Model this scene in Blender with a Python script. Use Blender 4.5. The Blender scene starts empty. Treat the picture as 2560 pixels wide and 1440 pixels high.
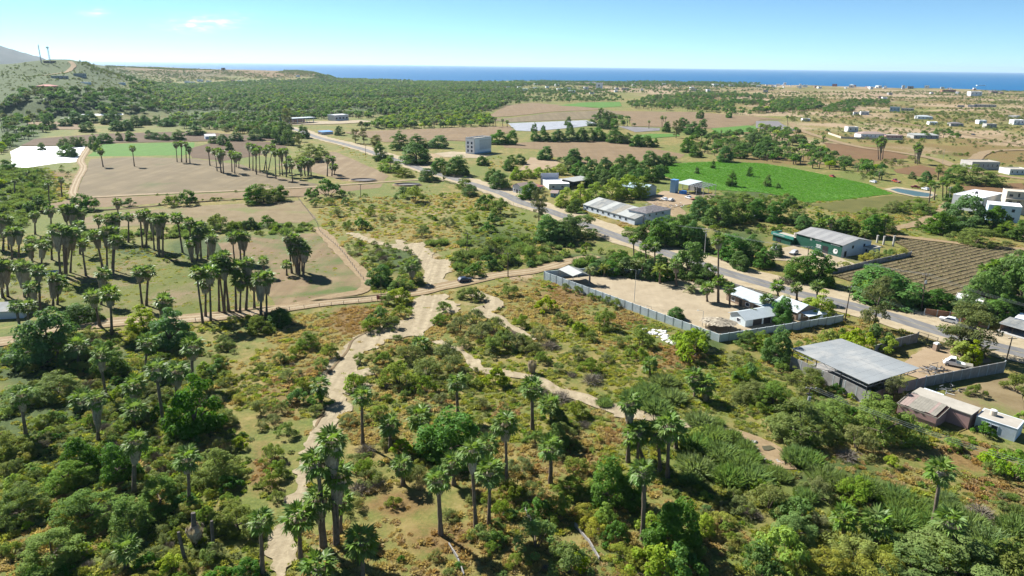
import bpy, bmesh, math, random
import numpy as np
from mathutils import Vector, Matrix
from mathutils.geometry import tessellate_polygon

random.seed(7)
RNG = np.random.default_rng(7)
sc = bpy.context.scene
COL = sc.collection
R = math.radians

# ------------------------------------------------------------------ camera
CAM_H = 70.0
FPX = 1707.0                 # focal length in pixels of the 2560 px wide photograph
PITCH = math.atan((720 - 163.0) / FPX)
ROLL = R(0.69)
cam_d = bpy.data.cameras.new('camera')
cam = bpy.data.objects.new('camera', cam_d)
COL.objects.link(cam)
CAM_M = (Matrix.Rotation(math.pi / 2 - PITCH, 4, 'X') @ Matrix.Rotation(ROLL, 4, 'Z'))
cam.matrix_world = Matrix.Translation((0, 0, CAM_H)) @ CAM_M
cam_d.sensor_width = 36.0
cam_d.lens = 36.0 * FPX / 2560.0
cam_d.clip_start = 0.5
cam_d.clip_end = 120000.0
sc.camera = cam

# ------------------------------------------------------------------ sky, sun, exposure
SUN_EL = R(41.0)
SUN_DIR = Vector((-0.74 * math.cos(SUN_EL), 0.67 * math.cos(SUN_EL), math.sin(SUN_EL))).normalized()   # towards the sun
world = bpy.data.worlds.new('World')
sc.world = world
world.use_nodes = True
wn = world.node_tree
bg = wn.nodes['Background']
sky = wn.nodes.new('ShaderNodeTexSky')
sky.sky_type = 'NISHITA'
sky.sun_disc = False
sky.sun_elevation = SUN_EL
sky.sun_rotation = math.atan2(SUN_DIR.x, SUN_DIR.y)
sky.altitude = 60
sky.air_density = 0.5
sky.dust_density = 0.0
sky.ozone_density = 6.0
tint = wn.nodes.new('ShaderNodeMix')                # the photograph's cool white balance
tint.data_type = 'RGBA'
tint.blend_type = 'MULTIPLY'
tint.inputs[0].default_value = 1.0
tint.inputs[7].default_value = (0.97, 1.10, 0.98, 1)
wn.links.new(sky.outputs[0], tint.inputs[6])
# a few thin wisps of cirrus high over the left half
def wisp(col, direction, wide, high, seed, amount):
    d = Vector(direction).normalized()
    right = Vector((d.y, -d.x, 0)).normalized()
    N, L = wn.nodes, wn.links
    tc = N.new('ShaderNodeTexCoord')
    sb = N.new('ShaderNodeVectorMath')
    sb.operation = 'SUBTRACT'
    L.new(tc.outputs['Generated'], sb.inputs[0])
    sb.inputs[1].default_value = d
    sq = []
    for ax, w in ((right + Vector((0, 0, .12)), wide), (Vector((0, 0, 1)) - right * .1, high)):
        dt = N.new('ShaderNodeVectorMath')
        dt.operation = 'DOT_PRODUCT'
        L.new(sb.outputs[0], dt.inputs[0])
        dt.inputs[1].default_value = ax / w
        p = N.new('ShaderNodeMath')
        p.operation = 'POWER'
        L.new(dt.outputs['Value'], p.inputs[0])
        p.inputs[1].default_value = 2
        sq.append(p)
    ad = N.new('ShaderNodeMath')
    L.new(sq[0].outputs[0], ad.inputs[0])
    L.new(sq[1].outputs[0], ad.inputs[1])
    ex = N.new('ShaderNodeMath')
    ex.operation = 'POWER'
    ex.inputs[0].default_value = 0.37
    L.new(ad.outputs[0], ex.inputs[1])
    mp = N.new('ShaderNodeMapping')
    mp.inputs['Location'].default_value = (seed, seed, 0)
    mp.inputs['Scale'].default_value = (60, 60, 260)
    L.new(tc.outputs['Generated'], mp.inputs[0])
    nz = N.new('ShaderNodeTexNoise')
    nz.inputs['Scale'].default_value = 1.0
    nz.inputs['Detail'].default_value = 6
    L.new(mp.outputs[0], nz.inputs['Vector'])
    m1 = N.new('ShaderNodeMath')
    m1.operation = 'MULTIPLY'
    L.new(ex.outputs[0], m1.inputs[0])
    pw = N.new('ShaderNodeMath')
    pw.operation = 'POWER'
    pw.inputs[1].default_value = 4.0
    L.new(nz.outputs['Fac'], pw.inputs[0])
    L.new(pw.outputs[0], m1.inputs[1])
    m2 = N.new('ShaderNodeMath')
    m2.operation = 'MULTIPLY'
    m2.use_clamp = True
    L.new(m1.outputs[0], m2.inputs[0])
    m2.inputs[1].default_value = amount
    mx = N.new('ShaderNodeMix')
    mx.data_type = 'RGBA'
    L.new(m2.outputs[0], mx.inputs[0])
    L.new(col, mx.inputs[6])
    mx.inputs[7].default_value = (8.6, 9.0, 9.2, 1)
    return mx.outputs[2]


def _dir(x, y):
    return CAM_M.to_3x3() @ Vector(((x - 1280) / FPX, -(y - 720) / FPX, -1))


c_sky = wisp(tint.outputs[2], _dir(512, 58), .036, .008, 3.0, 6.5)
c_sky = wisp(c_sky, _dir(236, 32), .012, .004, 9.0, 4.0)
wn.links.new(c_sky, bg.inputs[0])
bg.inputs[1].default_value = 0.057
sun_d = bpy.data.lights.new('sun', 'SUN')
sun_d.energy = 4.8
sun_d.angle = R(0.55)
sun_d.color = (1.0, 0.97, 0.915)
sun = bpy.data.objects.new('sun', sun_d)
COL.objects.link(sun)
sun.rotation_euler = SUN_DIR.to_track_quat('Z', 'Y').to_euler()
sun.location = SUN_DIR * 400
sc.view_settings.view_transform = 'Standard'
sc.view_settings.look = 'None'
sc.view_settings.gamma = 1.0
sc.view_settings.exposure = 1.4
sc.view_settings.use_curve_mapping = False
sc.cycles.max_bounces = 5
sc.cycles.diffuse_bounces = 2
sc.cycles.glossy_bounces = 2
sc.cycles.transmission_bounces = 3
sc.cycles.transparent_max_bounces = 4
sc.cycles.volume_bounces = 0
sc.cycles.use_denoising = True

# ------------------------------------------------------------------ pixel <-> place
CM = np.array(CAM_M.to_3x3())
CAM_P = np.array([0.0, 0.0, CAM_H])


def ray(x, y):
    return CM @ np.array([(x - 1280.0) / FPX, -(y - 720.0) / FPX, -1.0])


def smooth(a, b, x):
    t = np.clip((np.asarray(x, float) - a) / (b - a), 0, 1)
    return t * t * (3 - 2 * t)


def _hash(ix, iy, s):
    h = (ix.astype(np.int64) * 374761393 + iy.astype(np.int64) * 668265263 + s * 974711) & 0x7fffffff
    h = ((h ^ (h >> 13)) * 1274126177) & 0x7fffffff
    return ((h ^ (h >> 16)) & 0xffff) / 65535.0


def vnoise(x, y, scale, seed=0):
    x = np.asarray(x, float) / scale
    y = np.asarray(y, float) / scale
    ix, iy = np.floor(x), np.floor(y)
    fx, fy = x - ix, y - iy
    fx = fx * fx * (3 - 2 * fx)
    fy = fy * fy * (3 - 2 * fy)
    a, b = _hash(ix, iy, seed), _hash(ix + 1, iy, seed)
    c, d = _hash(ix, iy + 1, seed), _hash(ix + 1, iy + 1, seed)
    return (a * (1 - fx) + b * fx) * (1 - fy) + (c * (1 - fx) + d * fx) * fy


def height(X, Y):
    """The ground's height: a flat valley floor, the hill and headland on the left, low dunes towards the coast."""
    X = np.asarray(X, float)
    Y = np.asarray(Y, float)
    Ys = np.maximum(Y, 1.0)
    c = 1280 + X / Ys / 0.951 * FPX                     # bearing, written as a picture column
    rad = np.hypot(X, Y)
    # hill with the masts
    k = np.interp(c, [-700, -300, 0, 60, 120, 175, 215, 262, 330, 400, 440], [0.75, 0.8, 0.90, 0.965, 1.0, 0.985, 0.86, 0.66, 0.42, 0.16, 0.0])
    g = np.interp(rad, [930, 1010, 1065, 1110, 1300, 1560, 1720, 2100, 2600], [0, 3, 22, 27, 46, 70, 66, 30, 10])
    n = (vnoise(X, Y, 130, 3) - 0.5) * 10 + (vnoise(X, Y, 47, 4) - 0.5) * 5
    h = k * (g + n * smooth(1000, 1200, rad) * (1 - smooth(2200, 2600, rad)))
    # headland
    k2 = np.interp(c, [150, 200, 250, 350, 450, 560, 640, 700, 745, 780, 812, 828], [62, 58, 49, 44, 40, 37, 36, 35, 33, 26, 10, 0])
    g2 = smooth(2350, 3000, rad) * (1 - smooth(3560, 3760, rad)) * (1 - smooth(820, 840, c)) * smooth(100, 200, c)
    h = np.maximum(h, k2 * g2 + (vnoise(X, Y, 160, 5) - 0.5) * 7 * g2)
    # dunes to the right and towards the coast
    m = smooth(1500, 1950, c) * smooth(760, 1300, rad) + smooth(900, 1300, c) * smooth(1900, 2400, rad)
    h = h + np.minimum(m, 1.0) * ((vnoise(X, Y, 210, 8) - 0.35) * 9 + (vnoise(X, Y, 90, 9) - 0.5) * 3.5)
    # beach
    coast = 3350 + (vnoise(c, 0 * c, 120, 11) - 0.5) * 160
    land_left = 1 - smooth(790, 850, c)
    coast = coast + land_left * 700
    return h - 20 * smooth(coast - 90, coast + 60, rad)


SEA_Z = -5.0
_T = np.geomspace(700, 9000, 420)


def G(x, y, dz=0.0):
    """The point of the ground seen at pixel (x, y) of the photograph."""
    d = ray(x, y)
    hz = math.hypot(d[0], d[1])
    if d[2] < 0 and CAM_H / -d[2] * hz < 740:                # the flat valley floor
        q = CAM_P + d * (CAM_H / -d[2])
        return Vector((q[0], q[1], dz))
    P = CAM_P[None, :] + np.outer(_T / hz, d)
    s = P[:, 2] - height(P[:, 0], P[:, 1])
    i = int(np.argmax(s < 0))
    if s[i] >= 0:
        i = len(_T) - 1
    a, b = _T[max(i - 1, 0)], _T[i]
    for _ in range(18):
        m = 0.5 * (a + b)
        q = CAM_P + d * (m / hz)
        if q[2] - height(q[0], q[1]) < 0:
            b = m
        else:
            a = m
    q = CAM_P + d * (b / hz)
    return Vector((q[0], q[1], float(height(q[0], q[1])) + dz))


def PZ(x, y, z):
    """The point at height z seen at pixel (x, y)."""
    d = ray(x, y)
    t = (z - CAM_H) / d[2]
    return Vector(CAM_P + t * d)


def pix(p):
    l = CM.T @ (np.array(p, float) - CAM_P)
    return 1280 + FPX * l[0] / -l[2], 720 - FPX * l[1] / -l[2]


def pix_np(P):
    l = (P - CAM_P[None, :]) @ CM
    w = np.where(l[:, 2] < -1, -l[:, 2], 1.0)
    return 1280 + FPX * l[:, 0] / w, 720 - FPX * l[:, 1] / w, l[:, 2] < -1


def top_of(base, tx, ty):
    """The point above base (same distance from the camera) seen at pixel (tx, ty)."""
    d = ray(tx, ty)
    t = math.hypot(base.x, base.y) / math.hypot(d[0], d[1])
    return Vector(CAM_P + t * d)


def inpoly(px, py, poly):
    poly = np.asarray(poly, float)
    inside = np.zeros(np.shape(px), bool)
    x1, y1 = poly[-1][:2]
    for x2, y2 in poly[:, :2]:
        cond = ((y1 > py) != (y2 > py))
        if cond.any():
            xi = (x2 - x1) * (py - y1) / ((y2 - y1) if y2 != y1 else 1e-9) + x1
            inside ^= cond & (px < xi)
        x1, y1 = x2, y2
    return inside


# ------------------------------------------------------------------ object helpers
LABELS = {}


def tag(o, label=None, cat=None, group=None, kind=None):
    if label:
        o['label'] = label
        LABELS.setdefault(label, []).append(o)
    if cat:
        o['category'] = cat
    if group:
        o['group'] = group
    if kind:
        o['kind'] = kind
    return o


def empty(name, loc, rz=0.0, label=None, cat=None, group=None):
    o = bpy.data.objects.new(name, None)
    COL.objects.link(o)
    o.location = loc
    o.rotation_euler = (0, 0, rz)
    o.empty_display_size = 0.5
    return tag(o, label, cat, group)


def link(name, me, parent=None, loc=None):
    o = bpy.data.objects.new(name, me)
    COL.objects.link(o)
    if parent is not None:
        o.parent = parent
    if loc is not None:
        o.location = loc
    return o


def mesh_np(name, verts, faces, mats=(), midx=None, tint=None, smooth_shade=False):
    """verts (N,3); faces (M,3|4) arrays or a list of them (then tint / midx are for the faces in that order)."""
    if not isinstance(faces, (list, tuple)):
        faces = [faces]
    faces = [np.asarray(f, np.int32) for f in faces if len(f)]
    me = bpy.data.meshes.new(name)
    nl = sum(f.size for f in faces)
    nf = sum(len(f) for f in faces)
    me.vertices.add(len(verts))
    me.vertices.foreach_set('co', np.asarray(verts, np.float32).ravel())
    me.loops.add(nl)
    me.loops.foreach_set('vertex_index', np.concatenate([f.ravel() for f in faces]))
    me.polygons.add(nf)
    tot = np.concatenate([np.full(len(f), f.shape[1], np.int32) for f in faces])
    me.polygons.foreach_set('loop_start', np.concatenate([[0], np.cumsum(tot)[:-1]]).astype(np.int32))
    me.polygons.foreach_set('loop_total', tot)
    for m in mats:
        me.materials.append(m)
    if midx is not None:
        me.polygons.foreach_set('material_index', np.asarray(midx, np.int32))
    if tint is not None:
        at = me.attributes.new('tint', 'FLOAT', 'FACE')
        at.data.foreach_set('value', np.asarray(tint, np.float32))
    me.update(calc_edges=True)
    if smooth_shade:
        me.polygons.foreach_set('use_smooth', np.ones(nf, bool))
    return me


class MB:
    """Collects boxes, prisms and tubes; build() links them as one mesh object."""

    def __init__(s):
        s.v, s.f, s.m = [], [], []

    def add(s, verts, faces, mi=0):
        b = len(s.v)
        s.v += [tuple(v) for v in verts]
        s.f += [tuple(i + b for i in f) for f in faces]
        s.m += [mi] * len(faces)
        return s

    def box(s, x0, x1, y0, y1, z0, z1, mi=0):
        return s.add([(x0, y0, z0), (x1, y0, z0), (x1, y1, z0), (x0, y1, z0), (x0, y0, z1), (x1, y0, z1), (x1, y1, z1), (x0, y1, z1)],
                     [(0, 3, 2, 1), (4, 5, 6, 7), (0, 1, 5, 4), (1, 2, 6, 5), (2, 3, 7, 6), (3, 0, 4, 7)], mi)

    def hexa(s, lo, hi, mi=0):
        """Eight corners: four below, four above, both going round the same way."""
        return s.add(list(lo) + list(hi), [(0, 3, 2, 1), (4, 5, 6, 7), (0, 1, 5, 4), (1, 2, 6, 5), (2, 3, 7, 6), (3, 0, 4, 7)], mi)

    def tube(s, pts, rads, n=7, mi=0, cap=True):
        pts = [Vector(p) for p in pts]
        if not isinstance(rads, (list, tuple)):
            rads = [rads] * len(pts)
        vs, fs = [], []
        for i, p in enumerate(pts):
            d = (pts[min(i + 1, len(pts) - 1)] - pts[max(i - 1, 0)]).normalized()
            a = d.orthogonal().normalized()
            b = d.cross(a)
            for k in range(n):
                t = 2 * math.pi * k / n
                vs.append(p + (a * math.cos(t) + b * math.sin(t)) * rads[i])
        for i in range(len(pts) - 1):
            for k in range(n):
                fs.append((i * n + k, i * n + (k + 1) % n, (i + 1) * n + (k + 1) % n, (i + 1) * n + k))
        if cap:
            fs.append(tuple(range(n - 1, -1, -1)))
            fs.append(tuple((len(pts) - 1) * n + k for k in range(n)))
        return s.add(vs, fs, mi)

    def slab(s, quad, t, mi=0):
        """A sheet of thickness t under the four corners of quad."""
        q = [Vector(p) for p in quad]
        n = (q[1] - q[0]).cross(q[3] - q[0]).normalized()
        if n.z < 0:
            n = -n
        return s.hexa([p - n * t for p in q], q, mi)

    def mesh(s, name, mats):
        me = bpy.data.meshes.new(name)
        me.from_pydata(s.v, [], s.f)
        for m in (mats if isinstance(mats, (list, tuple)) else [mats]):
            me.materials.append(m)
        if any(s.m):
            me.polygons.foreach_set('material_index', s.m)
        bm = bmesh.new()
        bm.from_mesh(me)
        bmesh.ops.recalc_face_normals(bm, faces=bm.faces)
        bm.to_mesh(me)
        bm.free()
        return me

    def build(s, name, mats, parent=None):
        return link(name, s.mesh(name, mats), parent)


# ------------------------------------------------------------------ materials
MATS = {}


class NT:
    def __init__(s, name):
        s.m = bpy.data.materials.new(name)
        s.m.use_nodes = True
        s.t = s.m.node_tree
        s.b = s.t.nodes['Principled BSDF']
        s.b.inputs['Roughness'].default_value = 0.9
        s.b.inputs['Specular IOR Level'].default_value = 0.2
        MATS[name] = s.m

    def n(s, kind, **kw):
        o = s.t.nodes.new(kind)
        for k, v in kw.items():
            if k.startswith('i_'):
                o.inputs[k[2:]].default_value = v
            else:
                setattr(o, k, v)
        return o

    def l(s, a, b):
        s.t.links.new(a, b)

    def coord(s):
        if not hasattr(s, '_c'):
            s._c = s.n('ShaderNodeNewGeometry').outputs['Position']
        return s._c

    def noise(s, scale, detail=4.0, rough=0.6, dist=0.0, vec=None, stretch=None):
        """scale in cycles per metre, world space."""
        o = s.n('ShaderNodeTexNoise')
        o.inputs['Scale'].default_value = scale
        o.inputs['Detail'].default_value = detail
        o.inputs['Roughness'].default_value = rough
        o.inputs['Distortion'].default_value = dist
        v = vec or s.coord()
        if stretch:
            mp = s.n('ShaderNodeMapping')
            mp.inputs['Rotation'].default_value = (0, 0, stretch[0])
            mp.inputs['Scale'].default_value = (stretch[1], stretch[2], 1)
            s.l(v, mp.inputs['Vector'])
            v = mp.outputs[0]
        s.l(v, o.inputs['Vector'])
        return o.outputs['Fac']

    def ramp(s, fac, stops):
        o = s.n('ShaderNodeValToRGB')
        e = o.color_ramp.elements
        while len(e) < len(stops):
            e.new(0.5)
        for i, (p, c) in enumerate(stops):
            e[i].position = p
            e[i].color = (*c, 1) if len(c) == 3 else c
        s.l(fac, o.inputs[0])
        return o.outputs[0]

    def mix(s, fac, a, b, mode='MIX'):
        o = s.n('ShaderNodeMix', data_type='RGBA', blend_type=mode)
        for sock, val in ((o.inputs[0], fac), (o.inputs[6], a), (o.inputs[7], b)):
            if isinstance(val, (int, float)):
                sock.default_value = val
            elif isinstance(val, tuple):
                sock.default_value = (*val, 1)
            else:
                s.l(val, sock)
        return o.outputs[2]

    def math(s, op, a, b=0.0, clamp=False):
        o = s.n('ShaderNodeMath', operation=op, use_clamp=clamp)
        for sock, val in ((o.inputs[0], a), (o.inputs[1], b)):
            if isinstance(val, (int, float)):
                sock.default_value = val
            else:
                s.l(val, sock)
        return o.outputs[0]

    def out(s, col, rough=None, bump=None, bump_d=0.05, bump_s=0.6):
        if isinstance(col, tuple):
            s.b.inputs['Base Color'].default_value = (*col, 1)
        else:
            s.l(col, s.b.inputs['Base Color'])
        if rough is not None:
            s.b.inputs['Roughness'].default_value = rough
        if bump is not None:
            o = s.n('ShaderNodeBump')
            o.inputs['Strength'].default_value = bump_s
            o.inputs['Distance'].default_value = bump_d
            s.l(bump, o.inputs['Height'])
            s.l(o.outputs[0], s.b.inputs['Normal'])
        return s.m


def plain(name, col, rough=0.85, var=0.18, scale=0.6, metal=0.0, spec=0.25, dirt=None):
    """A painted or built surface: its colour with blotches, a little dirt and fine grain."""
    t = NT(name)
    n1 = t.noise(scale, 5, 0.65)
    lo = tuple(max(0, c * (1 - var)) for c in col)
    hi = tuple(min(0.95, c * (1 + var * 0.6)) for c in col)
    c = t.ramp(n1, [(0.3, lo), (0.7, hi)])
    if dirt:
        d = t.ramp(t.noise(scale * 0.45, 6, 0.7, 0.6), [(0.48, (0, 0, 0)), (0.72, (1, 1, 1))])
        c = t.mix(t.math('MULTIPLY', d, 0.55), c, dirt)
    t.b.inputs['Metallic'].default_value = metal
    t.b.inputs['Specular IOR Level'].default_value = spec
    return t.out(c, rough)

# ================================================================== the ground
def mat_ground():
    t = NT('scrub_ground')
    at = t.n('ShaderNodeAttribute', attribute_name='zone')
    sp = t.n('ShaderNodeSeparateColor')
    t.l(at.outputs['Color'], sp.inputs[0])
    big = t.noise(0.018, 6, 0.65, 0.5)
    mid = t.noise(0.22, 5, 0.65, 0.3)
    fine = t.noise(1.1, 5, 0.78)
    # dry grass: ochre to olive
    dry = t.ramp(t.math('ADD', t.math('MULTIPLY', mid, 0.7), t.math('MULTIPLY', fine, 0.35)),
                 [(0.32, (0.085, 0.072, 0.02)), (0.45, (0.145, 0.118, 0.034)), (0.6, (0.205, 0.162, 0.056)), (0.75, (0.26, 0.205, 0.09))])
    olive = t.ramp(fine, [(0.3, (0.055, 0.075, 0.016)), (0.55, (0.115, 0.135, 0.03)), (0.75, (0.185, 0.19, 0.046))])
    k = t.ramp(t.math('ADD', t.math('MULTIPLY', big, 0.6), t.math('MULTIPLY', mid, 0.4)), [(0.44, (0, 0, 0)), (0.57, (1, 1, 1))])
    base = t.mix(k, olive, dry)
    rust = t.ramp(fine, [(0.3, (0.085, 0.052, 0.018)), (0.55, (0.16, 0.105, 0.038)), (0.78, (0.22, 0.155, 0.066))])
    green = t.ramp(t.math('ADD', t.math('MULTIPLY', fine, 0.6), t.math('MULTIPLY', mid, 0.4)),
                   [(0.32, (0.020, 0.036, 0.009)), (0.5, (0.046, 0.070, 0.017)), (0.7, (0.092, 0.115, 0.028))])
    sand = t.ramp(t.math('ADD', t.math('MULTIPLY', fine, 0.5), t.math('MULTIPLY', mid, 0.5)),
                  [(0.3, (0.20, 0.14, 0.08)), (0.55, (0.285, 0.21, 0.13)), (0.75, (0.34, 0.265, 0.175))])
    brk = t.math('SUBTRACT', t.math('ADD', t.math('MULTIPLY', mid, 0.7), t.math('MULTIPLY', fine, 0.5)), 0.6)

    def w(ch, gain=1.6):
        v = t.math('ADD', sp.outputs[ch], t.math('MULTIPLY', brk, gain))
        return t.ramp(t.math('MULTIPLY', v, sp.outputs[ch]), [(0.16, (0, 0, 0)), (0.42, (1, 1, 1))])
    c = t.mix(w(0), base, rust)
    c = t.mix(w(1), c, green)
    c = t.mix(w(2), c, sand)
    return t.out(c, 0.95, fine, 0.25, 0.8)


def zone_weights(V):
    """Which ground cover grows where (rust weeds, green cover, bare sand), soft regions of the place."""
    px, py, ok = pix_np(V)
    z = np.zeros((len(V), 3))

    def blob(ch, x, y, rx, ry, s=1.0):
        d = ((px - x) / rx) ** 2 + ((py - y) / ry) ** 2
        z[:, ch] = np.maximum(z[:, ch], np.where(ok, s * np.exp(-d * 1.1), 0))
    for b in [(890, 800, 95, 48, 1.0), (760, 930, 110, 70, .55), (700, 1010, 80, 130, .6), (660, 1180, 70, 110, .7), (1000, 1260, 130, 50, .8),
              (1110, 1350, 150, 70, .75), (1420, 1150, 160, 60, .6), (1700, 890, 110, 55, .75), (1420, 740, 110, 45, .8), (1560, 800, 100, 40, .6),
              (1300, 700, 60, 25, .6), (1850, 940, 90, 50, .5), (1750, 1300, 130, 60, .4), (2400, 1150, 200, 60, .7), (2480, 1230, 120, 60, .7),
              (2130, 880, 70, 35, .5), (1550, 560, 60, 22, .6), (640, 1420, 110, 40, .6), (480, 1420, 120, 40, .55), (140, 440, 90, 25, .7),
              (1100, 1000, 60, 40, .5), (1250, 1030, 110, 40, .55), (1540, 1090, 70, 40, .6), (960, 540, 120, 40, .45), (2100, 560, 120, 30, .6),
              (1950, 600, 80, 30, .5), (2450, 470, 120, 20, .6), (2340, 430, 70, 20, .8), (1000, 440, 60, 20, .4), (1600, 1200, 60, 40, .5), (300, 172, 150, 16, 1.), (480, 180, 180, 20, 1.), (680, 182, 170, 16, 1.), (2300, 330, 160, 30, .35), (2450, 400, 120, 30, .4), (2250, 290, 260, 22, .55), (2100, 330, 120, 20, .45), (2480, 345, 100, 30, .5), (2150, 240, 260, 12, .5), (1700, 240, 300, 10, .4)]:
        blob(0, *b)
    for b in [(150, 1150, 320, 260, 1.0), (380, 950, 260, 120, .9), (100, 900, 220, 90, 1.0), (430, 1320, 220, 120, .7), (40, 470, 110, 90, 1.1),
              (200, 760, 260, 70, .55), (250, 650, 260, 60, .9), (420, 690, 160, 60, .75), (1000, 650, 120, 60, .8), (1250, 600, 160, 60, .7), (1450, 660, 140, 35, 1.),
              (1050, 930, 130, 70, .6), (1230, 830, 110, 40, .55), (1800, 1150, 180, 110, .8), (2100, 1200, 200, 90, .8), (2300, 1390, 300, 110, .9),
              (1650, 980, 90, 50, .8), (1850, 900, 120, 70, .5), (2050, 1050, 140, 90, .8), (1350, 1300, 190, 100, .6), (1550, 1400, 220, 60, .6),
              (930, 1050, 90, 60, .5), (1080, 1150, 130, 80, .55), (700, 250, 700, 50, 1.1), (520, 300, 350, 30, .8), (100, 260, 250, 60, .9),
              (30, 330, 100, 60, 1.), (1900, 480, 180, 40, .7), (1850, 600, 120, 60, .7), (2350, 560, 150, 50, .6), (1780, 860, 70, 40, .7),
              (100, 195, 300, 90, 1.0), (2100, 270, 120, 20, .4), (2420, 300, 120, 20, .5), (2250, 360, 90, 14, .4), (2380, 385, 90, 14, .5), (2300, 245, 120, 10, .35), (480, 186, 330, 16, .55), (640, 560, 130, 16, .9), (500, 620, 120, 40, .9), (800, 830, 90, 40, .5)]:
        blob(1, *b)
    for b in [(900, 590, 60, 14, .6), (1100, 530, 90, 22, .55), (1220, 500, 60, 20, .4), (1300, 690, 60, 20, .7), (1450, 790, 60, 30, .3), (2480, 1010, 110, 60, .85), (2520, 1120, 70, 40, .5),
              (1080, 390, 60, 14, .7), (1650, 520, 90, 25, .6), (2050, 640, 90, 22, .8), (2400, 360, 120, 30, .35), (2250, 235, 350, 16, .75), (2500, 290, 140, 40, .55), (2200, 310, 120, 14, .45), (2420, 262, 160, 10, .6), (2320, 285, 120, 10, .55),
              (1750, 225, 260, 10, .45), (1950, 235, 160, 10, .6), (1180, 760, 60, 20, .5), (1380, 960, 150, 20, .4), (1900, 1130, 80, 40, .5), (2340, 880, 70, 30, .8),
              (60, 700, 60, 60, .1), (1520, 215, 60, 8, .5), (1350, 420, 80, 20, .6), (2330, 1130, 80, 40, .4)]:
        blob(2, *b)
    for x_, y_, rx_, ry_ in [(1090, 690, 50, 30), (1085, 640, 36, 24), (1020, 615, 50, 14), (940, 605, 40, 12), (1090, 760, 70, 26), (1040, 810, 60, 24), (960, 840, 60, 24), (880, 890, 46, 34), (845, 950, 46, 40), (860, 1010, 50, 34), (830, 1070, 50, 40), (785, 1130, 36, 40), (760, 1220, 30, 50), (735, 1320, 50, 50), (790, 1370, 40, 26), (700, 1410, 40, 40), (1150, 870, 50, 16), (1260, 935, 70, 16), (1400, 975, 80, 18), (1530, 1020, 70, 22), (1660, 1055, 70, 18), (1880, 1105, 70, 30), (1930, 1170, 50, 40), (1220, 755, 50, 24), (1290, 820, 60, 20), (920, 965, 50, 20), (1330, 860, 60, 14)]:
        blob(2, x_, y_, rx_, ry_, .62)
    # the slopes towards the right-hand coast are drier than the valley
    arid = np.where(ok, smooth(1500, 1950, px) * (1 - smooth(400, 470, py)) + smooth(1250, 1500, px) * (1 - smooth(225, 260, py)), 0)
    nz_ = vnoise(V[:, 0], V[:, 1], 70, 31) * .6 + vnoise(V[:, 0], V[:, 1], 23, 32) * .4
    z[:, 0] = np.maximum(z[:, 0], np.clip(arid, 0, 1) * np.clip(nz_, 0, .62))
    z[:, 2] = np.maximum(z[:, 2], np.clip(arid, 0, 1) * np.clip((vnoise(V[:, 0], V[:, 1], 90, 33) * .6 + vnoise(V[:, 0], V[:, 1], 30, 34) * .4) * 1.5 - .32, 0, .7))
    return np.clip(z, 0, 1)


ang = np.radians(np.linspace(-68, 68, 380))
rad = np.concatenate([[2.0, 20.0, 40.0], np.geomspace(58, 4300, 300)])
AA, RR = np.meshgrid(ang, rad)
GX, GY = np.sin(AA) * RR, np.cos(AA) * RR
GZ = height(GX, GY)
V = np.stack([GX.ravel(), GY.ravel(), GZ.ravel()], 1)
nr, na = GX.shape
i0 = (np.arange(nr - 1)[:, None] * na + np.arange(na - 1)[None, :]).ravel()
Q = np.stack([i0, i0 + 1, i0 + na + 1, i0 + na], 1)
me = mesh_np('ground', V, Q, [mat_ground()], smooth_shade=True)
zc = me.color_attributes.new('zone', 'FLOAT_COLOR', 'POINT')
zz = zone_weights(V)
zc.data.foreach_set('color', np.concatenate([zz, np.ones((len(zz), 1))], 1).astype(np.float32).ravel())
ground = tag(link('ground', me), 'dry scrub ground of the valley between the hill and the coast', None, None, 'structure')

# ------------------------------------------------------------------ sea
t = NT('sea_water')
n1 = t.noise(0.004, 4, 0.6, 0.0, None, (0, 1.0, 5.0))
c = t.ramp(n1, [(0.35, (0.001, 0.072, 0.185)), (0.65, (0.002, 0.10, 0.235))])
t.b.inputs['Specular IOR Level'].default_value = 0.12
t.out(c, 0.55, t.noise(0.05, 3, 0.6), 1.2, 0.5)
ang = np.radians(np.linspace(-68, 68, 60))
rad = np.array([2500, 3500, 5000, 8000, 14000, 26000, 48000])
AA, RR = np.meshgrid(ang, rad)
V = np.stack([(np.sin(AA) * RR).ravel(), (np.cos(AA) * RR).ravel(), np.full(AA.size, SEA_Z)], 1)
nr, na = AA.shape
i0 = (np.arange(nr - 1)[:, None] * na + np.arange(na - 1)[None, :]).ravel()
tag(link('sea', mesh_np('sea', V, np.stack([i0, i0 + 1, i0 + na + 1, i0 + na], 1), [t.m])), 'deep blue sea up to the horizon', None, None, 'structure')

# ------------------------------------------------------------------ far mountain, beyond the hill on the left
t = NT('far_mountain_scrub')
t.out(t.ramp(t.noise(0.006, 6, 0.65), [(0.35, (0.025, 0.032, 0.022)), (0.65, (0.06, 0.06, 0.045))]), 0.95)
a_ = np.linspace(0, 1, 60)
b_ = np.linspace(-1, 1, 24)
A2, B2 = np.meshgrid(a_, b_)
px_ = -260 + A2 * 380
hh = np.interp(px_, [-260, -120, -40, 0, 30, 60, 90, 120], [120, 190, 205, 178, 152, 120, 96, 60])
mx = (px_ - 1280) / FPX * 0.951 * 7000 / np.sqrt(1 + ((px_ - 1280) / FPX * 0.951) ** 2)
my = 7000 / np.sqrt(1 + ((px_ - 1280) / FPX * 0.951) ** 2)
sc_ = 1 + B2 * 0.13
mz = (hh + 12) * np.clip(1 - np.abs(B2) ** 1.5, 0, 1) * (0.93 + 0.1 * vnoise(A2 * 40, B2 * 9, 1.7, 2)) - 12
V = np.stack([(mx * sc_).ravel(), (my * sc_).ravel(), mz.ravel()], 1)
nr, na = A2.shape
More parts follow.
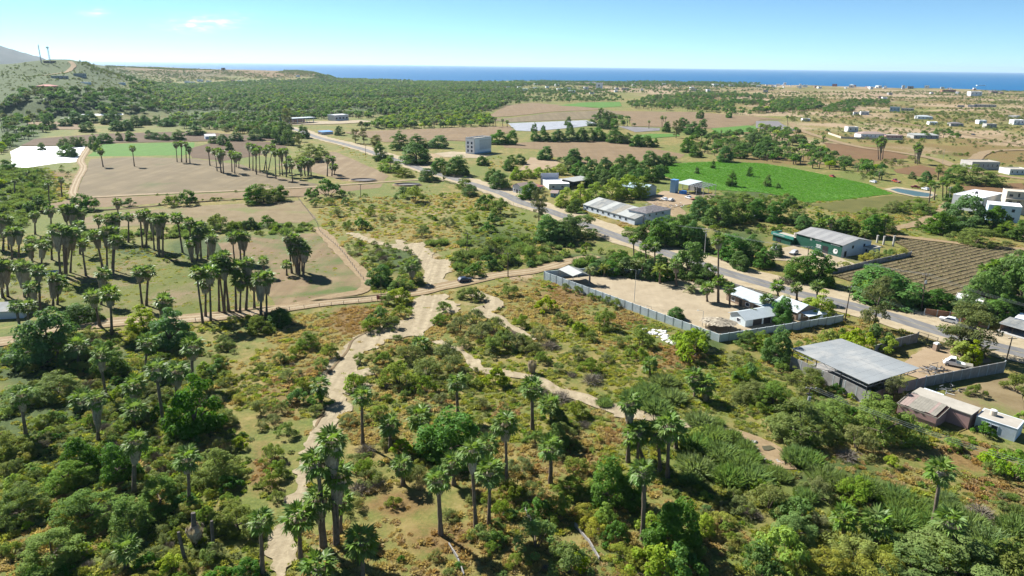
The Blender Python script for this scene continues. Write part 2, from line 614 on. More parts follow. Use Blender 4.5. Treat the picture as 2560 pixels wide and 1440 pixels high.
i0 = (np.arange(nr - 1)[:, None] * na + np.arange(na - 1)[None, :]).ravel()
tag(link('mountain', mesh_np('mountain', V, np.stack([i0, i0 + 1, i0 + na + 1, i0 + na], 1), [t.m], smooth_shade=True)), 'hazy blue mountain ridge at the left edge behind the hill', None, None, 'structure')

# ------------------------------------------------------------------ sheets: fields, roads, river bed
EXC = []          # ground polygons (world xy) where no scattered plant grows
OFF = [0.03]


def ragged(pts, step, jit, seed):
    out = []
    n = len(pts)
    for i in range(n):
        a, b = Vector(pts[i][:2]), Vector(pts[(i + 1) % n][:2])
        L = (b - a).length
        k = max(1, int(L / step))
        nn = Vector((-(b - a).y, (b - a).x)).normalized() if L > 1e-6 else Vector((0, 0))
        for j in range(k):
            p = a.lerp(b, j / k)
            f = float(vnoise(p.x + seed * 31.7, p.y, max(step * 2.2, 0.9), seed)) - 0.5
            f += 0.7 * (float(vnoise(p.x + seed * 11.1, p.y, max(step * 6.5, 3), seed + 5)) - 0.5)
            out.append(p + nn * f * 2 * jit)
    return out


def drape(name, poly, mat, dz, label=None, kind='structure', sub=0):
    vs = [Vector((p[0], p[1], 0)) for p in poly]
    tri = tessellate_polygon([vs])
    me = bpy.data.meshes.new(name)
    me.from_pydata([tuple(v) for v in vs], [], [tuple(t_) for t_ in tri])
    bm = bmesh.new()
    bm.from_mesh(me)
    if sub:
        for _ in range(6):
            ed = [e for e in bm.edges if e.calc_length() > sub]
            if not ed:
                break
            bmesh.ops.subdivide_edges(bm, edges=ed, cuts=1)
            bmesh.ops.triangulate(bm, faces=[f for f in bm.faces if len(f.verts) > 3])
    bmesh.ops.recalc_face_normals(bm, faces=bm.faces)
    co = np.array([v.co[:2] for v in bm.verts])
    hz = height(co[:, 0], co[:, 1])
    for v, h_ in zip(bm.verts, hz):
        v.co.z = h_ + dz
    for f in bm.faces:
        if f.normal.z < 0:
            f.normal_flip()
    bm.to_mesh(me)
    bm.free()
    me.materials.append(mat)
    return tag(link(name, me), label, None, None, kind)


def sheet(name, px_poly, mat, label, jit=0.6, step=None, exc=True, sub=0):
    pts = [G(x, y) for x, y in px_poly]
    dist = sum(math.hypot(p.x, p.y) for p in pts) / len(pts)
    step = step or max(1.0, dist / 160)
    OFF[0] += 0.004
    poly = ragged(pts, step, jit, len(EXC) + 3)
    if exc:
        EXC.append(np.array([p[:2] for p in pts]))
    far = dist > 700
    return drape(name, poly, mat, OFF[0] + (0.25 if far else 0.0), label, 'structure', sub or (25 if far else 0))


def densify(pts, step):
    out = []
    n = len(pts)
    for i in range(n - 1):
        p0, p1, p2, p3 = pts[max(i - 1, 0)], pts[i], pts[i + 1], pts[min(i + 2, n - 1)]
        k = max(2, int((p2 - p1).length / step))
        for j in range(k):
            u = j / k
            out.append(0.5 * ((2 * p1) + (p2 - p0) * u + (2 * p0 - 5 * p1 + 4 * p2 - p3) * u * u + (3 * p1 - p0 - 3 * p2 + p3) * u ** 3))
    out.append(pts[-1])
    return out


def strip(name, px_path, w0, w1, mat, label, jit=0.25, exc=True, rows=2, dz=None, world_pts=None, shift=0.0):
    """A road or track: a band along a path, width going from w0 to w1."""
    pts = world_pts or [G(x, y) for x, y in px_path]
    pts = [Vector((p.x, p.y)) for p in pts]
    d0 = sum(p.length for p in pts) / len(pts)
    pts = densify(pts, max(2.0, d0 / 130))
    OFF[0] += 0.004
    dz = dz or OFF[0] + (0.25 if d0 > 700 else 0.0)
    L, Rr = [], []
    n = len(pts)
    for i, p in enumerate(pts):
        d = (pts[min(i + 1, n - 1)] - pts[max(i - 1, 0)]).normalized()
        nn = Vector((-d.y, d.x))
        w = (w0 + (w1 - w0) * i / (n - 1)) / 2
        ja = (float(vnoise(p.x, p.y, 5, 21)) - 0.5) * 2 * jit
        jb = (float(vnoise(p.x + 50, p.y, 5, 22)) - 0.5) * 2 * jit
        L.append(p + nn * (shift + w + ja))
        Rr.append(p + nn * (shift - w - jb))
    vs, fs = [], []
    for i in range(n):
        for k in range(rows + 1):
            q = L[i].lerp(Rr[i], k / rows)
            vs.append((q.x, q.y, 0))
    for i in range(n - 1):
        for k in range(rows):
            a = i * (rows + 1) + k
            fs.append((a, a + 1, a + rows + 2, a + rows + 1))
    vs = np.array(vs)
    vs[:, 2] = height(vs[:, 0], vs[:, 1]) + dz
    fs = np.array(fs)
    v0, v1, v3 = vs[fs[0][0]], vs[fs[0][1]], vs[fs[0][3]]
    if np.cross(v1 - v0, v3 - v0)[2] < 0:
        fs = fs[:, ::-1]
    if exc:
        EXC.append(np.array([tuple(q) for q in L] + [tuple(q) for q in Rr[::-1]]))
    return tag(link(name, mesh_np(name, vs, fs, [mat])), label, None, None, 'structure')


SOIL_K = (0.53, 0.52, 0.455)


def soil(name, dark, light, scale=0.25, green=None, gk=0.6, rows=None, bump=0.06):
    dark, light = tuple(c_ * k_ for c_, k_ in zip(dark, SOIL_K)), tuple(c_ * k_ for c_, k_ in zip(light, SOIL_K))
    t = NT(name)
    a = t.noise(scale, 5, 0.65, 0.3)
    f = t.noise(2.0, 3, 0.7)
    c = t.ramp(t.math('ADD', t.math('MULTIPLY', a, 0.7), t.math('MULTIPLY', f, 0.3)), [(0.33, dark), (0.68, light)])
    if rows:                                                     # furrows: (angle, period in metres, strength)
        s_ = t.noise(1.0 / rows[1], 2, 0.5, 0, None, (rows[0], 1.0, 0.03))
        c = t.mix(t.math('MULTIPLY', t.ramp(s_, [(0.42, (0, 0, 0)), (0.58, (1, 1, 1))]), rows[2]), c, dark)
    if green:
        b = t.ramp(t.math('ADD', t.math('MULTIPLY', t.noise(scale * 0.35, 4, 0.6, 0.6), 0.75), t.math('MULTIPLY', f, 0.25)), [(gk - 0.05, (0, 0, 0)), (gk + 0.07, (1, 1, 1))])
        c = t.mix(b, c, t.ramp(f, [(0.3, tuple(x * 0.6 for x in green)), (0.7, green)]))
    return t.out(c, 0.95, f, bump, 0.7)


M_wash = soil('river_sand', (0.38, 0.31, 0.22), (0.74, 0.635, 0.485), 0.55, (0.2, 0.16, 0.085), 0.64, (1.2, 1.6, 0.5), 0.2)
t = NT('asphalt')
t.out(t.mix(t.ramp(t.noise(0.4, 4, 0.6, 0, None, (0.6, 1, 0.15)), [(0.35, (0, 0, 0)), (0.7, (1, 1, 1))]), (0.115, 0.113, 0.112), (0.17, 0.166, 0.16)), 0.85)
M_road = t.m
M_should = soil('road_shoulder_sand', (0.44, 0.355, 0.25), (0.68, 0.58, 0.45), 0.3)
M_track = soil('track_sand', (0.30, 0.21, 0.125), (0.50, 0.385, 0.255), 0.4)
M_rut = soil('wheel_rut_sand', (0.47, 0.38, 0.27), (0.60, 0.50, 0.38), 0.5)
M_plow = soil('plowed_soil', (0.25, 0.175, 0.105), (0.38, 0.275, 0.175), 0.06, None, 0.6, (0.1, 3.0, 0.35))
M_plow2 = soil('plowed_soil_pale', (0.20, 0.158, 0.10), (0.36, 0.285, 0.185), 0.06, (0.10, 0.11, 0.04), 0.62, (0.08, 5.0, 0.45))
M_plow3 = soil('furrowed_soil_pale', (0.26, 0.185, 0.115), (0.44, 0.34, 0.23), 0.08, None, 0.6, (-0.75, 5.0, 0.5))
M_brown = soil('dark_brown_soil', (0.13, 0.085, 0.05), (0.205, 0.135, 0.082), 0.05, None, 0.6, (0.05, 4.0, 0.3))
M_rust = soil('rusty_soil', (0.20, 0.115, 0.058), (0.285, 0.17, 0.09), 0.06, (0.15, 0.14, 0.05), 0.66)
M_fallow = soil('fallow_soil', (0.25, 0.175, 0.105), (0.40, 0.30, 0.19), 0.12, (0.085, 0.12, 0.028), 0.51, (0.55, 3.0, 0.6))
M_dryst = soil('dry_stubble', (0.24, 0.18, 0.10), (0.38, 0.30, 0.19), 0.15, (0.15, 0.16, 0.05), 0.58)
M_lawn = soil('meadow_grass', (0.105, 0.145, 0.022), (0.225, 0.24, 0.05), 0.12, (0.19, 0.145, 0.075), 0.55)
M_yard = soil('yard_sand', (0.44, 0.36, 0.27), (0.66, 0.56, 0.44), 0.2, None, .6, (0.5, 3.0, .3))
M_lot = soil('bare_lot', (0.40, 0.29, 0.20), (0.55, 0.43, 0.32), 0.1)
M_olive = soil('olive_grass', (0.12, 0.13, 0.032), (0.21, 0.20, 0.06), 0.1)
M_crop = soil('green_crop', (0.075, 0.22, 0.018), (0.175, 0.36, 0.045), 0.07, None, 0.6, (0.5, 2.2, 0.4), 0.25)
M_crop2 = soil('green_crop_far', (0.10, 0.24, 0.035), (0.16, 0.34, 0.06), 0.2, None, 0.6, (0.1, 4, 0.3), 0.2)
M_white = plain('white_mulch_film', (0.86, 0.86, 0.85), 0.55, 0.10, 0.12, 0, 0.4)
M_greyf = plain('grey_mulch_film', (0.27, 0.28, 0.30), 0.6, 0.35, 0.15, 0, 0.4)
M_dkf = plain('dark_mulch_film', (0.17, 0.155, 0.15), 0.6, 0.25, 0.15)
M_furrow = soil('furrow_soil', (0.14, 0.11, 0.062), (0.22, 0.175, 0.10), 0.3)

FIELDS = [
    ('plowed_field', [(228, 397), (330, 393), (480, 396), (600, 411), (690, 441), (800, 461), (760, 469), (640, 477), (230, 493), (195, 484), (208, 440)], M_plow2, 'pale brown plowed field with lone palms beside the white field'),
    ('stubble_field', [(112, 513), (190, 497), (400, 489), (640, 479), (800, 468), (960, 459), (950, 469), (760, 491), (640, 493), (480, 501), (300, 516), (130, 521)], M_plow, 'narrow brown field strip below the curved track'),
    ('furrowed_field', [(690, 412), (750, 395), (815, 379), (842, 380), (975, 440), (960, 452), (860, 452), (780, 430)], M_plow3, 'pale furrowed field left of the paved road'),
    ('crop_field', [(218, 391), (258, 360), (487, 356), (483, 380), (460, 388), (250, 391)], M_crop2, 'bright green crop field left of the palms'),
    ('dark_field', [(52, 365), (85, 348), (250, 335), (480, 329), (700, 345), (700, 352), (490, 354), (258, 358), (230, 364)], M_brown, 'dark brown field above the green crop field'),
    ('pale_field', [(60, 306), (150, 304), (205, 307), (205, 324), (120, 324)], M_plow, 'small pale field below the cliff'),
    ('grass_field', [(240, 291), (330, 286), (425, 290), (424, 303), (330, 307), (250, 303)], M_olive, 'olive meadow below the cliff'),
    ('mulch_field', [(27, 379), (50, 367), (229, 365), (190, 405), (145, 408), (60, 420), (30, 415)], M_white, 'field covered in bright white mulch film'),
    ('mulch_strip', [(148, 296), (170, 290), (205, 286), (308, 285), (308, 289), (212, 290), (180, 296)], M_white, 'far strip of white mulch film below the cliff'),
    ('brown_strip', [(470, 372), (560, 350), (700, 356), (720, 372), (640, 390), (560, 402), (480, 395)], M_brown, 'dark brown field strip between the palms'),
    ('fallow_field', [(535, 592), (800, 583), (850, 622), (920, 702), (930, 722), (800, 748), (690, 765), (660, 720), (570, 650)], M_fallow, 'fallow brown field with the twin palms'),
    ('dry_field', [(165, 562), (240, 536), (480, 516), (750, 501), (792, 545), (770, 556), (560, 561), (400, 561), (220, 572)], M_dryst, 'dry stubble strip above the palm grove'),
    ('meadow', [(0, 640), (200, 612), (330, 640), (520, 655), (600, 700), (650, 770), (560, 783), (300, 797), (140, 790), (0, 740)], M_lawn, 'yellow green meadow under the palm grove'),
    ('wide_field', [(1255, 363), (1280, 358), (1330, 355), (1490, 352), (1570, 360), (1630, 371), (1712, 386), (1700, 396), (1570, 406), (1460, 409), (1440, 399), (1380, 391), (1355, 374), (1262, 369)], M_plow, 'wide brown plowed field right of the white cube building'),
    ('plain_field', [(856, 331), (920, 328), (1140, 320), (1275, 316), (1290, 330), (1240, 338), (1210, 355), (1100, 351), (960, 356), (930, 346)], M_plow, 'brown plowed field behind the roadside trees'),
    ('bare_field', [(1205, 300), (1280, 295), (1380, 282), (1520, 276), (1560, 284), (1490, 297), (1280, 306)], M_plow2, 'pale brown field above the grey film field'),
    ('upper_field', [(1265, 264), (1330, 257), (1460, 268), (1520, 274), (1380, 280), (1280, 291), (1215, 294)], M_plow, 'far brown field below the coastal scrub'),
    ('film_field', [(1270, 309), (1465, 301), (1500, 312), (1430, 320), (1330, 329), (1290, 327)], M_greyf, 'field covered in grey mulch film'),
    ('distant_field', [(1530, 278), (1740, 280), (1890, 292), (1960, 300), (1900, 300), (1870, 318), (1760, 322), (1660, 318), (1580, 316), (1570, 295)], M_plow, 'far brown field behind the dark film strip'),
    ('film_strip', [(1545, 316), (1650, 321), (1650, 327), (1588, 331)], M_dkf, 'dark grey film strip between palms'),
    ('small_crop', [(1580, 341), (1625, 335), (1695, 335), (1700, 341), (1630, 346), (1585, 346)], M_crop2, 'small green crop plot above the wide brown field'),
    ('far_crop', [(1395, 264), (1465, 256), (1550, 255), (1555, 266), (1500, 270)], M_crop2, 'far green crop field near the coast'),
    ('right_crop', [(1775, 322), (1870, 314), (1900, 318), (1880, 330), (1800, 334)], M_crop2, 'thin green crop strip left of the grey gravel lot'),
    ('green_field', [(1640, 421), (1690, 409), (1800, 404), (1910, 409), (1990, 423), (2080, 441), (2170, 461), (2232, 485), (2130, 497), (2020, 508), (1960, 491), (1900, 481), (1780, 475), (1700, 452), (1660, 441)], M_crop, 'vivid green crop field dotted with small trees'),
    ('grass_plot', [(2020, 512), (2130, 500), (2232, 489), (2320, 494), (2330, 518), (2200, 540), (2080, 527)], M_olive, 'olive grass plot below the vivid green field'),
    ('rusty_field', [(2060, 357), (2190, 369), (2290, 395), (2180, 403), (2080, 386)], M_rust, 'rusty brown field left of the two tall palms'),
    ('rusty_plot', [(2232, 425), (2300, 412), (2350, 425), (2320, 445), (2240, 432)], M_rust, 'rusty bare plot above the small pond'),
    ('brown_plot', [(2400, 462), (2560, 458), (2560, 480), (2420, 484)], M_rust, 'brown bare plot behind the white houses'),
    ('pale_lot', [(1296, 428), (1326, 394), (1368, 396), (1406, 408), (1356, 426)], M_lot, 'pale bare lot above the red roofed house'),
    ('sand_lot', [(1085, 384), (1130, 379), (1240, 386), (1200, 396), (1110, 393)], M_yard, 'pale sand lot around the white cube building'),
    ('gravel_lot', [(1890, 303), (1945, 303), (1990, 326), (1960, 330), (1890, 320)], M_dkf, 'grey film covered plot left of the hillside houses'),
    ('workshop_yard', [(1612, 500), (1660, 478), (1790, 485), (1770, 505), (1700, 515), (1690, 545), (1640, 520)], M_lot, 'cluttered bare yard behind the warehouse'),
    ('parking_lot', [(1905, 628), (1985, 615), (2100, 645), (2150, 668), (2080, 678), (1990, 655), (1930, 650)], M_yard, 'sandy parking area in front of the green building'),
    ('bare_yard', [(2360, 985), (2440, 960), (2560, 940), (2560, 1060), (2470, 1055), (2400, 1015)], M_dryst, 'bare yard beside the pink ruined house'),
    ('shed_yard', [(2230, 925), (2300, 880), (2340, 868), (2470, 895), (2480, 905), (2300, 950)], M_lot, 'bare yard behind the block wall'),
]
for nm, poly, m, lab in FIELDS:
    sheet(nm, poly, m, lab, 0.5)

# paved road with its sandy shoulders
ROAD = [(700, 316), (745, 326), (775, 337), (802, 346), (847, 357), (877, 365), (915, 376), (1022, 412), (1065, 427), (1115, 441), (1202, 467), (1260, 486), (1305, 507), (1387, 533), (1530, 587), (1660, 632), (1767, 667), (1830, 687), (1932, 716), (1995, 735), (2095, 757), (2195, 783), (2270, 805), (2332, 825), (2482, 866), (2545, 881), (2700, 918), (2900, 962)]
strip('road_shoulder', ROAD, 17, 21, M_should, 'pale sandy shoulder along the paved road', 1.4, True, 2, None, None, 2.0)
strip('road', ROAD, 7.0, 7.0, M_road, 'grey paved two lane road running diagonally through the valley', 0.25, False)
strip('road_marking', ROAD, .2, .2, soil('worn_yellow_line', (0.35, 0.28, 0.14), (0.75, 0.62, 0.32), 0.6), 'worn yellow centre line of the paved road', 0.0, False, 1)
# river bed and washes
WASH = [(1068, 722), (1060, 700), (1048, 660), (1050, 650), (1038, 640), (1018, 628), (985, 622), (945, 611), (922, 607), (896, 598), (870, 584), (880, 580), (905, 590), (940, 602), (985, 611), (990, 598), (1008, 600), (1012, 612), (1060, 604), (1095, 598), (1075, 612), (1052, 618), (1078, 622), (1088, 634), (1080, 646), (1112, 649), (1131, 656), (1126, 680), (1118, 700), (1124, 714)]
sheet('river_bed', WASH, M_wash, 'pale sandy river bed above the dirt track', 1.3, 0.8)
WASH2 = [(1046, 742), (1026, 760), (1034, 785), (1022, 798), (985, 802), (955, 816), (884, 846), (868, 858), (852, 888), (828, 911), (807, 936), (804, 982), (820, 998), (830, 1002), (812, 1022), (795, 1055), (782, 1080), (758, 1110), (743, 1150), (732, 1190), (724, 1235), (714, 1280), (696, 1310), (682, 1345), (674, 1400), (672, 1470), (705, 1470), (726, 1430), (738, 1395), (732, 1362), (742, 1330), (758, 1300), (764, 1270), (766, 1220), (772, 1180), (792, 1140), (822, 1112), (862, 1098), (850, 1075), (842, 1050), (862, 1030), (884, 1012), (868, 985), (874, 955), (886, 925), (900, 905), (912, 880), (940, 874), (945, 862), (965, 854), (1016, 844), (1052, 838), (1076, 824), (1084, 804), (1108, 790), (1138, 780), (1150, 762), (1116, 750), (1112, 736)]
sheet('sandy_wash', WASH2, M_wash, 'pale sandy wash winding from the dirt track to the bottom edge', 1.1, 0.7)
for nm, pth, a, b, lab in [
    ('sand_bank', [(860, 985), (900, 968), (925, 962)], 4, 2, 'short sand bank right of the wash'),
    ('sand_spit', [(885, 945), (905, 935), (930, 928)], 3, 4, 'sand spit beside the shrub right of the wash'),
    ('side_wash', [(1095, 852), (1120, 868), (1160, 885), (1180, 905), (1200, 925), (1250, 932), (1290, 938), (1345, 955), (1420, 985), (1500, 1010), (1560, 1032)], 1.6, 4.6, 'narrow sandy wash crossing the scrub'),
    ('lower_wash', [(1540, 1028), (1610, 1040), (1660, 1050), (1735, 1064)], 6, 2.5, 'sandy end of the wash below the reed clump'),
    ('gully', [(1790, 1078), (1830, 1086), (1880, 1105), (1930, 1135), (1960, 1175)], 2.5, 5, 'rocky brown gully right of the reeds'),
    ('upper_wash', [(1185, 735), (1225, 750), (1235, 765), (1215, 775), (1190, 770)], 6, 4, 'patch of bare sand below the dirt track'),
    ('narrow_wash', [(1200, 780), (1235, 795), (1265, 815), (1300, 830), (1345, 848)], 5, 1.5, 'narrow bare sand strip in the scrub'),
]:
    strip(nm, pth, a, b, M_track if nm == 'gully' else M_wash, lab, 1.2)
# dirt tracks
TRACK = [(-40, 862), (60, 846), (150, 818), (230, 812), (300, 806), (420, 800), (560, 789), (700, 772), (800, 759), (950, 744), (1040, 731), (1100, 719), (1200, 697), (1270, 685), (1330, 678), (1372, 668), (1420, 655), (1490, 640)]
strip('dirt_track', TRACK, 7.5, 6.5, M_track, 'sandy dirt track crossing the valley with a dark car on it', 0.7)
for s_ in (-1.1, 1.1):
    strip('wheel_rut', TRACK, 0.8, 0.8, M_rut, ('nearer' if s_ < 0 else 'farther') + ' of two pale wheel ruts in the dirt track', 0.25, False, 1, None, None, s_)
FT = [(226, 362), (202, 400), (209, 418), (196, 445), (185, 470), (184, 486), (200, 494), (240, 493), (375, 486), (640, 475), (790, 467), (965, 455), (1052, 450), (1110, 452)]
strip('farm_track', FT, 5.0, 4.0, M_track, 'farm track curving round the pale brown field', 0.4)
for s_ in (-0.9, 0.9):
    strip('farm_rut', FT, 0.8, 0.8, M_rut, ('outer' if s_ < 0 else 'inner') + ' of two pale wheel ruts in the curving farm track', 0.2, False, 1, None, None, s_)
strip('field_edge_track', [(790, 570), (815, 590), (850, 630), (890, 670), (915, 700), (905, 728), (830, 742), (745, 762)], 5, 4, M_track, 'worn track along the edge of the fallow field', 0.6)
for nm, pth, w_, lab in [
    ('hill_road', [(1978, 308), (2000, 325), (2020, 333), (2080, 352), (2157, 370), (2220, 378), (2295, 390), (2350, 402), (2390, 417), (2432, 402), (2470, 380), (2560, 375), (2700, 372)], 9, 'sandy road bending past the hillside houses'),
    ('hill_lane', [(2230, 303), (2295, 315), (2333, 323), (2420, 338), (2510, 355), (2600, 370)], 7, 'sandy lane climbing behind the hillside houses'),
    ('side_road', [(2390, 417), (2440, 430), (2500, 440), (2600, 452)], 8, 'sandy side road below the concrete shell house'),
    ('upper_lane', [(2495, 272), (2530, 285), (2570, 297)], 7, 'sandy lane at the upper right edge'),
    ('dune_lane', [(2230, 248), (2300, 252), (2400, 247), (2520, 233)], 9, 'sandy lane across the dunes below the sea'),
    ('dune_path', [(2160, 300), (2230, 303), (2260, 296)], 5, 'short sandy path between dune houses'),
    ('field_lane', [(2196, 588), (2270, 594), (2345, 603), (2445, 615), (2560, 624), (2660, 632)], 5, 'sandy lane along the top of the furrowed rows'),
    ('bend_lane', [(2200, 582), (2240, 572), (2295, 560), (2332, 540), (2358, 525), (2380, 505), (2420, 495)], 6, 'sandy lane bending up to the white houses'),
    ('hilltop_track', [(105, 190), (125, 187), (160, 182), (178, 172), (184, 163), (180, 157), (174, 154)], 8, 'sandy track climbing to the masts on the hill'),
    ('forest_road', [(495, 242), (515, 245), (525, 252), (530, 257)], 10, 'pale road in the far palm forest'),
    ('driveway', [(1600, 580), (1612, 578), (1625, 565), (1660, 553), (1700, 540), (1680, 515)], 6, 'sandy driveway beside the warehouse'),
]:
    strip(nm, pth, w_, w_, M_track, lab, 0.8)
# walled yard
YARD = [(1380, 692), (1500, 686), (1640, 690), (1830, 722), (1945, 757), (2095, 800), (1800, 848), (1700, 813), (1560, 762), (1440, 722)]
sheet('yard', YARD, M_yard, 'sandy yard inside the light blue wall', 0.1)

# ================================================================== plant prototypes
def foliage(name, col, hue=0.02, val=0.35, transl=0.25, rough=0.55, spec=0.25):
    t = NT(name)
    at = t.n('ShaderNodeAttribute', attribute_name='tint')
    oi = t.n('ShaderNodeObjectInfo')
    hs = t.n('ShaderNodeHueSaturation')
    hs.inputs['Color'].default_value = (*col, 1)
    r = oi.outputs['Random']
    t.l(t.math('ADD', t.math('MULTIPLY', t.math('SUBTRACT', t.math('ADD', r, t.math('MULTIPLY', at.outputs['Fac'], 0.6)), 0.8), hue * 2), 0.5), hs.inputs['Hue'])
    r2 = t.math('FRACT', t.math('MULTIPLY', r, 7.31))
    v = t.math('ADD', 1.0 - val, t.math('ADD', t.math('MULTIPLY', at.outputs['Fac'], val * 1.3), t.math('MULTIPLY', r2, val * 0.7)))
    t.l(v, hs.inputs['Value'])
    t.l(t.math('ADD', 0.82, t.math('MULTIPLY', t.math('FRACT', t.math('MULTIPLY', r, 13.7)), 0.3)), hs.inputs['Saturation'])
    t.b.inputs['Roughness'].default_value = rough
    t.b.inputs['Specular IOR Level'].default_value = spec
    t.l(hs.outputs[0], t.b.inputs['Base Color'])
    tr = t.n('ShaderNodeBsdfTranslucent')
    c2 = t.mix(0.5, hs.outputs[0], (col[0] * 1.6 + 0.02, col[1] * 1.5 + 0.02, col[2] * 0.8))
    t.l(c2, tr.inputs[0])
    mx = t.n('ShaderNodeMixShader')
    mx.inputs[0].default_value = transl
    t.l(t.b.outputs[0], mx.inputs[1])
    t.l(tr.outputs[0], mx.inputs[2])
    t.l(mx.outputs[0], t.t.nodes['Material Output'].inputs[0])
    return t.m


F_palm = foliage('palm_leaf', (0.125, 0.205, 0.036), 0.014, 0.4, 0.36, 0.5, 0.22)
F_feather = foliage('feather_palm_leaf', (0.17, 0.215, 0.035), 0.015, 0.35, 0.35, 0.5, 0.2)
F_dead = foliage('dead_frond', (0.34, 0.285, 0.21), 0.01, 0.45, 0.2, 0.9, 0.1)
F_mango = foliage('dark_leaf', (0.085, 0.185, 0.024), 0.02, 0.45, 0.42, 0.6, 0.15)
F_bright = foliage('bright_leaf', (0.24, 0.335, 0.028), 0.02, 0.35, 0.45, 0.6, 0.12)
F_grey = foliage('grey_green_leaf', (0.14, 0.165, 0.06), 0.02, 0.4, 0.4, 0.7, 0.1)
F_scrub = foliage('scrub_leaf', (0.165, 0.235, 0.042), 0.028, 0.42, 0.46, 0.7, 0.1)
F_thorn = foliage('thorn_leaf', (0.18, 0.215, 0.076), 0.025, 0.4, 0.42, 0.7, 0.1)
F_reed = foliage('reed_leaf', (0.15, 0.225, 0.065), 0.02, 0.4, 0.42, 0.7, 0.1)
F_twig = foliage('dead_twig', (0.17, 0.145, 0.115), 0.01, 0.4, 0.05, 0.9, 0.1)
F_dry = foliage('dry_grass_leaf', (0.38, 0.305, 0.13), 0.02, 0.22, 0.45, 0.8, 0.1)
F_rustg = foliage('rust_weed_leaf', (0.32, 0.215, 0.095), 0.015, 0.35, 0.42, 0.8, 0.1)
F_oliveg = foliage('olive_grass_leaf', (0.28, 0.295, 0.06), 0.03, 0.35, 0.45, 0.7, 0.1)
F_far = foliage('far_leaf', (0.10, 0.18, 0.04), 0.022, 0.42, 0.38, 0.7, 0.1)
M_bark = plain('palm_bark', (0.15, 0.115, 0.085), 0.95, 0.4, 2.0)
M_wood = plain('tree_bark', (0.13, 0.10, 0.075), 0.95, 0.4, 2.5)


def unit(v):
    return v / np.maximum(np.linalg.norm(v, axis=-1, keepdims=True), 1e-9)


def leaves(rng, C, N, size, aspect=0.55):
    """One diamond-shaped, slightly folded leaf at each centre C with normal N: (verts, quads)."""
    n = len(C)
    T = unit(np.cross(N, rng.normal(size=(n, 3))))
    B = np.cross(N, T)
    s = np.asarray(size).reshape(-1, 1) * np.ones((n, 1))
    v = np.stack([C - T * s * 0.55, C + B * s * aspect * 0.5 + N * s * 0.06, C + T * s * 0.55, C - B * s * aspect * 0.5 + N * s * 0.06], 1)
    return v.reshape(-1, 3), np.arange(4 * n).reshape(-1, 4)


def cloud(rng, lobes, per, size, aspect=0.6, out=0.7, up=0.35, rand=0.75, fill=0.25, flat=0.85):
    """Leaves over the lobes (x, y, z, r) of a crown; fill is the share that sits inside the lobe."""
    Cs, Ns, Sz = [], [], []
    for (x, y, z, r) in lobes:
        k = max(6, int(per))
        d = unit(rng.normal(size=(k, 3)))
        d[:, 2] = np.abs(d[:, 2]) * 1.0 - 0.35 * rng.random(k)
        d = unit(d)
        rr = r * np.where(rng.random(k) < fill, rng.random(k) ** 0.5, 0.88 + 0.24 * rng.random(k))
        p = d * rr[:, None]
        p[:, 2] *= flat
        Cs.append(p + np.array([x, y, z]))
        Ns.append(unit(d * out + np.array([0, 0, up]) + rng.normal(size=(k, 3)) * rand))
        Sz.append(size * (0.6 + 0.8 * rng.random(k)))
    return leaves(rng, np.concatenate(Cs), np.concatenate(Ns), np.concatenate(Sz), aspect)


def limbs(rng, lobes, h0, r0, n=6):
    """Trunk and limbs reaching into some of the lobes (unit tree)."""
    mb = MB()
    k = Vector((rng.normal() * 0.015, rng.normal() * 0.015, h0))
    mb.tube([(0, 0, -0.03), (k.x * 0.3, k.y * 0.3, h0 * 0.5), k], [r0 * 1.35, r0, r0 * 0.85], 6)
    for i in rng.permutation(len(lobes))[:n]:
        q = Vector([float(c_) for c_ in lobes[i][:3]])
        mb.tube([k, k.lerp(q, 0.5) + Vector((0, 0, 0.04)), q], [r0 * 0.7, r0 * 0.4, r0 * 0.12], 5)
    return mb


def dome(rng, n, rx, z0, z1, r0, r1, low=0.25, inner=0.15):
    """Lobes over a dome from z0 to z1, some hanging lower round its rim."""
    out = []
    p1, p2, p3 = rng.random(3) * 6.283
    for i in range(n):
        a = rng.random() * 2 * math.pi
        kr = 1 + 0.20 * math.sin(2 * a + p1) + 0.14 * math.sin(3 * a + p2)
        kz = 1 + 0.16 * math.sin(a + p3) + 0.12 * math.sin(4 * a + p1)
        if rng.random() < low:
            rr, z = rx * (0.6 + 0.42 * rng.random()), z0 + (rng.random() - 0.45) * 0.2
        else:
            u = rng.random() ** 0.8
            rr = rx * math.sqrt(max(0.0, 1 - u * u)) * (1 - inner * rng.random()) + 0.02 * rng.normal()
            z = z0 + (z1 - z0) * u * (0.9 + 0.2 * rng.random())
        out.append((rr * kr * math.cos(a), rr * kr * math.sin(a), z0 + (z - z0) * kz, r0 + (r1 - r0) * rng.random() ** 1.5))
    return out


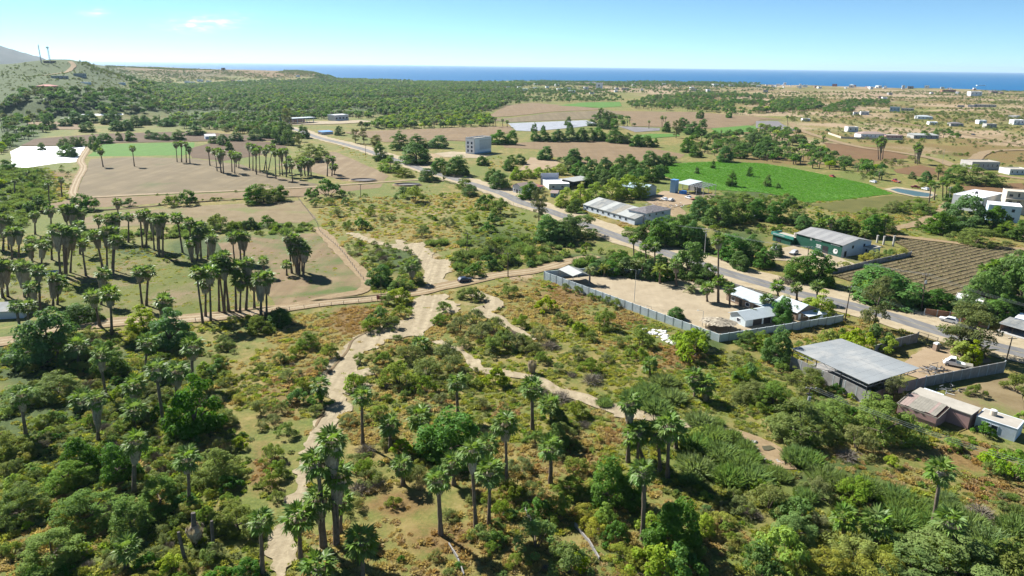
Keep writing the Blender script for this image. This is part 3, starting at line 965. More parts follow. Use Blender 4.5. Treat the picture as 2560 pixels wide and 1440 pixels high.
def tree_proto(kind, seed):
    """Unit tree: crown about 1 wide, 1 high. Returns (trunk mesh, crown mesh)."""
    rng = np.random.default_rng(1000 + seed)
    lobes = []
    if kind == 'mango':
        lobes = dome(rng, 100, 0.39, 0.12, 0.84, 0.08, 0.14, 0.42, 0.2)
        v, f = cloud(rng, lobes, 100, 0.043, 0.6, 1.1, 0.3, 0.42, 0.08)
        mat, h0, r0 = F_mango, 0.2, 0.03
    elif kind == 'bright':
        lobes = dome(rng, 84, 0.40, 0.12, 0.85, 0.06, 0.13, 0.4, 0.3)
        v, f = cloud(rng, lobes, 84, 0.05, 0.45, 1.0, 0.4, 0.5, 0.15)
        mat, h0, r0 = F_bright, 0.18, 0.025
    elif kind == 'tall':                                   # narrow, loose, grey green
        for i in range(44):
            z = 0.16 + 0.8 * rng.random()
            w = 0.36 * (1 - abs(z - 0.52) / 0.62) ** 0.5
            a = rng.random() * 2 * math.pi
            rr = w * rng.random() ** 0.6
            lobes.append((rr * math.cos(a), rr * math.sin(a), z, 0.06 + 0.06 * rng.random()))
        v, f = cloud(rng, lobes, 120, 0.04, 0.4, 0.9, 0.2, 0.6, 0.3)
        mat, h0, r0 = F_grey, 0.45, 0.022
    elif kind == 'mesquite':                               # wide, airy, fine leaved
        lobes = dome(rng, 120, 0.43, 0.10, 0.84, 0.05, 0.11, 0.4, 0.35)
        v, f = cloud(rng, lobes, 92, 0.033, 0.5, 1.0, 0.4, 0.5, 0.2)
        mat, h0, r0 = F_scrub, 0.15, 0.022
    else:                                                  # 'grove': the mixed roadside tree
        lobes = dome(rng, 100, 0.40, 0.10, 0.85, 0.07, 0.13, 0.42, 0.25)
        v, f = cloud(rng, lobes, 90, 0.042, 0.55, 1.0, 0.35, 0.5, 0.15)
        mat, h0, r0 = F_far, 0.2, 0.026
    tint = rng.random(len(f)) * 0.6 + np.repeat(rng.random(len(lobes)), len(f) // len(lobes))[:len(f)] * 0.4 if len(f) % len(lobes) == 0 else rng.random(len(f))
    crown = mesh_np(kind + '_crown', v, f, [mat], tint=tint)
    trunk = limbs(rng, lobes, h0, r0).mesh(kind + '_trunk', M_wood)
    return trunk, crown


def shrub_proto(kind, seed):
    """Unit shrub, one mesh: leaves and stems, about 1 wide and 0.6 high."""
    rng = np.random.default_rng(2000 + seed)
    lobes = []
    nl = 30
    p1, p2 = rng.random(2) * 6.283
    for i in range(nl):
        a = rng.random() * 2 * math.pi
        rr = 0.42 * rng.random() ** 0.55 * (1 + .22 * math.sin(2 * a + p1) + .16 * math.sin(3 * a + p2))
        lobes.append((rr * math.cos(a), rr * math.sin(a), 0.07 + 0.40 * max(0, 1 - (rr / 0.5) ** 2) * (0.45 + 0.75 * rng.random()), 0.055 + 0.075 * rng.random()))
    if kind == 'reed':
        n = 520
        a = rng.random(n) * 2 * math.pi
        rr = 0.46 * rng.random(n) ** 0.6
        base = np.stack([rr * np.cos(a), rr * np.sin(a), np.zeros(n)], 1)
        lean = unit(np.stack([np.cos(a) * rr * 1.3 + rng.normal(size=n) * 0.22, np.sin(a) * rr * 1.3 + rng.normal(size=n) * 0.22, np.ones(n)], 1))
        L = (0.45 + 0.4 * rng.random(n)) * (1 - 0.35 * (rr / 0.46) ** 2)
        side = unit(np.cross(lean, rng.normal(size=(n, 3))))
        w = 0.016 + 0.012 * rng.random(n)
        tip = base + lean * L[:, None] + np.stack([np.cos(a), np.sin(a), -0.5 * np.ones(n)], 1) * 0.07 * rng.random((n, 1))
        midp = base + lean * (L * 0.55)[:, None]
        v = np.stack([base - side * w[:, None] * 0.6, base + side * w[:, None] * 0.6, midp + side * w[:, None], tip, midp - side * w[:, None]], 1).reshape(-1, 3)
        f = np.arange(5 * n).reshape(-1, 5)
        C = midp[rng.integers(0, n, 900)] + rng.normal(size=(900, 3)) * np.array([.035, .035, .10])
        v2, f2 = leaves(rng, C, unit(rng.normal(size=(900, 3)) + np.array([0, 0, .6])), 0.085 * (0.6 + rng.random(900)), 0.22)
        fs = [f, f2 + len(v)]
        return mesh_np('reed_clump', np.concatenate([v, v2]), fs, [F_reed], tint=rng.random(n + 900))
    if kind == 'twig':
        n = 620
        a = rng.random(n) * 2 * math.pi
        el = rng.random(n) * 1.2 + 0.15
        d = np.stack([np.cos(a) * np.cos(el), np.sin(a) * np.cos(el), np.sin(el) * 0.8], 1)
        r0 = 0.12 + 0.3 * rng.random(n)
        base = d * r0[:, None]
        dd = unit(d + rng.normal(size=(n, 3)) * 0.5)
        tip = base + dd * (0.10 + 0.12 * rng.random(n))[:, None]
        side = unit(np.cross(dd, rng.normal(size=(n, 3)))) * 0.008
        v = np.stack([base - side, base + side, tip + side * 0.4, tip - side * 0.4], 1).reshape(-1, 3)
        return mesh_np('twig_shrub', v, np.arange(4 * n).reshape(-1, 4), [F_twig], tint=rng.random(n))
    mat, per, size, asp, fill = {'scrub': (F_scrub, 84, 0.046, 0.5, 0.2), 'thorn': (F_thorn, 84, 0.042, 0.45, 0.3), 'leafy': (F_mango, 72, 0.055, 0.6, 0.12),
                                 'vine': (F_bright, 72, 0.052, 0.65, 0.12), 'mound': (F_oliveg, 76, 0.05, 0.3, 0.25)}[kind]
    v, f = cloud(rng, lobes, per, size, asp, 1.0, 0.4, 0.5, fill, 0.9)
    tint = rng.random(len(f)) * 0.55 + np.repeat(rng.random(nl), per) * 0.45
    mb = MB()
    for i in range(7):
        q = Vector([float(c_) for c_ in lobes[i][:3]])
        mb.tube([(q.x * 0.15, q.y * 0.15, -0.02), (q.x * 0.6, q.y * 0.6, q.z * 0.6), q], [0.014, 0.009, 0.004], 4, 0, False)
    v2 = np.array(mb.v)
    f2 = np.array([x for x in mb.f]) + len(v)
    return mesh_np(kind + '_shrub', np.concatenate([v, v2]), [f, f2], [mat, M_wood], np.concatenate([np.zeros(len(f)), np.ones(len(f2))]), np.concatenate([tint, np.zeros(len(f2))]))


def fan_frond(rng, pet=1.0, blade=0.95, n=11, droop=0.35):
    """A fan-palm frond along +x: petiole and a pleated fan of drooping segments. (verts, quads)"""
    V_, F_ = [], []

    def q(*vs):
        b = len(V_)
        V_.extend(vs)
        F_.append((b, b + 1, b + 2, b + 3))
    sag = -0.10 * pet
    q((0, -.035, 0), (0, .035, 0), (pet, .022, sag), (pet, -.022, sag))
    o = np.array([pet, 0, sag])
    for k in range(n):
        a0 = math.radians(-118 + 236 * k / n)
        a1 = math.radians(-118 + 236 * (k + 1) / n)
        am = 0.5 * (a0 + a1)
        L = blade * (1.0 - 0.22 * (abs(am) / 2.0) ** 2) * (0.85 + 0.3 * rng.random())
        up = 0.05 if k % 2 else -0.05
        m0 = o + np.array([math.cos(a0) * L * .6, math.sin(a0) * L * .6, -0.06 * L + up])
        m1 = o + np.array([math.cos(a1) * L * .6, math.sin(a1) * L * .6, -0.06 * L - up])
        tp = o + np.array([math.cos(am) * L, math.sin(am) * L, -droop * L * (0.6 + 0.8 * rng.random())])
        q(tuple(o), tuple(m0), tuple(tp), tuple(m1))
    return np.array(V_), np.array(F_)


def rot_z(v, a):
    c_, s_ = math.cos(a), math.sin(a)
    return np.stack([v[:, 0] * c_ - v[:, 1] * s_, v[:, 0] * s_ + v[:, 1] * c_, v[:, 2]], 1)


def rot_y(v, a):
    c_, s_ = math.cos(a), math.sin(a)
    return np.stack([v[:, 0] * c_ + v[:, 2] * s_, v[:, 1], -v[:, 0] * s_ + v[:, 2] * c_], 1)


FROND_MESH = []
for i in range(6):
    rng = np.random.default_rng(300 + i)
    v, f = fan_frond(rng, 0.95 + 0.15 * rng.random(), 0.92 + 0.16 * rng.random(), 11, 0.30 + 0.12 * i / 5)
    FROND_MESH.append(mesh_np('fan_frond', v, f, [F_palm], tint=rng.random(len(f))))


def frond_angles(rng, n=27):
    """(azimuth, elevation) of the fronds of one crown: upright in the middle, hanging at the rim."""
    out = []
    for k in range(n):
        t_ = (k + 0.5) / n
        out.append((k * 2.39996 + rng.normal() * 0.15, math.radians(78 - 112 * t_ ** 0.9 + rng.normal() * 6)))
    return out


def crown_mesh(seed, lo=False):
    rng = np.random.default_rng(400 + seed)
    vs, fs, b = [], [], 0
    for a, e in frond_angles(rng, 14 if lo else 27):
        v, f = fan_frond(rng, 1.0, 1.0, 5 if lo else 9, 0.35)
        v = rot_z(rot_y(v, -e), a)
        vs.append(v)
        fs.append(f + b)
        b += len(v)
    f = np.concatenate(fs)
    return np.concatenate(vs), f


CROWN_MESH = []
for i in range(5):
    v, f = crown_mesh(i)
    CROWN_MESH.append(mesh_np('palm_crown', v, f, [F_palm], tint=np.random.default_rng(i).random(len(f))))


def skirt_arrays(seed, n=150, taper=0.5):
    """Dead fronds hanging from z=0 to z=-1 around the trunk; radius about 1 at the top, narrower below."""
    rng = np.random.default_rng(500 + seed)
    a = rng.random(n) * 2 * math.pi
    z0 = -0.85 * rng.random(n) ** 1.15
    L = 0.22 + 0.25 * rng.random(n)
    r0 = (1 - taper * (-z0)) * (0.55 + 0.25 * rng.random(n))
    r1 = (1 - taper * np.minimum(-z0 + L, 1)) * (0.8 + 0.35 * rng.random(n))
    rad_ = np.stack([np.cos(a), np.sin(a), 0 * a], 1)
    tan = np.stack([-np.sin(a), np.cos(a), 0 * a], 1)
    A = rad_ * r0[:, None] + np.array([0, 0, 1]) * (z0 + 0.1)[:, None]
    B = rad_ * r1[:, None] + np.array([0, 0, 1]) * (z0 - L)[:, None] + tan * (rng.normal(size=n) * 0.12)[:, None]
    M_ = 0.45 * A + 0.55 * B + rad_ * 0.10
    w = (0.10 + 0.10 * rng.random(n))[:, None]
    v = np.stack([A - tan * w * 0.5, A + tan * w * 0.5, M_ + tan * w, M_ - tan * w, B + tan * w * 0.35, B - tan * w * 0.35], 1).reshape(-1, 3)
    b = np.arange(n)[:, None] * 6
    f = np.concatenate([b + np.array([[0, 1, 2, 3]]), b + np.array([[3, 2, 4, 5]])])
    core_n = 9
    t_ = np.linspace(0, 2 * math.pi, core_n, endpoint=False)
    rings = []
    for z, r in ((0.12, 0.30), (-0.15, 0.55), (-0.6, 0.55 - 0.35 * taper), (-0.98, 0.55 - 0.5 * taper)):
        rings.append(np.stack([np.cos(t_) * r, np.sin(t_) * r, 0 * t_ + z], 1))
    cv = np.concatenate(rings)
    cf = []
    for i in range(3):
        for k in range(core_n):
            cf.append((i * core_n + k, i * core_n + (k + 1) % core_n, (i + 1) * core_n + (k + 1) % core_n, (i + 1) * core_n + k))
    return np.concatenate([v, cv]), np.concatenate([f, np.array(cf) + len(v)]), np.concatenate([rng.random(len(f)), np.full(len(cf), 0.1)])


SKIRT_MESH = []
for i in range(4):
    v, f, ti = skirt_arrays(i, 150, 0.55)
    SKIRT_MESH.append(mesh_np('dead_fronds', v, f, [F_dead], tint=ti))


def trunk_arrays(seed, n=8, rings=9):
    """Unit-high palm trunk with a swollen foot and ringed surface."""
    rng = np.random.default_rng(600 + seed)
    vs = []
    for i in range(rings):
        z = i / (rings - 1)
        r = 0.32 * (1 + 0.6 * math.exp(-z * 9)) * (0.93 + 0.14 * (i % 2)) * (1 - 0.15 * z)
        dx = 0.12 * math.sin(z * 2.6 + seed) - 0.12 * math.sin(seed)
        t_ = np.linspace(0, 2 * math.pi, n, endpoint=False) + i * 0.2
        vs.append(np.stack([np.cos(t_) * r + dx * z * (1 - z) * 4, np.sin(t_) * r, 0 * t_ + z - (0.05 if i == 0 else 0)], 1))
    fs = [(i * n + k, i * n + (k + 1) % n, (i + 1) * n + (k + 1) % n, (i + 1) * n + k) for i in range(rings - 1) for k in range(n)]
    return np.concatenate(vs), np.array(fs)


TRUNK_MESH = []
for i in range(3):
    v, f = trunk_arrays(i)
    TRUNK_MESH.append(mesh_np('palm_trunk', v, f, [M_bark], smooth_shade=True))


def feather_crown(seed):
    """Crown of arching pinnate fronds (coconut-like)."""
    rng = np.random.default_rng(700 + seed)
    V_, F_ = [], []
    for k in range(17):
        a = k * 2.39996
        e = math.radians(72 - 95 * (k + .5) / 17)
        L = 2.6 * (0.85 + 0.3 * rng.random())
        for s_ in range(14):
            u = (s_ + 1) / 14.5
            x = math.cos(e) * L * u
            z = math.sin(e) * L * u - 0.95 * u * u * L * 0.5
            for sd in (-1, 1):
                b = len(V_)
                lw = 0.62 * math.sin(math.pi * (0.15 + 0.85 * u) ** 0.8) + 0.12
                p = [(x, 0, z), (x + .10, 0, z - .02), (x + 0.28, sd * lw, z - 0.28 * lw - 0.1), (x + 0.16, sd * lw, z - 0.28 * lw - 0.12)]
                v = rot_z(np.array(p), a)
                V_.extend([tuple(q_) for q_ in v])
                F_.append((b, b + 1, b + 2, b + 3))
    return mesh_np('feather_crown', np.array(V_), np.array(F_), [F_feather], tint=rng.random(len(F_)))


FEATHER_MESH = [feather_crown(i) for i in range(2)]
TREE = {k: [tree_proto(k, i + 10 * j) for i in range(4)] for j, k in enumerate(('mango', 'bright', 'tall', 'mesquite', 'grove'))}
SHRUB = {k: [shrub_proto(k, i + 10 * j) for i in range(4)] for j, k in enumerate(('scrub', 'thorn', 'leafy', 'vine', 'mound', 'reed', 'twig'))}

# ------------------------------------------------------------------ placing single plants
PLANTS = []       # (object, category, pixel x, pixel y, description)


def palm(bx, by, tx, ty, skirt=1, kind='fan', base=None):
    b = base or G(bx, by)
    tp = top_of(b, tx, ty)
    d0 = math.hypot(b.x, b.y)
    ax = tp - b
    Ht = max(ax.length, 1.6)
    rng = random.Random(int(bx * 7919 + by))
    near = d0 < 185
    rc = 1.24 + 0.42 * (rng.random() - 0.5)
    if kind == 'feather':
        rc *= 0.95
    elif skirt >= 1 and d0 > 185:
        rc *= 1.12
    hc = max(Ht - 0.95 * rc, 0.7)                         # where the fronds leave the trunk
    root = empty('feather_palm' if kind == 'feather' else 'fan_palm', b)
    root.rotation_mode = 'QUATERNION'
    root.rotation_quaternion = (Vector((0, 0, 1)).rotation_difference(ax.normalized())) @ Matrix.Rotation(rng.random() * 6.28, 3, 'Z').to_quaternion()
    tr = link('trunk', TRUNK_MESH[rng.randrange(3)], root)
    tw = (0.85 + 0.3 * rng.random()) * (1.0 if hc > 3 else 0.8)
    tr.scale = (tw, tw, hc)
    if kind == 'feather':
        cr = link('crown', FEATHER_MESH[rng.randrange(2)], root, (0, 0, hc))
        cr.scale = (rc, rc, rc)
    elif near:
        nrng = np.random.default_rng(int(bx * 31 + by))
        for a, e in frond_angles(nrng, 27):
            fr = link('frond', FROND_MESH[int(nrng.integers(6))], root, (0, 0, hc - 0.12 + 0.2 * math.sin(e)))
            fr.rotation_euler = (0, -e, a)
            s_ = rc * (0.92 + 0.22 * nrng.random())
            fr.scale = (s_, s_, s_)
    else:
        cr = link('crown', CROWN_MESH[rng.randrange(5)], root, (0, 0, hc))
        cr.rotation_euler = (0, 0, rng.random() * 6.28)
        cr.scale = (rc, rc, rc)
    if kind != 'feather' and skirt >= 0:
        L = {0: 1.4, 1: 2.5, 2: 4.9}[skirt] * (0.7 + 0.6 * rng.random())
        L = min(L, hc * 0.8)
        sk = link('dead_fronds', SKIRT_MESH[rng.randrange(4)], root, (0, 0, hc - 0.1))
        sw = {0: 0.95, 1: 1.1, 2: 1.15}[skirt] * (0.9 + 0.2 * rng.random()) * rc
        sk.scale = (sw, sw, L)
        sk.rotation_euler = (0, 0, rng.random() * 6.28)
    hw = 'tall' if Ht > 9.5 else ('low' if Ht < 4.5 else 'medium')
    desc = hw + (' feather palm' if kind == 'feather' else ' fan palm' + {0: '', 1: ' with dead skirt', 2: ' with long dead skirt', -1: ''}[skirt])
    PLANTS.append((root, 'palm tree', tx, ty, desc))
    return root


def tree(bx, by, w, h, kind='grove'):
    b = G(bx, by)
    sl = math.hypot(math.hypot(b.x, b.y), CAM_H - b.z)
    W = w * sl / FPX
    Ht = max(h * sl / FPX * (0.8 if kind == 'mesquite' else 1.0), W * 0.45)
    rng = random.Random(int(bx * 131 + by * 7))
    trunk, crown = TREE[kind][rng.randrange(4)]
    root = empty('tree', b, rng.random() * 6.28)
    s_ = (W * 1.14, W * 1.14, Ht * 1.06)
    a = link('trunk', trunk, root)
    a.scale = s_
    c_ = link('crown', crown, root)
    c_.scale = s_
    look = {'mango': 'dense dark green tree', 'bright': 'bright yellow green tree', 'tall': 'slender grey green tree', 'mesquite': 'wide airy green tree', 'grove': 'round green tree'}[kind]
    size = 'large ' if W > 7.5 else ('small ' if W < 4.2 else '')
    PLANTS.append((root, 'tree', bx, by - h / 2, size + look))
    return root


def shrub_at(p, W, kind, hk=1.0, rng=random):
    o = link({'reed': 'reed_clump', 'twig': 'dead_shrub'}.get(kind, 'shrub'), SHRUB[kind][rng.randrange(4)])
    o.location = p
    o.rotation_euler = (0, 0, rng.random() * 6.28)
    o.scale = (W, W * (0.8 + 0.4 * rng.random()), W * hk)
    look = {'scrub': 'green scrub bush', 'thorn': 'grey green thorn bush', 'leafy': 'dark leafy bush', 'vine': 'bright green leafy bush', 'mound': 'olive weed mound', 'reed': 'green reed clump', 'twig': 'bare grey brown brush'}[kind]
    x, y = pix(p)
    PLANTS.append((o, {'reed': 'reeds'}.get(kind, 'shrub'), x, y, ('large ' if W > 5 else 'small ' if W < 2.6 else '') + look))
    return o

# ================================================================== buildings
M_wblue = plain('pale_blue_wall_paint', (0.52, 0.585, 0.60), 0.85, 0.12, 0.7, 0, 0.2, (0.30, 0.30, 0.27))
M_post = plain('wall_post_concrete', (0.33, 0.36, 0.36), 0.9, 0.2, 1.0)
M_block = plain('concrete_block', (0.26, 0.25, 0.24), 0.95, 0.25, 0.8, 0, 0.1, (0.16, 0.145, 0.125))
M_pinkblock = plain('pink_block', (0.36, 0.26, 0.24), 0.95, 0.2, 0.8, 0, 0.1, (0.24, 0.2, 0.17))
M_pink = plain('pink_plaster', (0.38, 0.235, 0.225), 0.9, 0.12, 0.5, 0, 0.15, (0.36, 0.27, 0.24))
M_wplast = plain('white_plaster', (0.58, 0.585, 0.59), 0.9, 0.08, 0.5, 0, 0.15, (0.45, 0.44, 0.42))
M_bwhite = plain('bluish_white_paint', (0.54, 0.60, 0.66), 0.85, 0.1, 0.5, 0, 0.2, (0.42, 0.42, 0.42))
M_cream = plain('cream_plaster', (0.48, 0.42, 0.34), 0.9, 0.1, 0.5, 0, 0.15)
M_lblue = plain('light_blue_paint', (0.22, 0.36, 0.47), 0.85, 0.1, 0.5, 0, 0.2)
M_blue = plain('blue_paint', (0.10, 0.24, 0.52), 0.7, 0.15, 0.5)
M_steel = plain('grey_roof_steel', (0.21, 0.225, 0.23), 0.65, 0.12, 0.25, 0.0, 0.3, (0.42, 0.40, 0.36))
M_wroof = plain('white_roof_steel', (0.37, 0.415, 0.43), 0.55, 0.1, 0.3, 0.0, 0.4)
M_oldroof = plain('old_roof_sheet', (0.165, 0.175, 0.175), 0.8, 0.25, 0.5, 0.0, 0.2, (0.40, 0.37, 0.30))
M_oldroof2 = plain('weathered_roof_sheet', (0.225, 0.21, 0.175), 0.8, 0.25, 0.5, 0.0, 0.2)
M_paleroof = plain('pale_roof_sheet', (0.29, 0.30, 0.285), 0.7, 0.15, 0.5, 0.0, 0.3)
M_tile = plain('dark_shingle', (0.16, 0.15, 0.155), 0.9, 0.4, 1.2, 0.0, 0.1)
M_redroof = plain('red_roof_tile', (0.36, 0.14, 0.12), 0.85, 0.2, 0.8)
M_pinkroof = plain('faded_pink_tile', (0.27, 0.205, 0.18), 0.85, 0.15, 0.8)
M_flat = plain('roof_screed', (0.33, 0.305, 0.26), 0.95, 0.15, 0.4, 0, 0.1)
M_wflat = plain('white_roof_coating', (0.78, 0.79, 0.80), 0.85, 0.05, 0.4, 0, 0.2)
M_thatch = plain('palm_thatch', (0.26, 0.22, 0.18), 0.98, 0.45, 3.0, 0, 0.05)
M_green = plain('dark_green_paint', (0.015, 0.085, 0.055), 0.7, 0.2, 0.5)
M_teal = plain('teal_sign', (0.05, 0.24, 0.19), 0.7, 0.15, 0.8)
M_white = MATS['white_mulch_film'] if False else plain('white_paint', (0.75, 0.75, 0.74), 0.6, 0.05, 1.0)
M_dark = plain('dark_opening', (0.02, 0.02, 0.024), 0.5, 0.2, 1.0, 0, 0.4)
t = NT('window_glass')
t.b.inputs['Specular IOR Level'].default_value = 0.5
t.out((0.025, 0.035, 0.055), 0.15)
M_glass = t.m
M_iron = plain('dark_iron', (0.05, 0.05, 0.055), 0.6, 0.2, 2.0, 0.3)
M_galv = plain('galvanised_steel', (0.38, 0.39, 0.40), 0.55, 0.15, 2.0, 0.5)
M_pole = plain('weathered_pole_wood', (0.10, 0.075, 0.058), 0.95, 0.3, 2.0)
M_conc = plain('pole_concrete', (0.36, 0.35, 0.33), 0.95, 0.15, 1.0)
M_brick = plain('raw_brick', (0.30, 0.155, 0.095), 0.95, 0.25, 1.5, 0, 0.1, (0.26, 0.22, 0.18))
M_stone = plain('rubble_white', (0.58, 0.57, 0.55), 0.9, 0.15, 1.0)
M_brownb = plain('brown_plaster', (0.26, 0.19, 0.14), 0.9, 0.2, 0.6)
M_tarp = plain('blue_tarp', (0.02, 0.20, 0.62), 0.5, 0.15, 1.0, 0, 0.4)
M_plastic = plain('black_plastic', (0.03, 0.03, 0.035), 0.75, 0.2, 0.6, 0, 0.15)


class Bld:
    """A building: x runs along the wall seen from A to B, y away from the camera, z up."""

    def __init__(s, name, label, cat, A, B, group=None, z=None):
        a, b = G(*A), G(*B)
        if z is not None:
            a.z = b.z = z
        u = (b - a)
        u.z = 0
        s.L = u.length
        s.root = empty(name, (a.x, a.y, min(a.z, b.z)), math.atan2(u.y, u.x), label, cat, group)

    def mb(s, name, mb, mat, parent=None):
        return mb.build(name, mat, parent or s.root)

    def box(s, name, x0, x1, y0, y1, z0, z1, mat, parent=None):
        return MB().box(x0, x1, y0, y1, z0, z1).build(name, mat, parent or s.root)

    def window(s, x, z, w, h, side='f', y=0.0, frame=None, pane=None):
        """A framed window: its pane set back inside the frame that stands proud of the wall."""
        fr, pn = MB(), MB()
        e, t_ = 0.10, 0.07

        def put(m, a0, a1, b0, b1, d0, d1):
            if side == 'f':
                m.box(a0, a1, y - d1, y - d0, b0, b1)
            elif side == 'b':
                m.box(a0, a1, y + d0, y + d1, b0, b1)
            elif side == 'l':
                m.box(y - d1, y - d0, a0, a1, b0, b1)
            else:
                m.box(y + d0, y + d1, a0, a1, b0, b1)
        put(fr, x - e, x, z - e, z + h + e, -.02, t_)
        put(fr, x + w, x + w + e, z - e, z + h + e, -.02, t_)
        put(fr, x, x + w, z - e, z, -.02, t_)
        put(fr, x, x + w, z + h, z + h + e, -.02, t_)
        put(pn, x, x + w, z, z + h, -.02, 0.025)
        o = fr.build('window', frame or M_white, s.root)
        pn.build('pane', pane or M_glass, o)
        return o

    def door(s, x, w, h, side='f', y=0.0, mat=None):
        m = MB()
        if side == 'f':
            m.box(x, x + w, y - 0.05, y + .02, 0, h)
        elif side == 'r':
            m.box(y - .02, y + 0.05, x, x + w, 0, h)
        else:
            m.box(y - 0.05, y + .02, x, x + w, 0, h)
        return m.build('door', mat or M_dark, s.root)

    def flat_roof(s, L, D, h, mat, par=0.45, t_=0.22, x0=0, y0=0, wall=None):
        r = MB().box(x0 + t_, x0 + L - t_, y0 + t_, y0 + D - t_, h, h + 0.12).build('roof', mat, s.root)
        p = MB()
        p.box(x0 - .04, x0 + L + .04, y0 - .04, y0 + t_, h, h + par)
        p.box(x0 - .04, x0 + L + .04, y0 + D - t_, y0 + D + .04, h, h + par)
        p.box(x0 - .04, x0 + t_, y0 + t_, y0 + D - t_, h, h + par)
        p.box(x0 + L - t_, x0 + L + .04, y0 + t_, y0 + D - t_, h, h + par)
        p.build('parapet', wall or mat, r)
        return r

    def gable_body(s, L, D, e, r, mat, axis='x', x0=0, y0=0):
        """Walls with gables; the ridge runs along the axis."""
        if axis == 'x':
            lo = [(x0, y0, 0), (x0 + L, y0, 0), (x0 + L, y0 + D, 0), (x0, y0 + D, 0)]
            v = lo + [(x0, y0, e), (x0 + L, y0, e), (x0 + L, y0 + D, e), (x0, y0 + D, e), (x0, y0 + D / 2, r), (x0 + L, y0 + D / 2, r)]
            f = [(0, 3, 2, 1), (0, 1, 5, 4), (2, 3, 7, 6), (1, 2, 6, 9, 5), (3, 0, 4, 8, 7), (4, 5, 9, 8), (6, 7, 8, 9)]
        else:
            lo = [(x0, y0, 0), (x0 + L, y0, 0), (x0 + L, y0 + D, 0), (x0, y0 + D, 0)]
            v = lo + [(x0, y0, e), (x0 + L, y0, e), (x0 + L, y0 + D, e), (x0, y0 + D, e), (x0 + L / 2, y0, r), (x0 + L / 2, y0 + D, r)]
            f = [(0, 3, 2, 1), (1, 2, 6, 5), (3, 0, 4, 7), (0, 1, 5, 8, 4), (2, 3, 7, 9, 6), (4, 8, 9, 7), (5, 6, 9, 8)]
        return MB().add(v, f).build('wall', mat, s.root)

    def gable_roof(s, L, D, e, r, mat, axis='x', ov=0.35, x0=0, y0=0, t_=0.10, parts=1, mats=None):
        """Two slopes as separate sheets, each of them in `parts` strips."""
        k = 0
        for sd in (0, 1):
            for i in range(parts):
                m = MB()
                if axis == 'x':
                    a, b = x0 - ov + (L + 2 * ov) * i / parts, x0 - ov + (L + 2 * ov) * (i + 1) / parts - (0.03 if i < parts - 1 else 0)
                    dz = ov * (r - e) / (D / 2)
                    if sd == 0:
                        q = [(a, y0 - ov, e - dz + .13), (b, y0 - ov, e - dz + .13), (b, y0 + D / 2, r + .13), (a, y0 + D / 2, r + .13)]
                    else:
                        q = [(a, y0 + D / 2 + .01, r + .128), (b, y0 + D / 2 + .01, r + .128), (b, y0 + D + ov, e - dz + .13), (a, y0 + D + ov, e - dz + .13)]
                else:
                    a, b = y0 - ov + (D + 2 * ov) * i / parts, y0 - ov + (D + 2 * ov) * (i + 1) / parts - (0.03 if i < parts - 1 else 0)
                    dz = ov * (r - e) / (L / 2)
                    if sd == 0:
                        q = [(x0 - ov, a, e - dz + .13), (x0 + L / 2, a, r + .13), (x0 + L / 2, b, r + .13), (x0 - ov, b, e - dz + .13)]
                    else:
                        q = [(x0 + L / 2 + .01, a, r + .128), (x0 + L + ov, a, e - dz + .13), (x0 + L + ov, b, e - dz + .13), (x0 + L / 2 + .01, b, r + .128)]
                m.slab(q, t_)
                m.build('roof_sheet' if parts > 1 else 'roof', mats[k % len(mats)] if mats else mat, s.root)
                k += 1

    def hip_roof(s, L, D, e, r, mat, ov=0.4, x0=0, y0=0, inset=None):
        i_ = inset if inset is not None else min(L, D) / 2
        a, b, c, d = (x0 - ov, y0 - ov), (x0 + L + ov, y0 - ov), (x0 + L + ov, y0 + D + ov), (x0 - ov, y0 + D + ov)
        if L >= D:
            R1, R2 = (x0 + i_, y0 + D / 2), (x0 + L - i_, y0 + D / 2)
            f = [(0, 1, 5, 4), (1, 2, 5), (2, 3, 4, 5), (3, 0, 4)]
        else:
            R1, R2 = (x0 + L / 2, y0 + i_), (x0 + L / 2, y0 + D - i_)
            f = [(0, 1, 4), (1, 2, 5, 4), (2, 3, 5), (3, 0, 4, 5)]
        v = [(*p, e + .08) for p in (a, b, c, d)] + [(*R1, r), (*R2, r)]
        v += [(*p, e - .06) for p in (a, b, c, d)]
        f = f + [(0, 6, 7, 1), (1, 7, 8, 2), (2, 8, 9, 3), (3, 9, 6, 0), (6, 9, 8, 7)]
        return MB().add(v, f).build('roof', mat, s.root)


def px_len(A, B):
    return (G(*A) - G(*B)).length


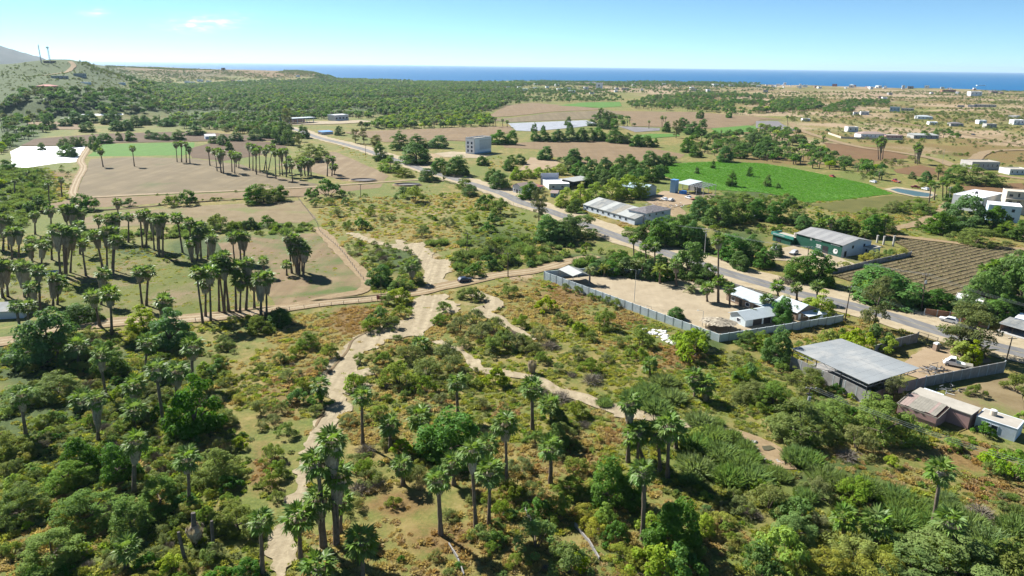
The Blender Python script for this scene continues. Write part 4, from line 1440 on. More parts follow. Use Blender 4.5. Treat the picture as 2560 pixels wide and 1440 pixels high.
# ---------------------------------------------------------------- light blue wall round the yard
def panel_wall(name, label, path, hts, panel, mat, post, thick=0.16, postw=0.24, base=0.0):
    pts = [G(*p) if not isinstance(p, Vector) else p for p in path]
    root = empty(name, pts[0], 0, label, 'wall')
    for k in range(len(pts) - 1):
        a, b = pts[k], pts[k + 1]
        L = (b - a).length
        n = max(1, round(L / panel))
        an = math.atan2(b.y - a.y, b.x - a.x)
        h0, h1 = hts[k], hts[k + 1]
        pw = L / n
        for i in range(n):
            p = a.lerp(b, i / n) - pts[0]
            ha, hb = h0 + (h1 - h0) * i / n, h0 + (h1 - h0) * (i + 1) / n
            m = MB()
            g = postw / 2
            m.hexa([(g, -thick / 2, -.1), (pw - g, -thick / 2, -.1), (pw - g, thick / 2, -.1), (g, thick / 2, -.1)], [(g, -thick / 2, ha), (pw - g, -thick / 2, hb), (pw - g, thick / 2, hb), (g, thick / 2, ha)])
            o = m.build('panel', mat, root)
            o.location = p
            o.rotation_euler = (0, 0, an)
            q = MB().box(-postw / 2, postw / 2, -postw / 2, postw / 2, -.1, ha + 0.12).build('post', post, root)
            q.location = p
            q.rotation_euler = (0, 0, an)
    q = MB().box(-postw / 2, postw / 2, -postw / 2, postw / 2, -.1, hts[-1] + 0.12).build('post', post, root)
    q.location = pts[-1] - pts[0]
    q.rotation_euler = (0, 0, an)
    return root


panel_wall('yard_wall', 'light blue panelled wall along the near and right sides of the yard', [(1360, 699), (1797, 855), (2105, 807)], [2.9, 2.2, 2.4], 3.1, M_wblue, M_post)
panel_wall('yard_back_wall', 'grey wall along the far side of the yard beside the road', [(1360.6, 698.2), (1500, 684), (1600, 689)], [2.9, 2.4, 2.2], 5.0, M_wblue, M_post)
panel_wall('roadside_wall', 'low dark wall between the long white roof and road', [(1826, 716), (1945, 754), (2100, 800)], [1.5, 1.5, 1.6], 5.0, M_block, M_post)

# canopy in the yard corner
E1, E2 = PZ(1396, 673, 3.3), PZ(1432, 690.5, 3.3)
R1, R2 = PZ(1421, 663, 4.6), PZ(1455.6, 681.5, 4.6)
F1, F2 = R1 * 2 - E1, R2 * 2 - E2
F1.z = F2.z = 3.4
o_ = Vector((E1.x, E1.y, 0))
root = empty('canopy', o_, 0, 'open white canopy with two roof slopes in the yard corner', 'canopy')
MB().slab([E1 - o_, E2 - o_, R2 - o_, R1 - o_], 0.1).build('roof_slope', M_paleroof, root)
MB().slab([R1 - o_ + Vector((0.01, 0.01, -.004)), R2 - o_ + Vector((0.01, 0.01, -.004)), F2 - o_, F1 - o_], 0.1).build('roof_slope', M_oldroof, root)
for c_ in (E1.lerp(F2, .06), E2.lerp(F1, .06), F1.lerp(E2, .06), F2.lerp(E1, .06)):
    MB().tube([(c_.x - o_.x, c_.y - o_.y, 0), (c_.x - o_.x, c_.y - o_.y, 3.35)], 0.12, 6).build('post', M_conc, root)
MB().box(1.5, 5.5, -1.0, 3.0, 0, 0.25).build('floor_slab', M_conc, root)

# long building with a white roof
b = Bld('long_building', 'long low brick building with a white mono pitch roof in the yard', 'building', (1815, 752), (1926, 797))
L = b.L
b.mb('wall', MB().add([(0, 0, 0), (L, 0, 0), (L, 5.5, 0), (0, 5.5, 0), (0, 0, 2.9), (L, 0, 2.9), (L, 5.5, 3.7), (0, 5.5, 3.7)], [(0, 3, 2, 1), (0, 1, 5, 4), (1, 2, 6, 5), (2, 3, 7, 6), (3, 0, 4, 7), (4, 5, 6, 7)]), M_brownb)
for i in range(8):
    a, c_ = -.4 + (L + .8) * i / 8, -.4 + (L + .8) * (i + 1) / 8 - 0.03
    b.mb('roof_sheet', MB().slab([(a, -.7, 2.95), (c_, -.7, 2.95), (c_, 6.0, 3.95), (a, 6.0, 3.95)], 0.09), M_wroof)
b.door(L * .62, 1.6, 2.3, mat=M_dark)
b.door(L * .30, 1.2, 2.2, mat=M_dark)
for x in (L * .12, L * .45, L * .8):
    b.window(x, 1.0, 1.4, 1.1)
b.box('walkway', -1, L + 1, -2.6, -.02, 0.02, 0.12, M_conc)

b = Bld('small_house', 'small house with white gabled roof beside the thatched shelter', 'house', (1862, 820), (1937, 807))
L = b.L
b.gable_body(L, 6.4, 2.5, 3.8, M_wblue)
b.gable_roof(L, 6.4, 2.5, 3.8, M_wroof, ov=0.5, parts=3)
b.door(L * .25, 3.2, 2.1, mat=M_dark)
b.door(L * .6, 2.6, 2.1, mat=M_dark)
b.window(2.2, 1.0, 1.3, 1.0, 'l', 0.0)

b = Bld('gabled_house', 'white roofed gabled house in the right corner of the yard', 'house', (1989, 803), (2038, 792))
L = b.L
b.gable_body(L, 9, 2.7, 4.4, M_brownb, 'y')
b.gable_roof(L, 9, 2.7, 4.4, M_wroof, 'y', parts=3)
b.door(0.8, 1.1, 2.1, mat=M_white)
b.window(3.0, 1.0, 1.2, 1.0)
b.mb('awning', MB().slab([(1.6, -3.0, 2.1), (L + .8, -3.0, 2.1), (L + .8, -.05, 2.55), (1.6, -.05, 2.55)], 0.07), M_bwhite)
for x in (1.8, L + .5):
    b.mb('awning_post', MB().tube([(x, -2.8, 0), (x, -2.8, 2.1)], .06, 5), M_galv)
b.mb('shelter', MB().box(L - 1.4, L + 1.6, -2.6, -.1, 0, 1.7), M_bwhite)

# thatched shelter
cen = G(1795, 822)
root = empty('thatched_shelter', cen, math.radians(-20), 'grey thatched open shelter in the corner of the yard wall', 'shelter')
rng = np.random.default_rng(5)
V_, F_ = [], []
for k in range(420):
    a = rng.random() * 6.283
    u = rng.random() ** 0.6
    x, y = 4.6 * u * math.cos(a), 3.3 * u * math.sin(a)
    z = 3.5 - 1.2 * u + 0.06 * rng.normal()
    d = np.array([math.cos(a) * .75, math.sin(a) * .6, -.24])
    s2 = np.array([-math.sin(a), math.cos(a), 0]) * (0.20 + .2 * rng.random())
    p = np.array([x, y, z])
    bq = len(V_)
    V_ += [tuple(p - s2), tuple(p + s2), tuple(p + d + s2), tuple(p + d - s2)]
    F_.append((bq, bq + 1, bq + 2, bq + 3))
link('thatch', mesh_np('thatch', np.array(V_), np.array(F_), [F_dead], tint=rng.random(len(F_))), root)
MB().add([(4.4 * math.cos(a), 3.1 * math.sin(a), 2.25) for a in np.linspace(0, 6.283, 12, endpoint=False)] + [(0, 0, 3.4)], [(i, (i + 1) % 12, 12) for i in range(12)]).build('roof', M_thatch, root)
for a in np.linspace(0.4, 6.68, 6, endpoint=False):
    MB().tube([(3.6 * math.cos(a), 2.5 * math.sin(a), 0), (3.6 * math.cos(a), 2.5 * math.sin(a), 2.6)], .13, 6).build('post', M_pole, root)
MB().box(-3.2, 3.6, -2.6, 2.2, 0.03, 0.22).build('floor_slab', M_conc, root)

# ---------------------------------------------------------------- large grey shed and its block walls
q = [PZ(2172, 960, 5.2), PZ(2300, 920, 5.6), PZ(2103, 846, 5.6), PZ(1978, 870, 5.2)]
o_ = Vector((q[0].x, q[0].y, 0))
root = empty('steel_shed', o_, 0, 'large open shed with a wide grey steel roof behind the block wall', 'shed')
loc = [p - o_ for p in q]
N = 9
for i in range(N):
    u0, u1 = i / N, (i + 1) / N - 0.0015
    MB().slab([loc[0].lerp(loc[3], u0), loc[1].lerp(loc[2], u0), loc[1].lerp(loc[2], u1), loc[0].lerp(loc[3], u1)], 0.10).build('roof_sheet', M_steel, root)


def truss(root, a, b, h, n):
    m = MB()
    A, B = Vector(a), Vector(b)
    dz = Vector((0, 0, -h))
    m.tube([A, B], .07, 4)
    m.tube([A + dz, B + dz], .07, 4)
    for i in range(n):
        p0, p1 = A.lerp(B, i / n), A.lerp(B, (i + 1) / n)
        m.tube([p0 + (dz if i % 2 else Vector()), p1 + (Vector() if i % 2 else dz)], .05, 4)
    m.build('truss', M_galv, root)


ins = [loc[0].lerp(loc[2], .02), loc[1].lerp(loc[3], .02), loc[2].lerp(loc[0], .02), loc[3].lerp(loc[1], .02)]
dn = Vector((0, 0, -.25))
for i in range(4):
    truss(root, ins[i] + dn, ins[(i + 1) % 4] + dn, 0.75, 14)
for i in range(4):
    for u in (0.0, 0.34, 0.67):
        if i == 1 and u == 0:
            continue
        p = ins[i].lerp(ins[(i + 1) % 4], u)
        MB().tube([(p.x, p.y, -.05), (p.x, p.y, p.z - .25)], .11, 6).build('column', M_iron, root)
MB().add([tuple(Vector((p.x, p.y, .08))) for p in ins], [(0, 1, 2, 3)]).build('floor_slab', M_block, root)


def block_wall(name, label, path, hts, mat=None, course=3.0):
    """A block wall in bays between slim columns, each bay a part."""
    pts = [G(*p) if not isinstance(p, Vector) else p for p in path]
    root = empty(name, pts[0], 0, label, 'wall')
    for k in range(len(pts) - 1):
        a, b = pts[k], pts[k + 1]
        L_ = (b - a).length
        n = max(1, round(L_ / course))
        an = math.atan2(b.y - a.y, b.x - a.x)
        for i in range(n):
            p = a.lerp(b, i / n) - pts[0]
            ha, hb = hts[k] + (hts[k + 1] - hts[k]) * i / n, hts[k] + (hts[k + 1] - hts[k]) * (i + 1) / n
            pw = L_ / n
            m = MB().hexa([(.11, -.08, -.1), (pw - .11, -.08, -.1), (pw - .11, .08, -.1), (.11, .08, -.1)], [(.11, -.08, ha), (pw - .11, -.08, hb), (pw - .11, .08, hb), (.11, .08, ha)])
            o = m.build('bay', mat if not isinstance(mat, list) else mat[(i * 7 + k) % len(mat)], root)
            o.location = p
            o.rotation_euler = (0, 0, an)
            q_ = MB().box(-.11, .11, -.11, .11, -.1, ha + .02).build('column', M_post, root)
            q_.location = p
            q_.rotation_euler = (0, 0, an)
    q_ = MB().box(-.13, .13, -.13, .13, -.1, hts[-1] + .3).build('column', M_post, root)
    q_.location = pts[-1] - pts[0]
    q_.rotation_euler = (0, 0, an)
    return root


block_wall('left_block_wall', 'tall grey block wall along the left side of the large shed', [(1975, 921), (2168, 1012)], [3.2, 3.3], M_block)
block_wall('front_block_wall', 'grey and pink block wall from the shed to the road', [(2169, 1011.5), (2240, 985), (2310, 967)], [2.6, 2.6, 2.6], M_pinkblock)
block_wall('front_block_wall_grey', 'long grey block wall casting a dark shadow right of the shed', [(2311, 966.8), (2400, 950), (2507, 931)], [2.6, 2.7, 2.9], M_block)
block_wall('rear_block_wall', 'grey block wall behind the large shed up to the gate', [(2185, 885), (2230, 870), (2291, 856)], [2.4, 2.5, 2.7], M_block)
a, c_ = G(2292, 856), G(2340, 872)
root = empty('gate', a, math.atan2(c_.y - a.y, c_.x - a.x), 'tall open work iron gate of the shed yard beside the road', 'gate')
Lg = (c_ - a).length
for x in (0.05, Lg / 2, Lg - .05):
    MB().box(x - .06, x + .06, -.06, .06, 0, 3.2).build('upright', M_iron, root)
for z in (.2, 1.6, 3.1):
    MB().box(.12, Lg - .12, -.03, .03, z - .04, z + .04).build('rail', M_iron, root)
for i in range(1, 18):
    x = Lg * i / 18
    if abs(x - Lg / 2) > .1:
        MB().box(x - .015, x + .015, -.012, .012, .25, 3.06).build('bar', M_iron, root)
p = G(2339, 877)
root = empty('portable_toilet', p, R(15), 'brown portable toilet with a white top beside the iron gate', 'toilet')
MB().box(-.6, .6, -.6, .6, 0, 2.0).build('cabin', M_brownb, root)
MB().add([(-.66, -.66, 2.0), (.66, -.66, 2.0), (.66, .66, 2.0), (-.66, .66, 2.0), (-.4, -.4, 2.35), (.4, -.4, 2.35), (.4, .4, 2.35), (-.4, .4, 2.35)], [(0, 1, 5, 4), (1, 2, 6, 5), (2, 3, 7, 6), (3, 0, 4, 7), (4, 5, 6, 7), (0, 3, 2, 1)]).build('roof', M_white, root)
MB().box(-.4, .4, -.66, -.605, .1, 1.85).build('door', M_oldroof2, root)

# ---------------------------------------------------------------- pink ruined house and its white annex, lower right
a, c_ = G(2337, 1071), G(2434, 1079)
b = Bld('ruined_house', 'pink ruined house with a broken tiled roof at the right edge', 'house', (2336, 1072), (2398, 1032))
L = b.L = 5.2
b.root.rotation_euler = (0, 0, R(38))
b.mb('wall', MB().add([(0, 0, 0), (L, 0, 0), (L, 7.6, 0), (0, 7.6, 0), (0, 0, 2.7), (L, 0, 3.5), (L, 7.6, 3.5), (0, 7.6, 2.7)], [(0, 3, 2, 1), (0, 1, 5, 4), (1, 2, 6, 5), (2, 3, 7, 6), (3, 0, 4, 7)]), M_pink)
rng = random.Random(3)
for i in range(13):
    y0 = 0.3 + 7.0 * i / 13
    xs = -.25 + (rng.random() * 0.7 if i < 5 else rng.random() * .25)
    b.mb('roof_sheet', MB().slab([(xs, y0, 2.82 + .154 * xs), (L + .1, y0, 3.66), (L + .1, y0 + 7.0 / 13 - .02, 3.66), (xs, y0 + 7.0 / 13 - .02, 2.82 + .154 * xs)], .07), [M_pinkroof, M_oldroof2, M_oldroof2, M_oldroof2][rng.randrange(4)])
for y in (-.35, 7.75):
    b.mb('rafter', MB().box(-.4, .0, y - .05, y + .05, 2.62, 2.74), M_oldroof2)
    b.mb('fascia', MB().hexa([(-.4, y - .05, 2.55), (L + .1, y - .05, 3.38), (L + .1, y + .05, 3.38), (-.4, y + .05, 2.55)], [(-.4, y - .05, 2.72), (L + .1, y - .05, 3.55), (L + .1, y + .05, 3.55), (-.4, y + .05, 2.72)]), M_oldroof2)
for i in range(9):
    x = -.3 + 5.2 * i / 9
    b.mb('rafter', MB().box(x, x + .16, 7.35, 7.85, 2.66 + .15 * x, 2.76 + .15 * x), M_oldroof2)
b.mb('eave_beam', MB().box(-.42, -.3, -.3, 7.7, 2.5, 2.66), M_oldroof2)
# rear flat roofed part of the pink house
b.box('rear_wall', L + .02, L + 4.6, -4.2, 7.4, 0, 3.25, M_pink)
b.box('rear_roof', L - .1, L + 4.9, -4.4, 7.6, 3.27, 3.45, M_flat)
b.mb('step_roof', MB().box(L + 4.7, L + 6.4, 3.2, 7.2, 2.9, 3.02), M_bwhite)
b.mb('step_wall', MB().box(L + 4.62, L + 6.2, 3.4, 7.0, 0, 2.88), M_bwhite)

b = Bld('white_annex', 'low white house with a flat roof and water tank at the right edge', 'house', (2434, 1071), (2535, 1105))
L = b.L
b.box('wall', 0, L, 0, 5.2, 0, 2.8, M_bwhite)
b.flat_roof(L, 5.2, 2.8, M_flat, 0.12, .16, wall=M_bwhite)
b.window(L * .22, 1.7, 1.0, .5, frame=M_bwhite)
b.window(L * .40, 1.0, 1.1, 1.1, frame=M_bwhite)
MB().tube([(L * .30, 3.0, 2.95), (L * .30, 3.0, 4.0)], .62, 12).build('water_tank', M_cream, b.root)
MB().tube([(L * .30, 3.0, 4.0), (L * .30, 3.0, 4.15)], [.62, .3], 12).build('tank_lid', M_white, b.root)

# ---------------------------------------------------------------- warehouse by the road
b = Bld('warehouse', 'long pale blue warehouse with patched sheet roof beside the road', 'warehouse', (1458, 525), (1586, 563))
L = b.L
W = 20.0
b.gable_body(L, W, 2.9, 5.6, M_bwhite)
b.gable_roof(L, W, 2.9, 5.6, M_oldroof, parts=9, mats=[M_paleroof, M_oldroof, M_oldroof, M_paleroof, M_oldroof, M_oldroof2, M_paleroof, M_paleroof, M_oldroof, M_oldroof2, M_oldroof, M_oldroof2, M_paleroof, M_paleroof, M_paleroof])
for i in range(8):
    b.window(2.4 + (L - 5) * i / 8, 1.1, 1.5, 1.1, frame=M_bwhite)
b.box('plinth', -.05, L + .05, -.06, -.003, 0, .5, M_wplast)
b = Bld('warehouse_office', 'two storey office with dark hipped roof at the warehouse end', 'house', (1614, 561), (1675, 549))
L = b.L
b.box('wall', 0, L, 0, 11, 0, 5.2, M_bwhite)
b.hip_roof(L, 11, 5.2, 6.9, M_tile, .5)
for i in range(3):
    b.window(1.8 + i * (L - 3.5) / 3, 3.6, 1.2, .9, frame=M_bwhite)
    b.window(1.8 + i * (L - 3.5) / 3, 1.1, 1.0, .9, frame=M_bwhite)
b.box('string_course', -.05, L + .05, -.05, -.003, 2.7, 2.9, M_wplast)

# grey green shed, open steel shed with the blue silo
b = Bld('round_shed', 'grey green metal shed with a pale blue roof behind the bright grove', 'shed', (1612, 493), (1640, 486))
L = b.L
b.gable_body(L, 16, 4.6, 6.2, plain('pale_green_sheet', (0.36, 0.44, 0.39), 0.7, .12, .4), 'y')
b.gable_roof(L, 16, 4.6, 6.2, plain('pale_blue_roof', (0.33, 0.43, 0.48), 0.6, .1, .4), 'y', parts=4)
b = Bld('workshop', 'open steel workshop with white roof and blue tower at the vivid green field', 'workshop', (1690, 478), (1722, 485))
L = b.L
for i in range(3):
    a, c_ = L * i / 3, L * (i + 1) / 3 - .03
    b.mb('roof_sheet', MB().slab([(a, -1, 5.2), (c_, -1, 5.2), (c_, 10.5, 6.6), (a, 10.5, 6.6)], .1), M_wroof)
for i in range(6):
    x = L + L * 1.1 * i / 6
    b.mb('purlin', MB().hexa([(x, -1, 4.9), (x + .25, -1, 4.9), (x + .25, 10.5, 6.1), (x, 10.5, 6.1)], [(x, -1, 5.15), (x + .25, -1, 5.15), (x + .25, 10.5, 6.35), (x, 10.5, 6.35)]), M_galv)
for y in (0, 3.2, 6.4, 9.6):
    b.mb('beam', MB().box(L, L * 2.1, y, y + .2, 5.02 + y * .104, 5.2 + y * .104), M_galv)
for x in (.2, L * .5, L, L * 1.55, L * 2.05):
    for y in (0, 9.8):
        b.mb('column', MB().tube([(x, y, 0), (x, y, 5.0 + y * .1)], .16, 6), M_conc)
b.box('rear_wall', 0, L, 9.9, 10.1, 0, 5.6, M_block)
b = Bld('blue_tower', 'tall blue tower block at the left end of the workshop', 'tower', (1674, 482), (1687, 484))
b.box('body', 0, b.L, 0, 3.4, 0, 7.6, M_lblue)
b.box('cap', -.12, b.L + .12, -.12, 3.52, 7.61, 7.85, M_blue)
for i in range(5):
    b.box('rib', -.04, b.L + .04, -.05, -.004, 1.2 + i * 1.4, 1.28 + i * 1.4, M_blue)
b = Bld('blue_pool', 'bright blue tarpaulin tank in front of the workshop', 'tank', (1697, 486), (1717, 487))
b.mb('wall', MB().tube([(b.L / 2, b.L / 2, 0), (b.L / 2, b.L / 2, 1.6)], b.L / 2, 14), M_tarp)
b.mb('rim', MB().tube([(b.L / 2, b.L / 2, 1.6), (b.L / 2, b.L / 2, 1.75)], [b.L / 2 + .12, b.L / 2 + .08], 14), M_tarp)

# ---------------------------------------------------------------- dark green building
b = Bld('green_building', 'dark green building with wide grey roof and white side wall', 'shop', (1988, 612), (2102, 644))
L = b.L
W = px_len((2102, 644), (2178, 633))
b.gable_body(L, W, 4.9, 6.6, M_bwhite)
b.gable_roof(L, W, 4.9, 6.6, M_oldroof, ov=0.45, parts=10, mats=[plain('roof_zinc', (0.24, 0.24, 0.235), 0.7, .12, .4, 0, .3), plain('roof_zinc_old', (0.20, 0.20, 0.20), 0.75, .15, .4, 0, .3)])
b.box('facade', -.02, L + .02, -.10, -.003, 0, 4.75, M_green)
b.mb('door', MB().box(L * .60, L * .72, -.16, -.105, 0, 2.9), M_dark)
for i, (x0, x1, z) in enumerate([(L * .42, L * .56, 4.1), (L * .76, L * .95, 4.1), (L * .46, L * .57, 2.5), (L * .47, L * .56, 2.0), (L * .46, L * .57, 1.5)]):
    b.mb('lettering', MB().box(x0, x1, -.13, -.104, z, z + .24), M_white)
# white apple-shaped emblem with its leaf
m = MB()
cx_, cz_ = L * .875, 1.9
ring = []
for k in range(20):
    a = 2 * math.pi * k / 20
    r_ = 1.05 * (1 - 0.16 * math.exp(-((a - math.pi / 2) ** 2) * 6) - .12 * math.exp(-((a - 1.5 * math.pi) ** 2) * 6))
    ring.append((cx_ + r_ * math.cos(a), cz_ + r_ * 1.05 * math.sin(a)))
m.add([(x, -.14, z) for x, z in ring] + [(x, -.104, z) for x, z in ring], [tuple(range(20)), tuple(range(39, 19, -1))] + [(k, (k + 1) % 20, 20 + (k + 1) % 20, 20 + k) for k in range(20)])
o = m.build('emblem', M_white, b.root)
MB().add([(cx_ - .1, -.16, cz_ - .1), (cx_ + .65, -.16, cz_ + .1), (cx_ + .5, -.16, cz_ + .6), (cx_ - .15, -.16, cz_ + .35), (cx_ - .1, -.143, cz_ - .1), (cx_ + .65, -.143, cz_ + .1), (cx_ + .5, -.143, cz_ + .6), (cx_ - .15, -.143, cz_ + .35)], [(0, 1, 2, 3), (0, 4, 5, 1), (1, 5, 6, 2), (2, 6, 7, 3), (3, 7, 4, 0)]).build('emblem_leaf', M_green, o)
m = MB()
for k in range(14):
    a0, a1 = 2 * math.pi * k / 14, 2 * math.pi * (k + 1) / 14
    c2 = (L * .335, 4.1)
    m.add([(c2[0] + r_ * math.cos(a), -.13 + d_, c2[1] + r_ * math.sin(a)) for d_ in (0, .024) for a in (a0, a1) for r_ in (.28, .45)], [(0, 1, 3, 2), (4, 6, 7, 5), (1, 5, 7, 3), (0, 2, 6, 4)])
m.build('round_mark', M_white, b.root)
b.door(1.6, 1.3, 2.3, 'r', L, M_dark)
b.window(5.6, 3.0, 1.2, 1.2, 'r', L, M_bwhite)
b.window(W * .72, 3.0, 1.2, 1.2, 'r', L, M_bwhite)
b.box('side_annex', L + .02, L + 3.2, W * .78, W + 1.5, 0, 3.0, M_bwhite)
b.box('annex_roof', L - .1, L + 3.5, W * .78 - .3, W + 1.8, 3.01, 3.2, M_flat)
b.window(L + .6, 1.0, .9, 1.2, 'f', W * .78, M_bwhite)
b.door(L + 1.9, .9, 2.1, 'f', W * .78, M_dark)
b.box('porch', -9.5, -.05, -3.0, 3.0, 0, 2.9, M_green)
b.box('porch_roof', -9.3, -.06, -2.8, 2.8, 2.91, 3.1, M_flat)
b.mb('sign_board', MB().box(-10.2, 1.6, -3.5, -3.2, 2.7, 3.9), M_teal)
b.mb('sign_text', MB().box(-9.2, -3.0, -3.55, -3.503, 3.1, 3.5), M_wroof)
b.mb('sign_side', MB().box(-10.2, -9.9, -3.19, 2.6, 2.9, 3.8), M_teal)
MB().tube([(-1.6, 1.4, 3.1), (-1.6, 1.4, 4.5)], .75, 12).build('water_tank', M_cream, b.root)
b.mb('porch_door', MB().box(-7.6, -5.2, -3.06, -3.003, .1, 2.3), M_glass)
block_wall('stone_wall', 'pale block wall between the green building and the furrowed rows', [(2078, 686), (2174, 663), (2276, 641)], [1.9, 1.9, 1.9], M_block, 2.2)
for px_, py_, ty_, lab in [(2192, 607, 588, 'left of three bare concrete columns behind the green building'), (2208, 612, 590, 'middle of three bare concrete columns behind the green building'), (2232, 616, 589, 'right of three bare concrete columns behind the green building')]:
    p = G(px_, py_)
    h_ = top_of(p, px_, ty_).z
    o = MB().box(-.3, .3, -.3, .3, -.1, h_).box(-.36, .36, -.36, .36, h_ - .25, h_ + .02).build('concrete_column', M_conc)
    o.location = p
    tag(o, lab, 'column', 'bare concrete columns')

# ---------------------------------------------------------------- white cube building
b = Bld('cube_building', 'tall white cube building with blue trim alone among fields', 'building', (1186, 386), (1228, 380))
L = b.L
D = px_len((1186, 386), (1170, 378))
D = 9.5
b.box('wall', 0, L, 0, D, 0, 12.2, M_wflat)
b.flat_roof(L, D, 12.2, M_flat, .9, .3, wall=M_wplast)
b.box('base_band', -.06, L + .06, -.07, -.003, 0, 1.1, M_lblue)
b.box('grey_panel', L * .3, L - .05, -.12, -.004, 3.2, 11.4, M_wplast)
for z in (1.6, 4.8, 8.0):
    for y in (2.0, 6.0):
        b.window(y, z, 1.6, 1.8, 'l', 0.0, M_blue)
b.box('corner_column', -.4, .0, -.4, .0, 0, 12.2, M_wplast)

# ---------------------------------------------------------------- houses by the road: red roofs, white flat building
b = Bld('red_house', 'house with dark red hipped roof behind the roadside tree', 'house', (1314, 484), (1358, 478))
L = b.L
b.box('wall', 0, L, 0, 12, 0, 3.0, M_cream)
b.hip_roof(L, 12, 3.0, 5.2, M_redroof, .6)
for x in (1.5, L * .5, L * .8):
    b.window(x, 1.0, 1.3, 1.1)
b = Bld('pink_roof_house', 'small white house with faded pink gabled roof by the road', 'house', (1282, 481), (1304, 486))
L = b.L
b.gable_body(L, 11, 4.2, 5.8, M_wplast, 'y')
b.gable_roof(L, 11, 4.2, 5.8, M_pinkroof, 'y', .6)
b.door(L * .4, 1.2, 2.2)
b.window(.9, 1.2, 1.0, 1.1)
b.window(L * .7, 1.2, 1.0, 1.1)
b = Bld('flat_white_building', 'low building with bright white flat roof and grey rear wall', 'building', (1372, 474), (1424, 473))
L = b.L
b.box('wall', 0, L, 0, 18, 0, 3.2, M_wplast)
b.flat_roof(L, 18, 3.2, M_wflat, .3, .25)
b.box('rear_screen', -1.0, L * .8, 18.1, 18.4, 0, 7.0, plain('grey_screen', (0.42, 0.44, 0.50), .8, .08, .4))
b.window(2, 1.0, 1.4, 1.1)
b.window(L * .6, 1.0, 1.4, 1.1)
b = Bld('roadside_shack', 'small shack with pale tiled roof beside the tall grey green tree', 'house', (1376, 493), (1393, 494))
L = b.L
b.gable_body(L, 7, 2.4, 3.4, M_lblue)
b.gable_roof(L, 7, 2.4, 3.4, M_pinkroof)
b.window(L * .5, .9, 1.0, 1.0)
b = Bld('metal_awning', 'dark open barn with a pale sheet roof beside the white flat roof', 'barn', (1432, 472), (1478, 464))
L = b.L
b.mb('roof', MB().slab([(-.3, -.5, 4.3), (L + .3, -.5, 4.3), (L + .3, 9, 5.0), (-.3, 9, 5.0)], .12), M_paleroof)
for x in (.2, L * .33, L * .66, L - .2):
    for y in (.2, 8.4):
        b.mb('post', MB().tube([(x, y, 0), (x, y, 4.25 + y * .07)], .12, 5), M_iron)
b.box('rear_wall', 0, L, 8.7, 8.9, 0, 4.5, M_block)

# ---------------------------------------------------------------- white houses at the right edge
b = Bld('white_house', 'white flat roofed house behind the trees at the right edge', 'house', (2449, 532), (2500, 518))
L = b.L
b.box('wall', 0, L, 0, 14, 0, 7.4, M_wplast)
b.flat_roof(L, 14, 7.4, M_wflat, .35, .25, wall=M_wflat)
b.window(1.2, 3.9, 1.1, 1.3, 'f', 0.0, M_wplast)
b.window(7.0, 3.6, 1.1, 1.3, 'l', 0.0, M_wplast)
b.door(L * .2, 1.0, 2.2)
b.door(L * .7, 1.0, 2.2)
MB().tube([(L * .5, 8, 7.5), (L * .5, 8, 8.7)], .7, 12).build('water_tank', M_iron, b.root)
b = Bld('blue_house', 'two storey pale blue house with white roof at the right edge', 'house', (2464, 550), (2546, 558))
L = b.L
b.box('wall', 0, L, 0, 11, 0, 7.6, plain('pale_blue_house_paint', (0.42, 0.55, 0.66), .85, .1, .5))
b.flat_roof(L, 11, 7.6, M_wflat, .35, .25, wall=M_wflat)
for x in (L * .14, L * .42, L * .72):
    b.window(x, 5.0, 1.2, 1.4, 'f', 0.0, M_lblue)
    b.window(x + .6, 1.2, 1.1, 1.2, 'f', 0.0, M_lblue)
b = Bld('cream_house', 'cream three storey house behind the pale blue house', 'house', (2506, 533), (2620, 542))
L = b.L
b.box('wall', 0, L, 0, 10, 0, 11.2, M_cream)
b.flat_roof(L, 10, 11.2, M_cream, .4, .25, wall=M_cream)
for i in range(5):
    b.window(1.2 + i * L / 5.3, 8.8, 1.6 if i % 2 == 0 else .9, 1.2 if i % 2 == 0 else 1.9, 'f', 0.0, M_cream)
    b.window(1.4 + i * L / 5.3, 5.6, 1.4, 1.1, 'f', 0.0, M_pink)
b.box('balcony', -.1, L + .1, -1.6, -.02, 7.6, 7.85, M_cream)

# ---------------------------------------------------------------- brick house and shelter, right edge
b = Bld('brick_house', 'flat roofed brick house hidden behind trees at the right', 'house', (2378, 775), (2420, 783))
L = b.L + 3
b.box('wall', 0, L, 0, 9, 0, 3.2, M_brick)
b.flat_roof(L, 9, 3.2, M_wflat, .25, .2, wall=M_flat)
MB().tube([(2.4, 3, 3.35), (2.4, 3, 4.5)], .6, 12).build('water_tank', M_cream, b.root)
block_wall('brick_wall', 'raw brick wall with a doorway beside the white car', [(2310, 788), (2372, 797), (2430, 812), (2470, 822)], [2.1, 2.2, 2.2, 2.0], M_brick, 3.2)
b = Bld('roadside_stall', 'brick stall with grey sheet awning at the right edge', 'stall', (2498, 828), (2560, 846))
L = b.L
b.box('rear_wall', 0, L, 5.2, 5.4, 0, 2.7, M_brick)
b.box('side_wall', 0, .2, 0, 5.2, 0, 2.6, M_brick)
for i in range(4):
    a, c_ = -.4 + (L + .8) * i / 4, -.4 + (L + .8) * (i + 1) / 4 - .03
    b.mb('roof_sheet', MB().slab([(a, -.8, 2.45), (c_, -.8, 2.45), (c_, 5.7, 3.2), (a, 5.7, 3.2)], .06), M_oldroof)
for x in (.1, L * .5, L - .1):
    b.mb('post', MB().tube([(x, 0, 0), (x, 0, 2.5)], .09, 5), M_pole)
b.box('floor_slab', -.5, L + .5, -1.4, 5.1, .02, .3, M_conc)
b = Bld('rear_store', 'white roofed store behind the brick stall', 'store', (2530, 822), (2580, 834))
b.box('wall', 0, b.L, 0, 6, 0, 3.3, M_blue)
b.flat_roof(b.L, 6, 3.3, M_wflat, .2, .2)

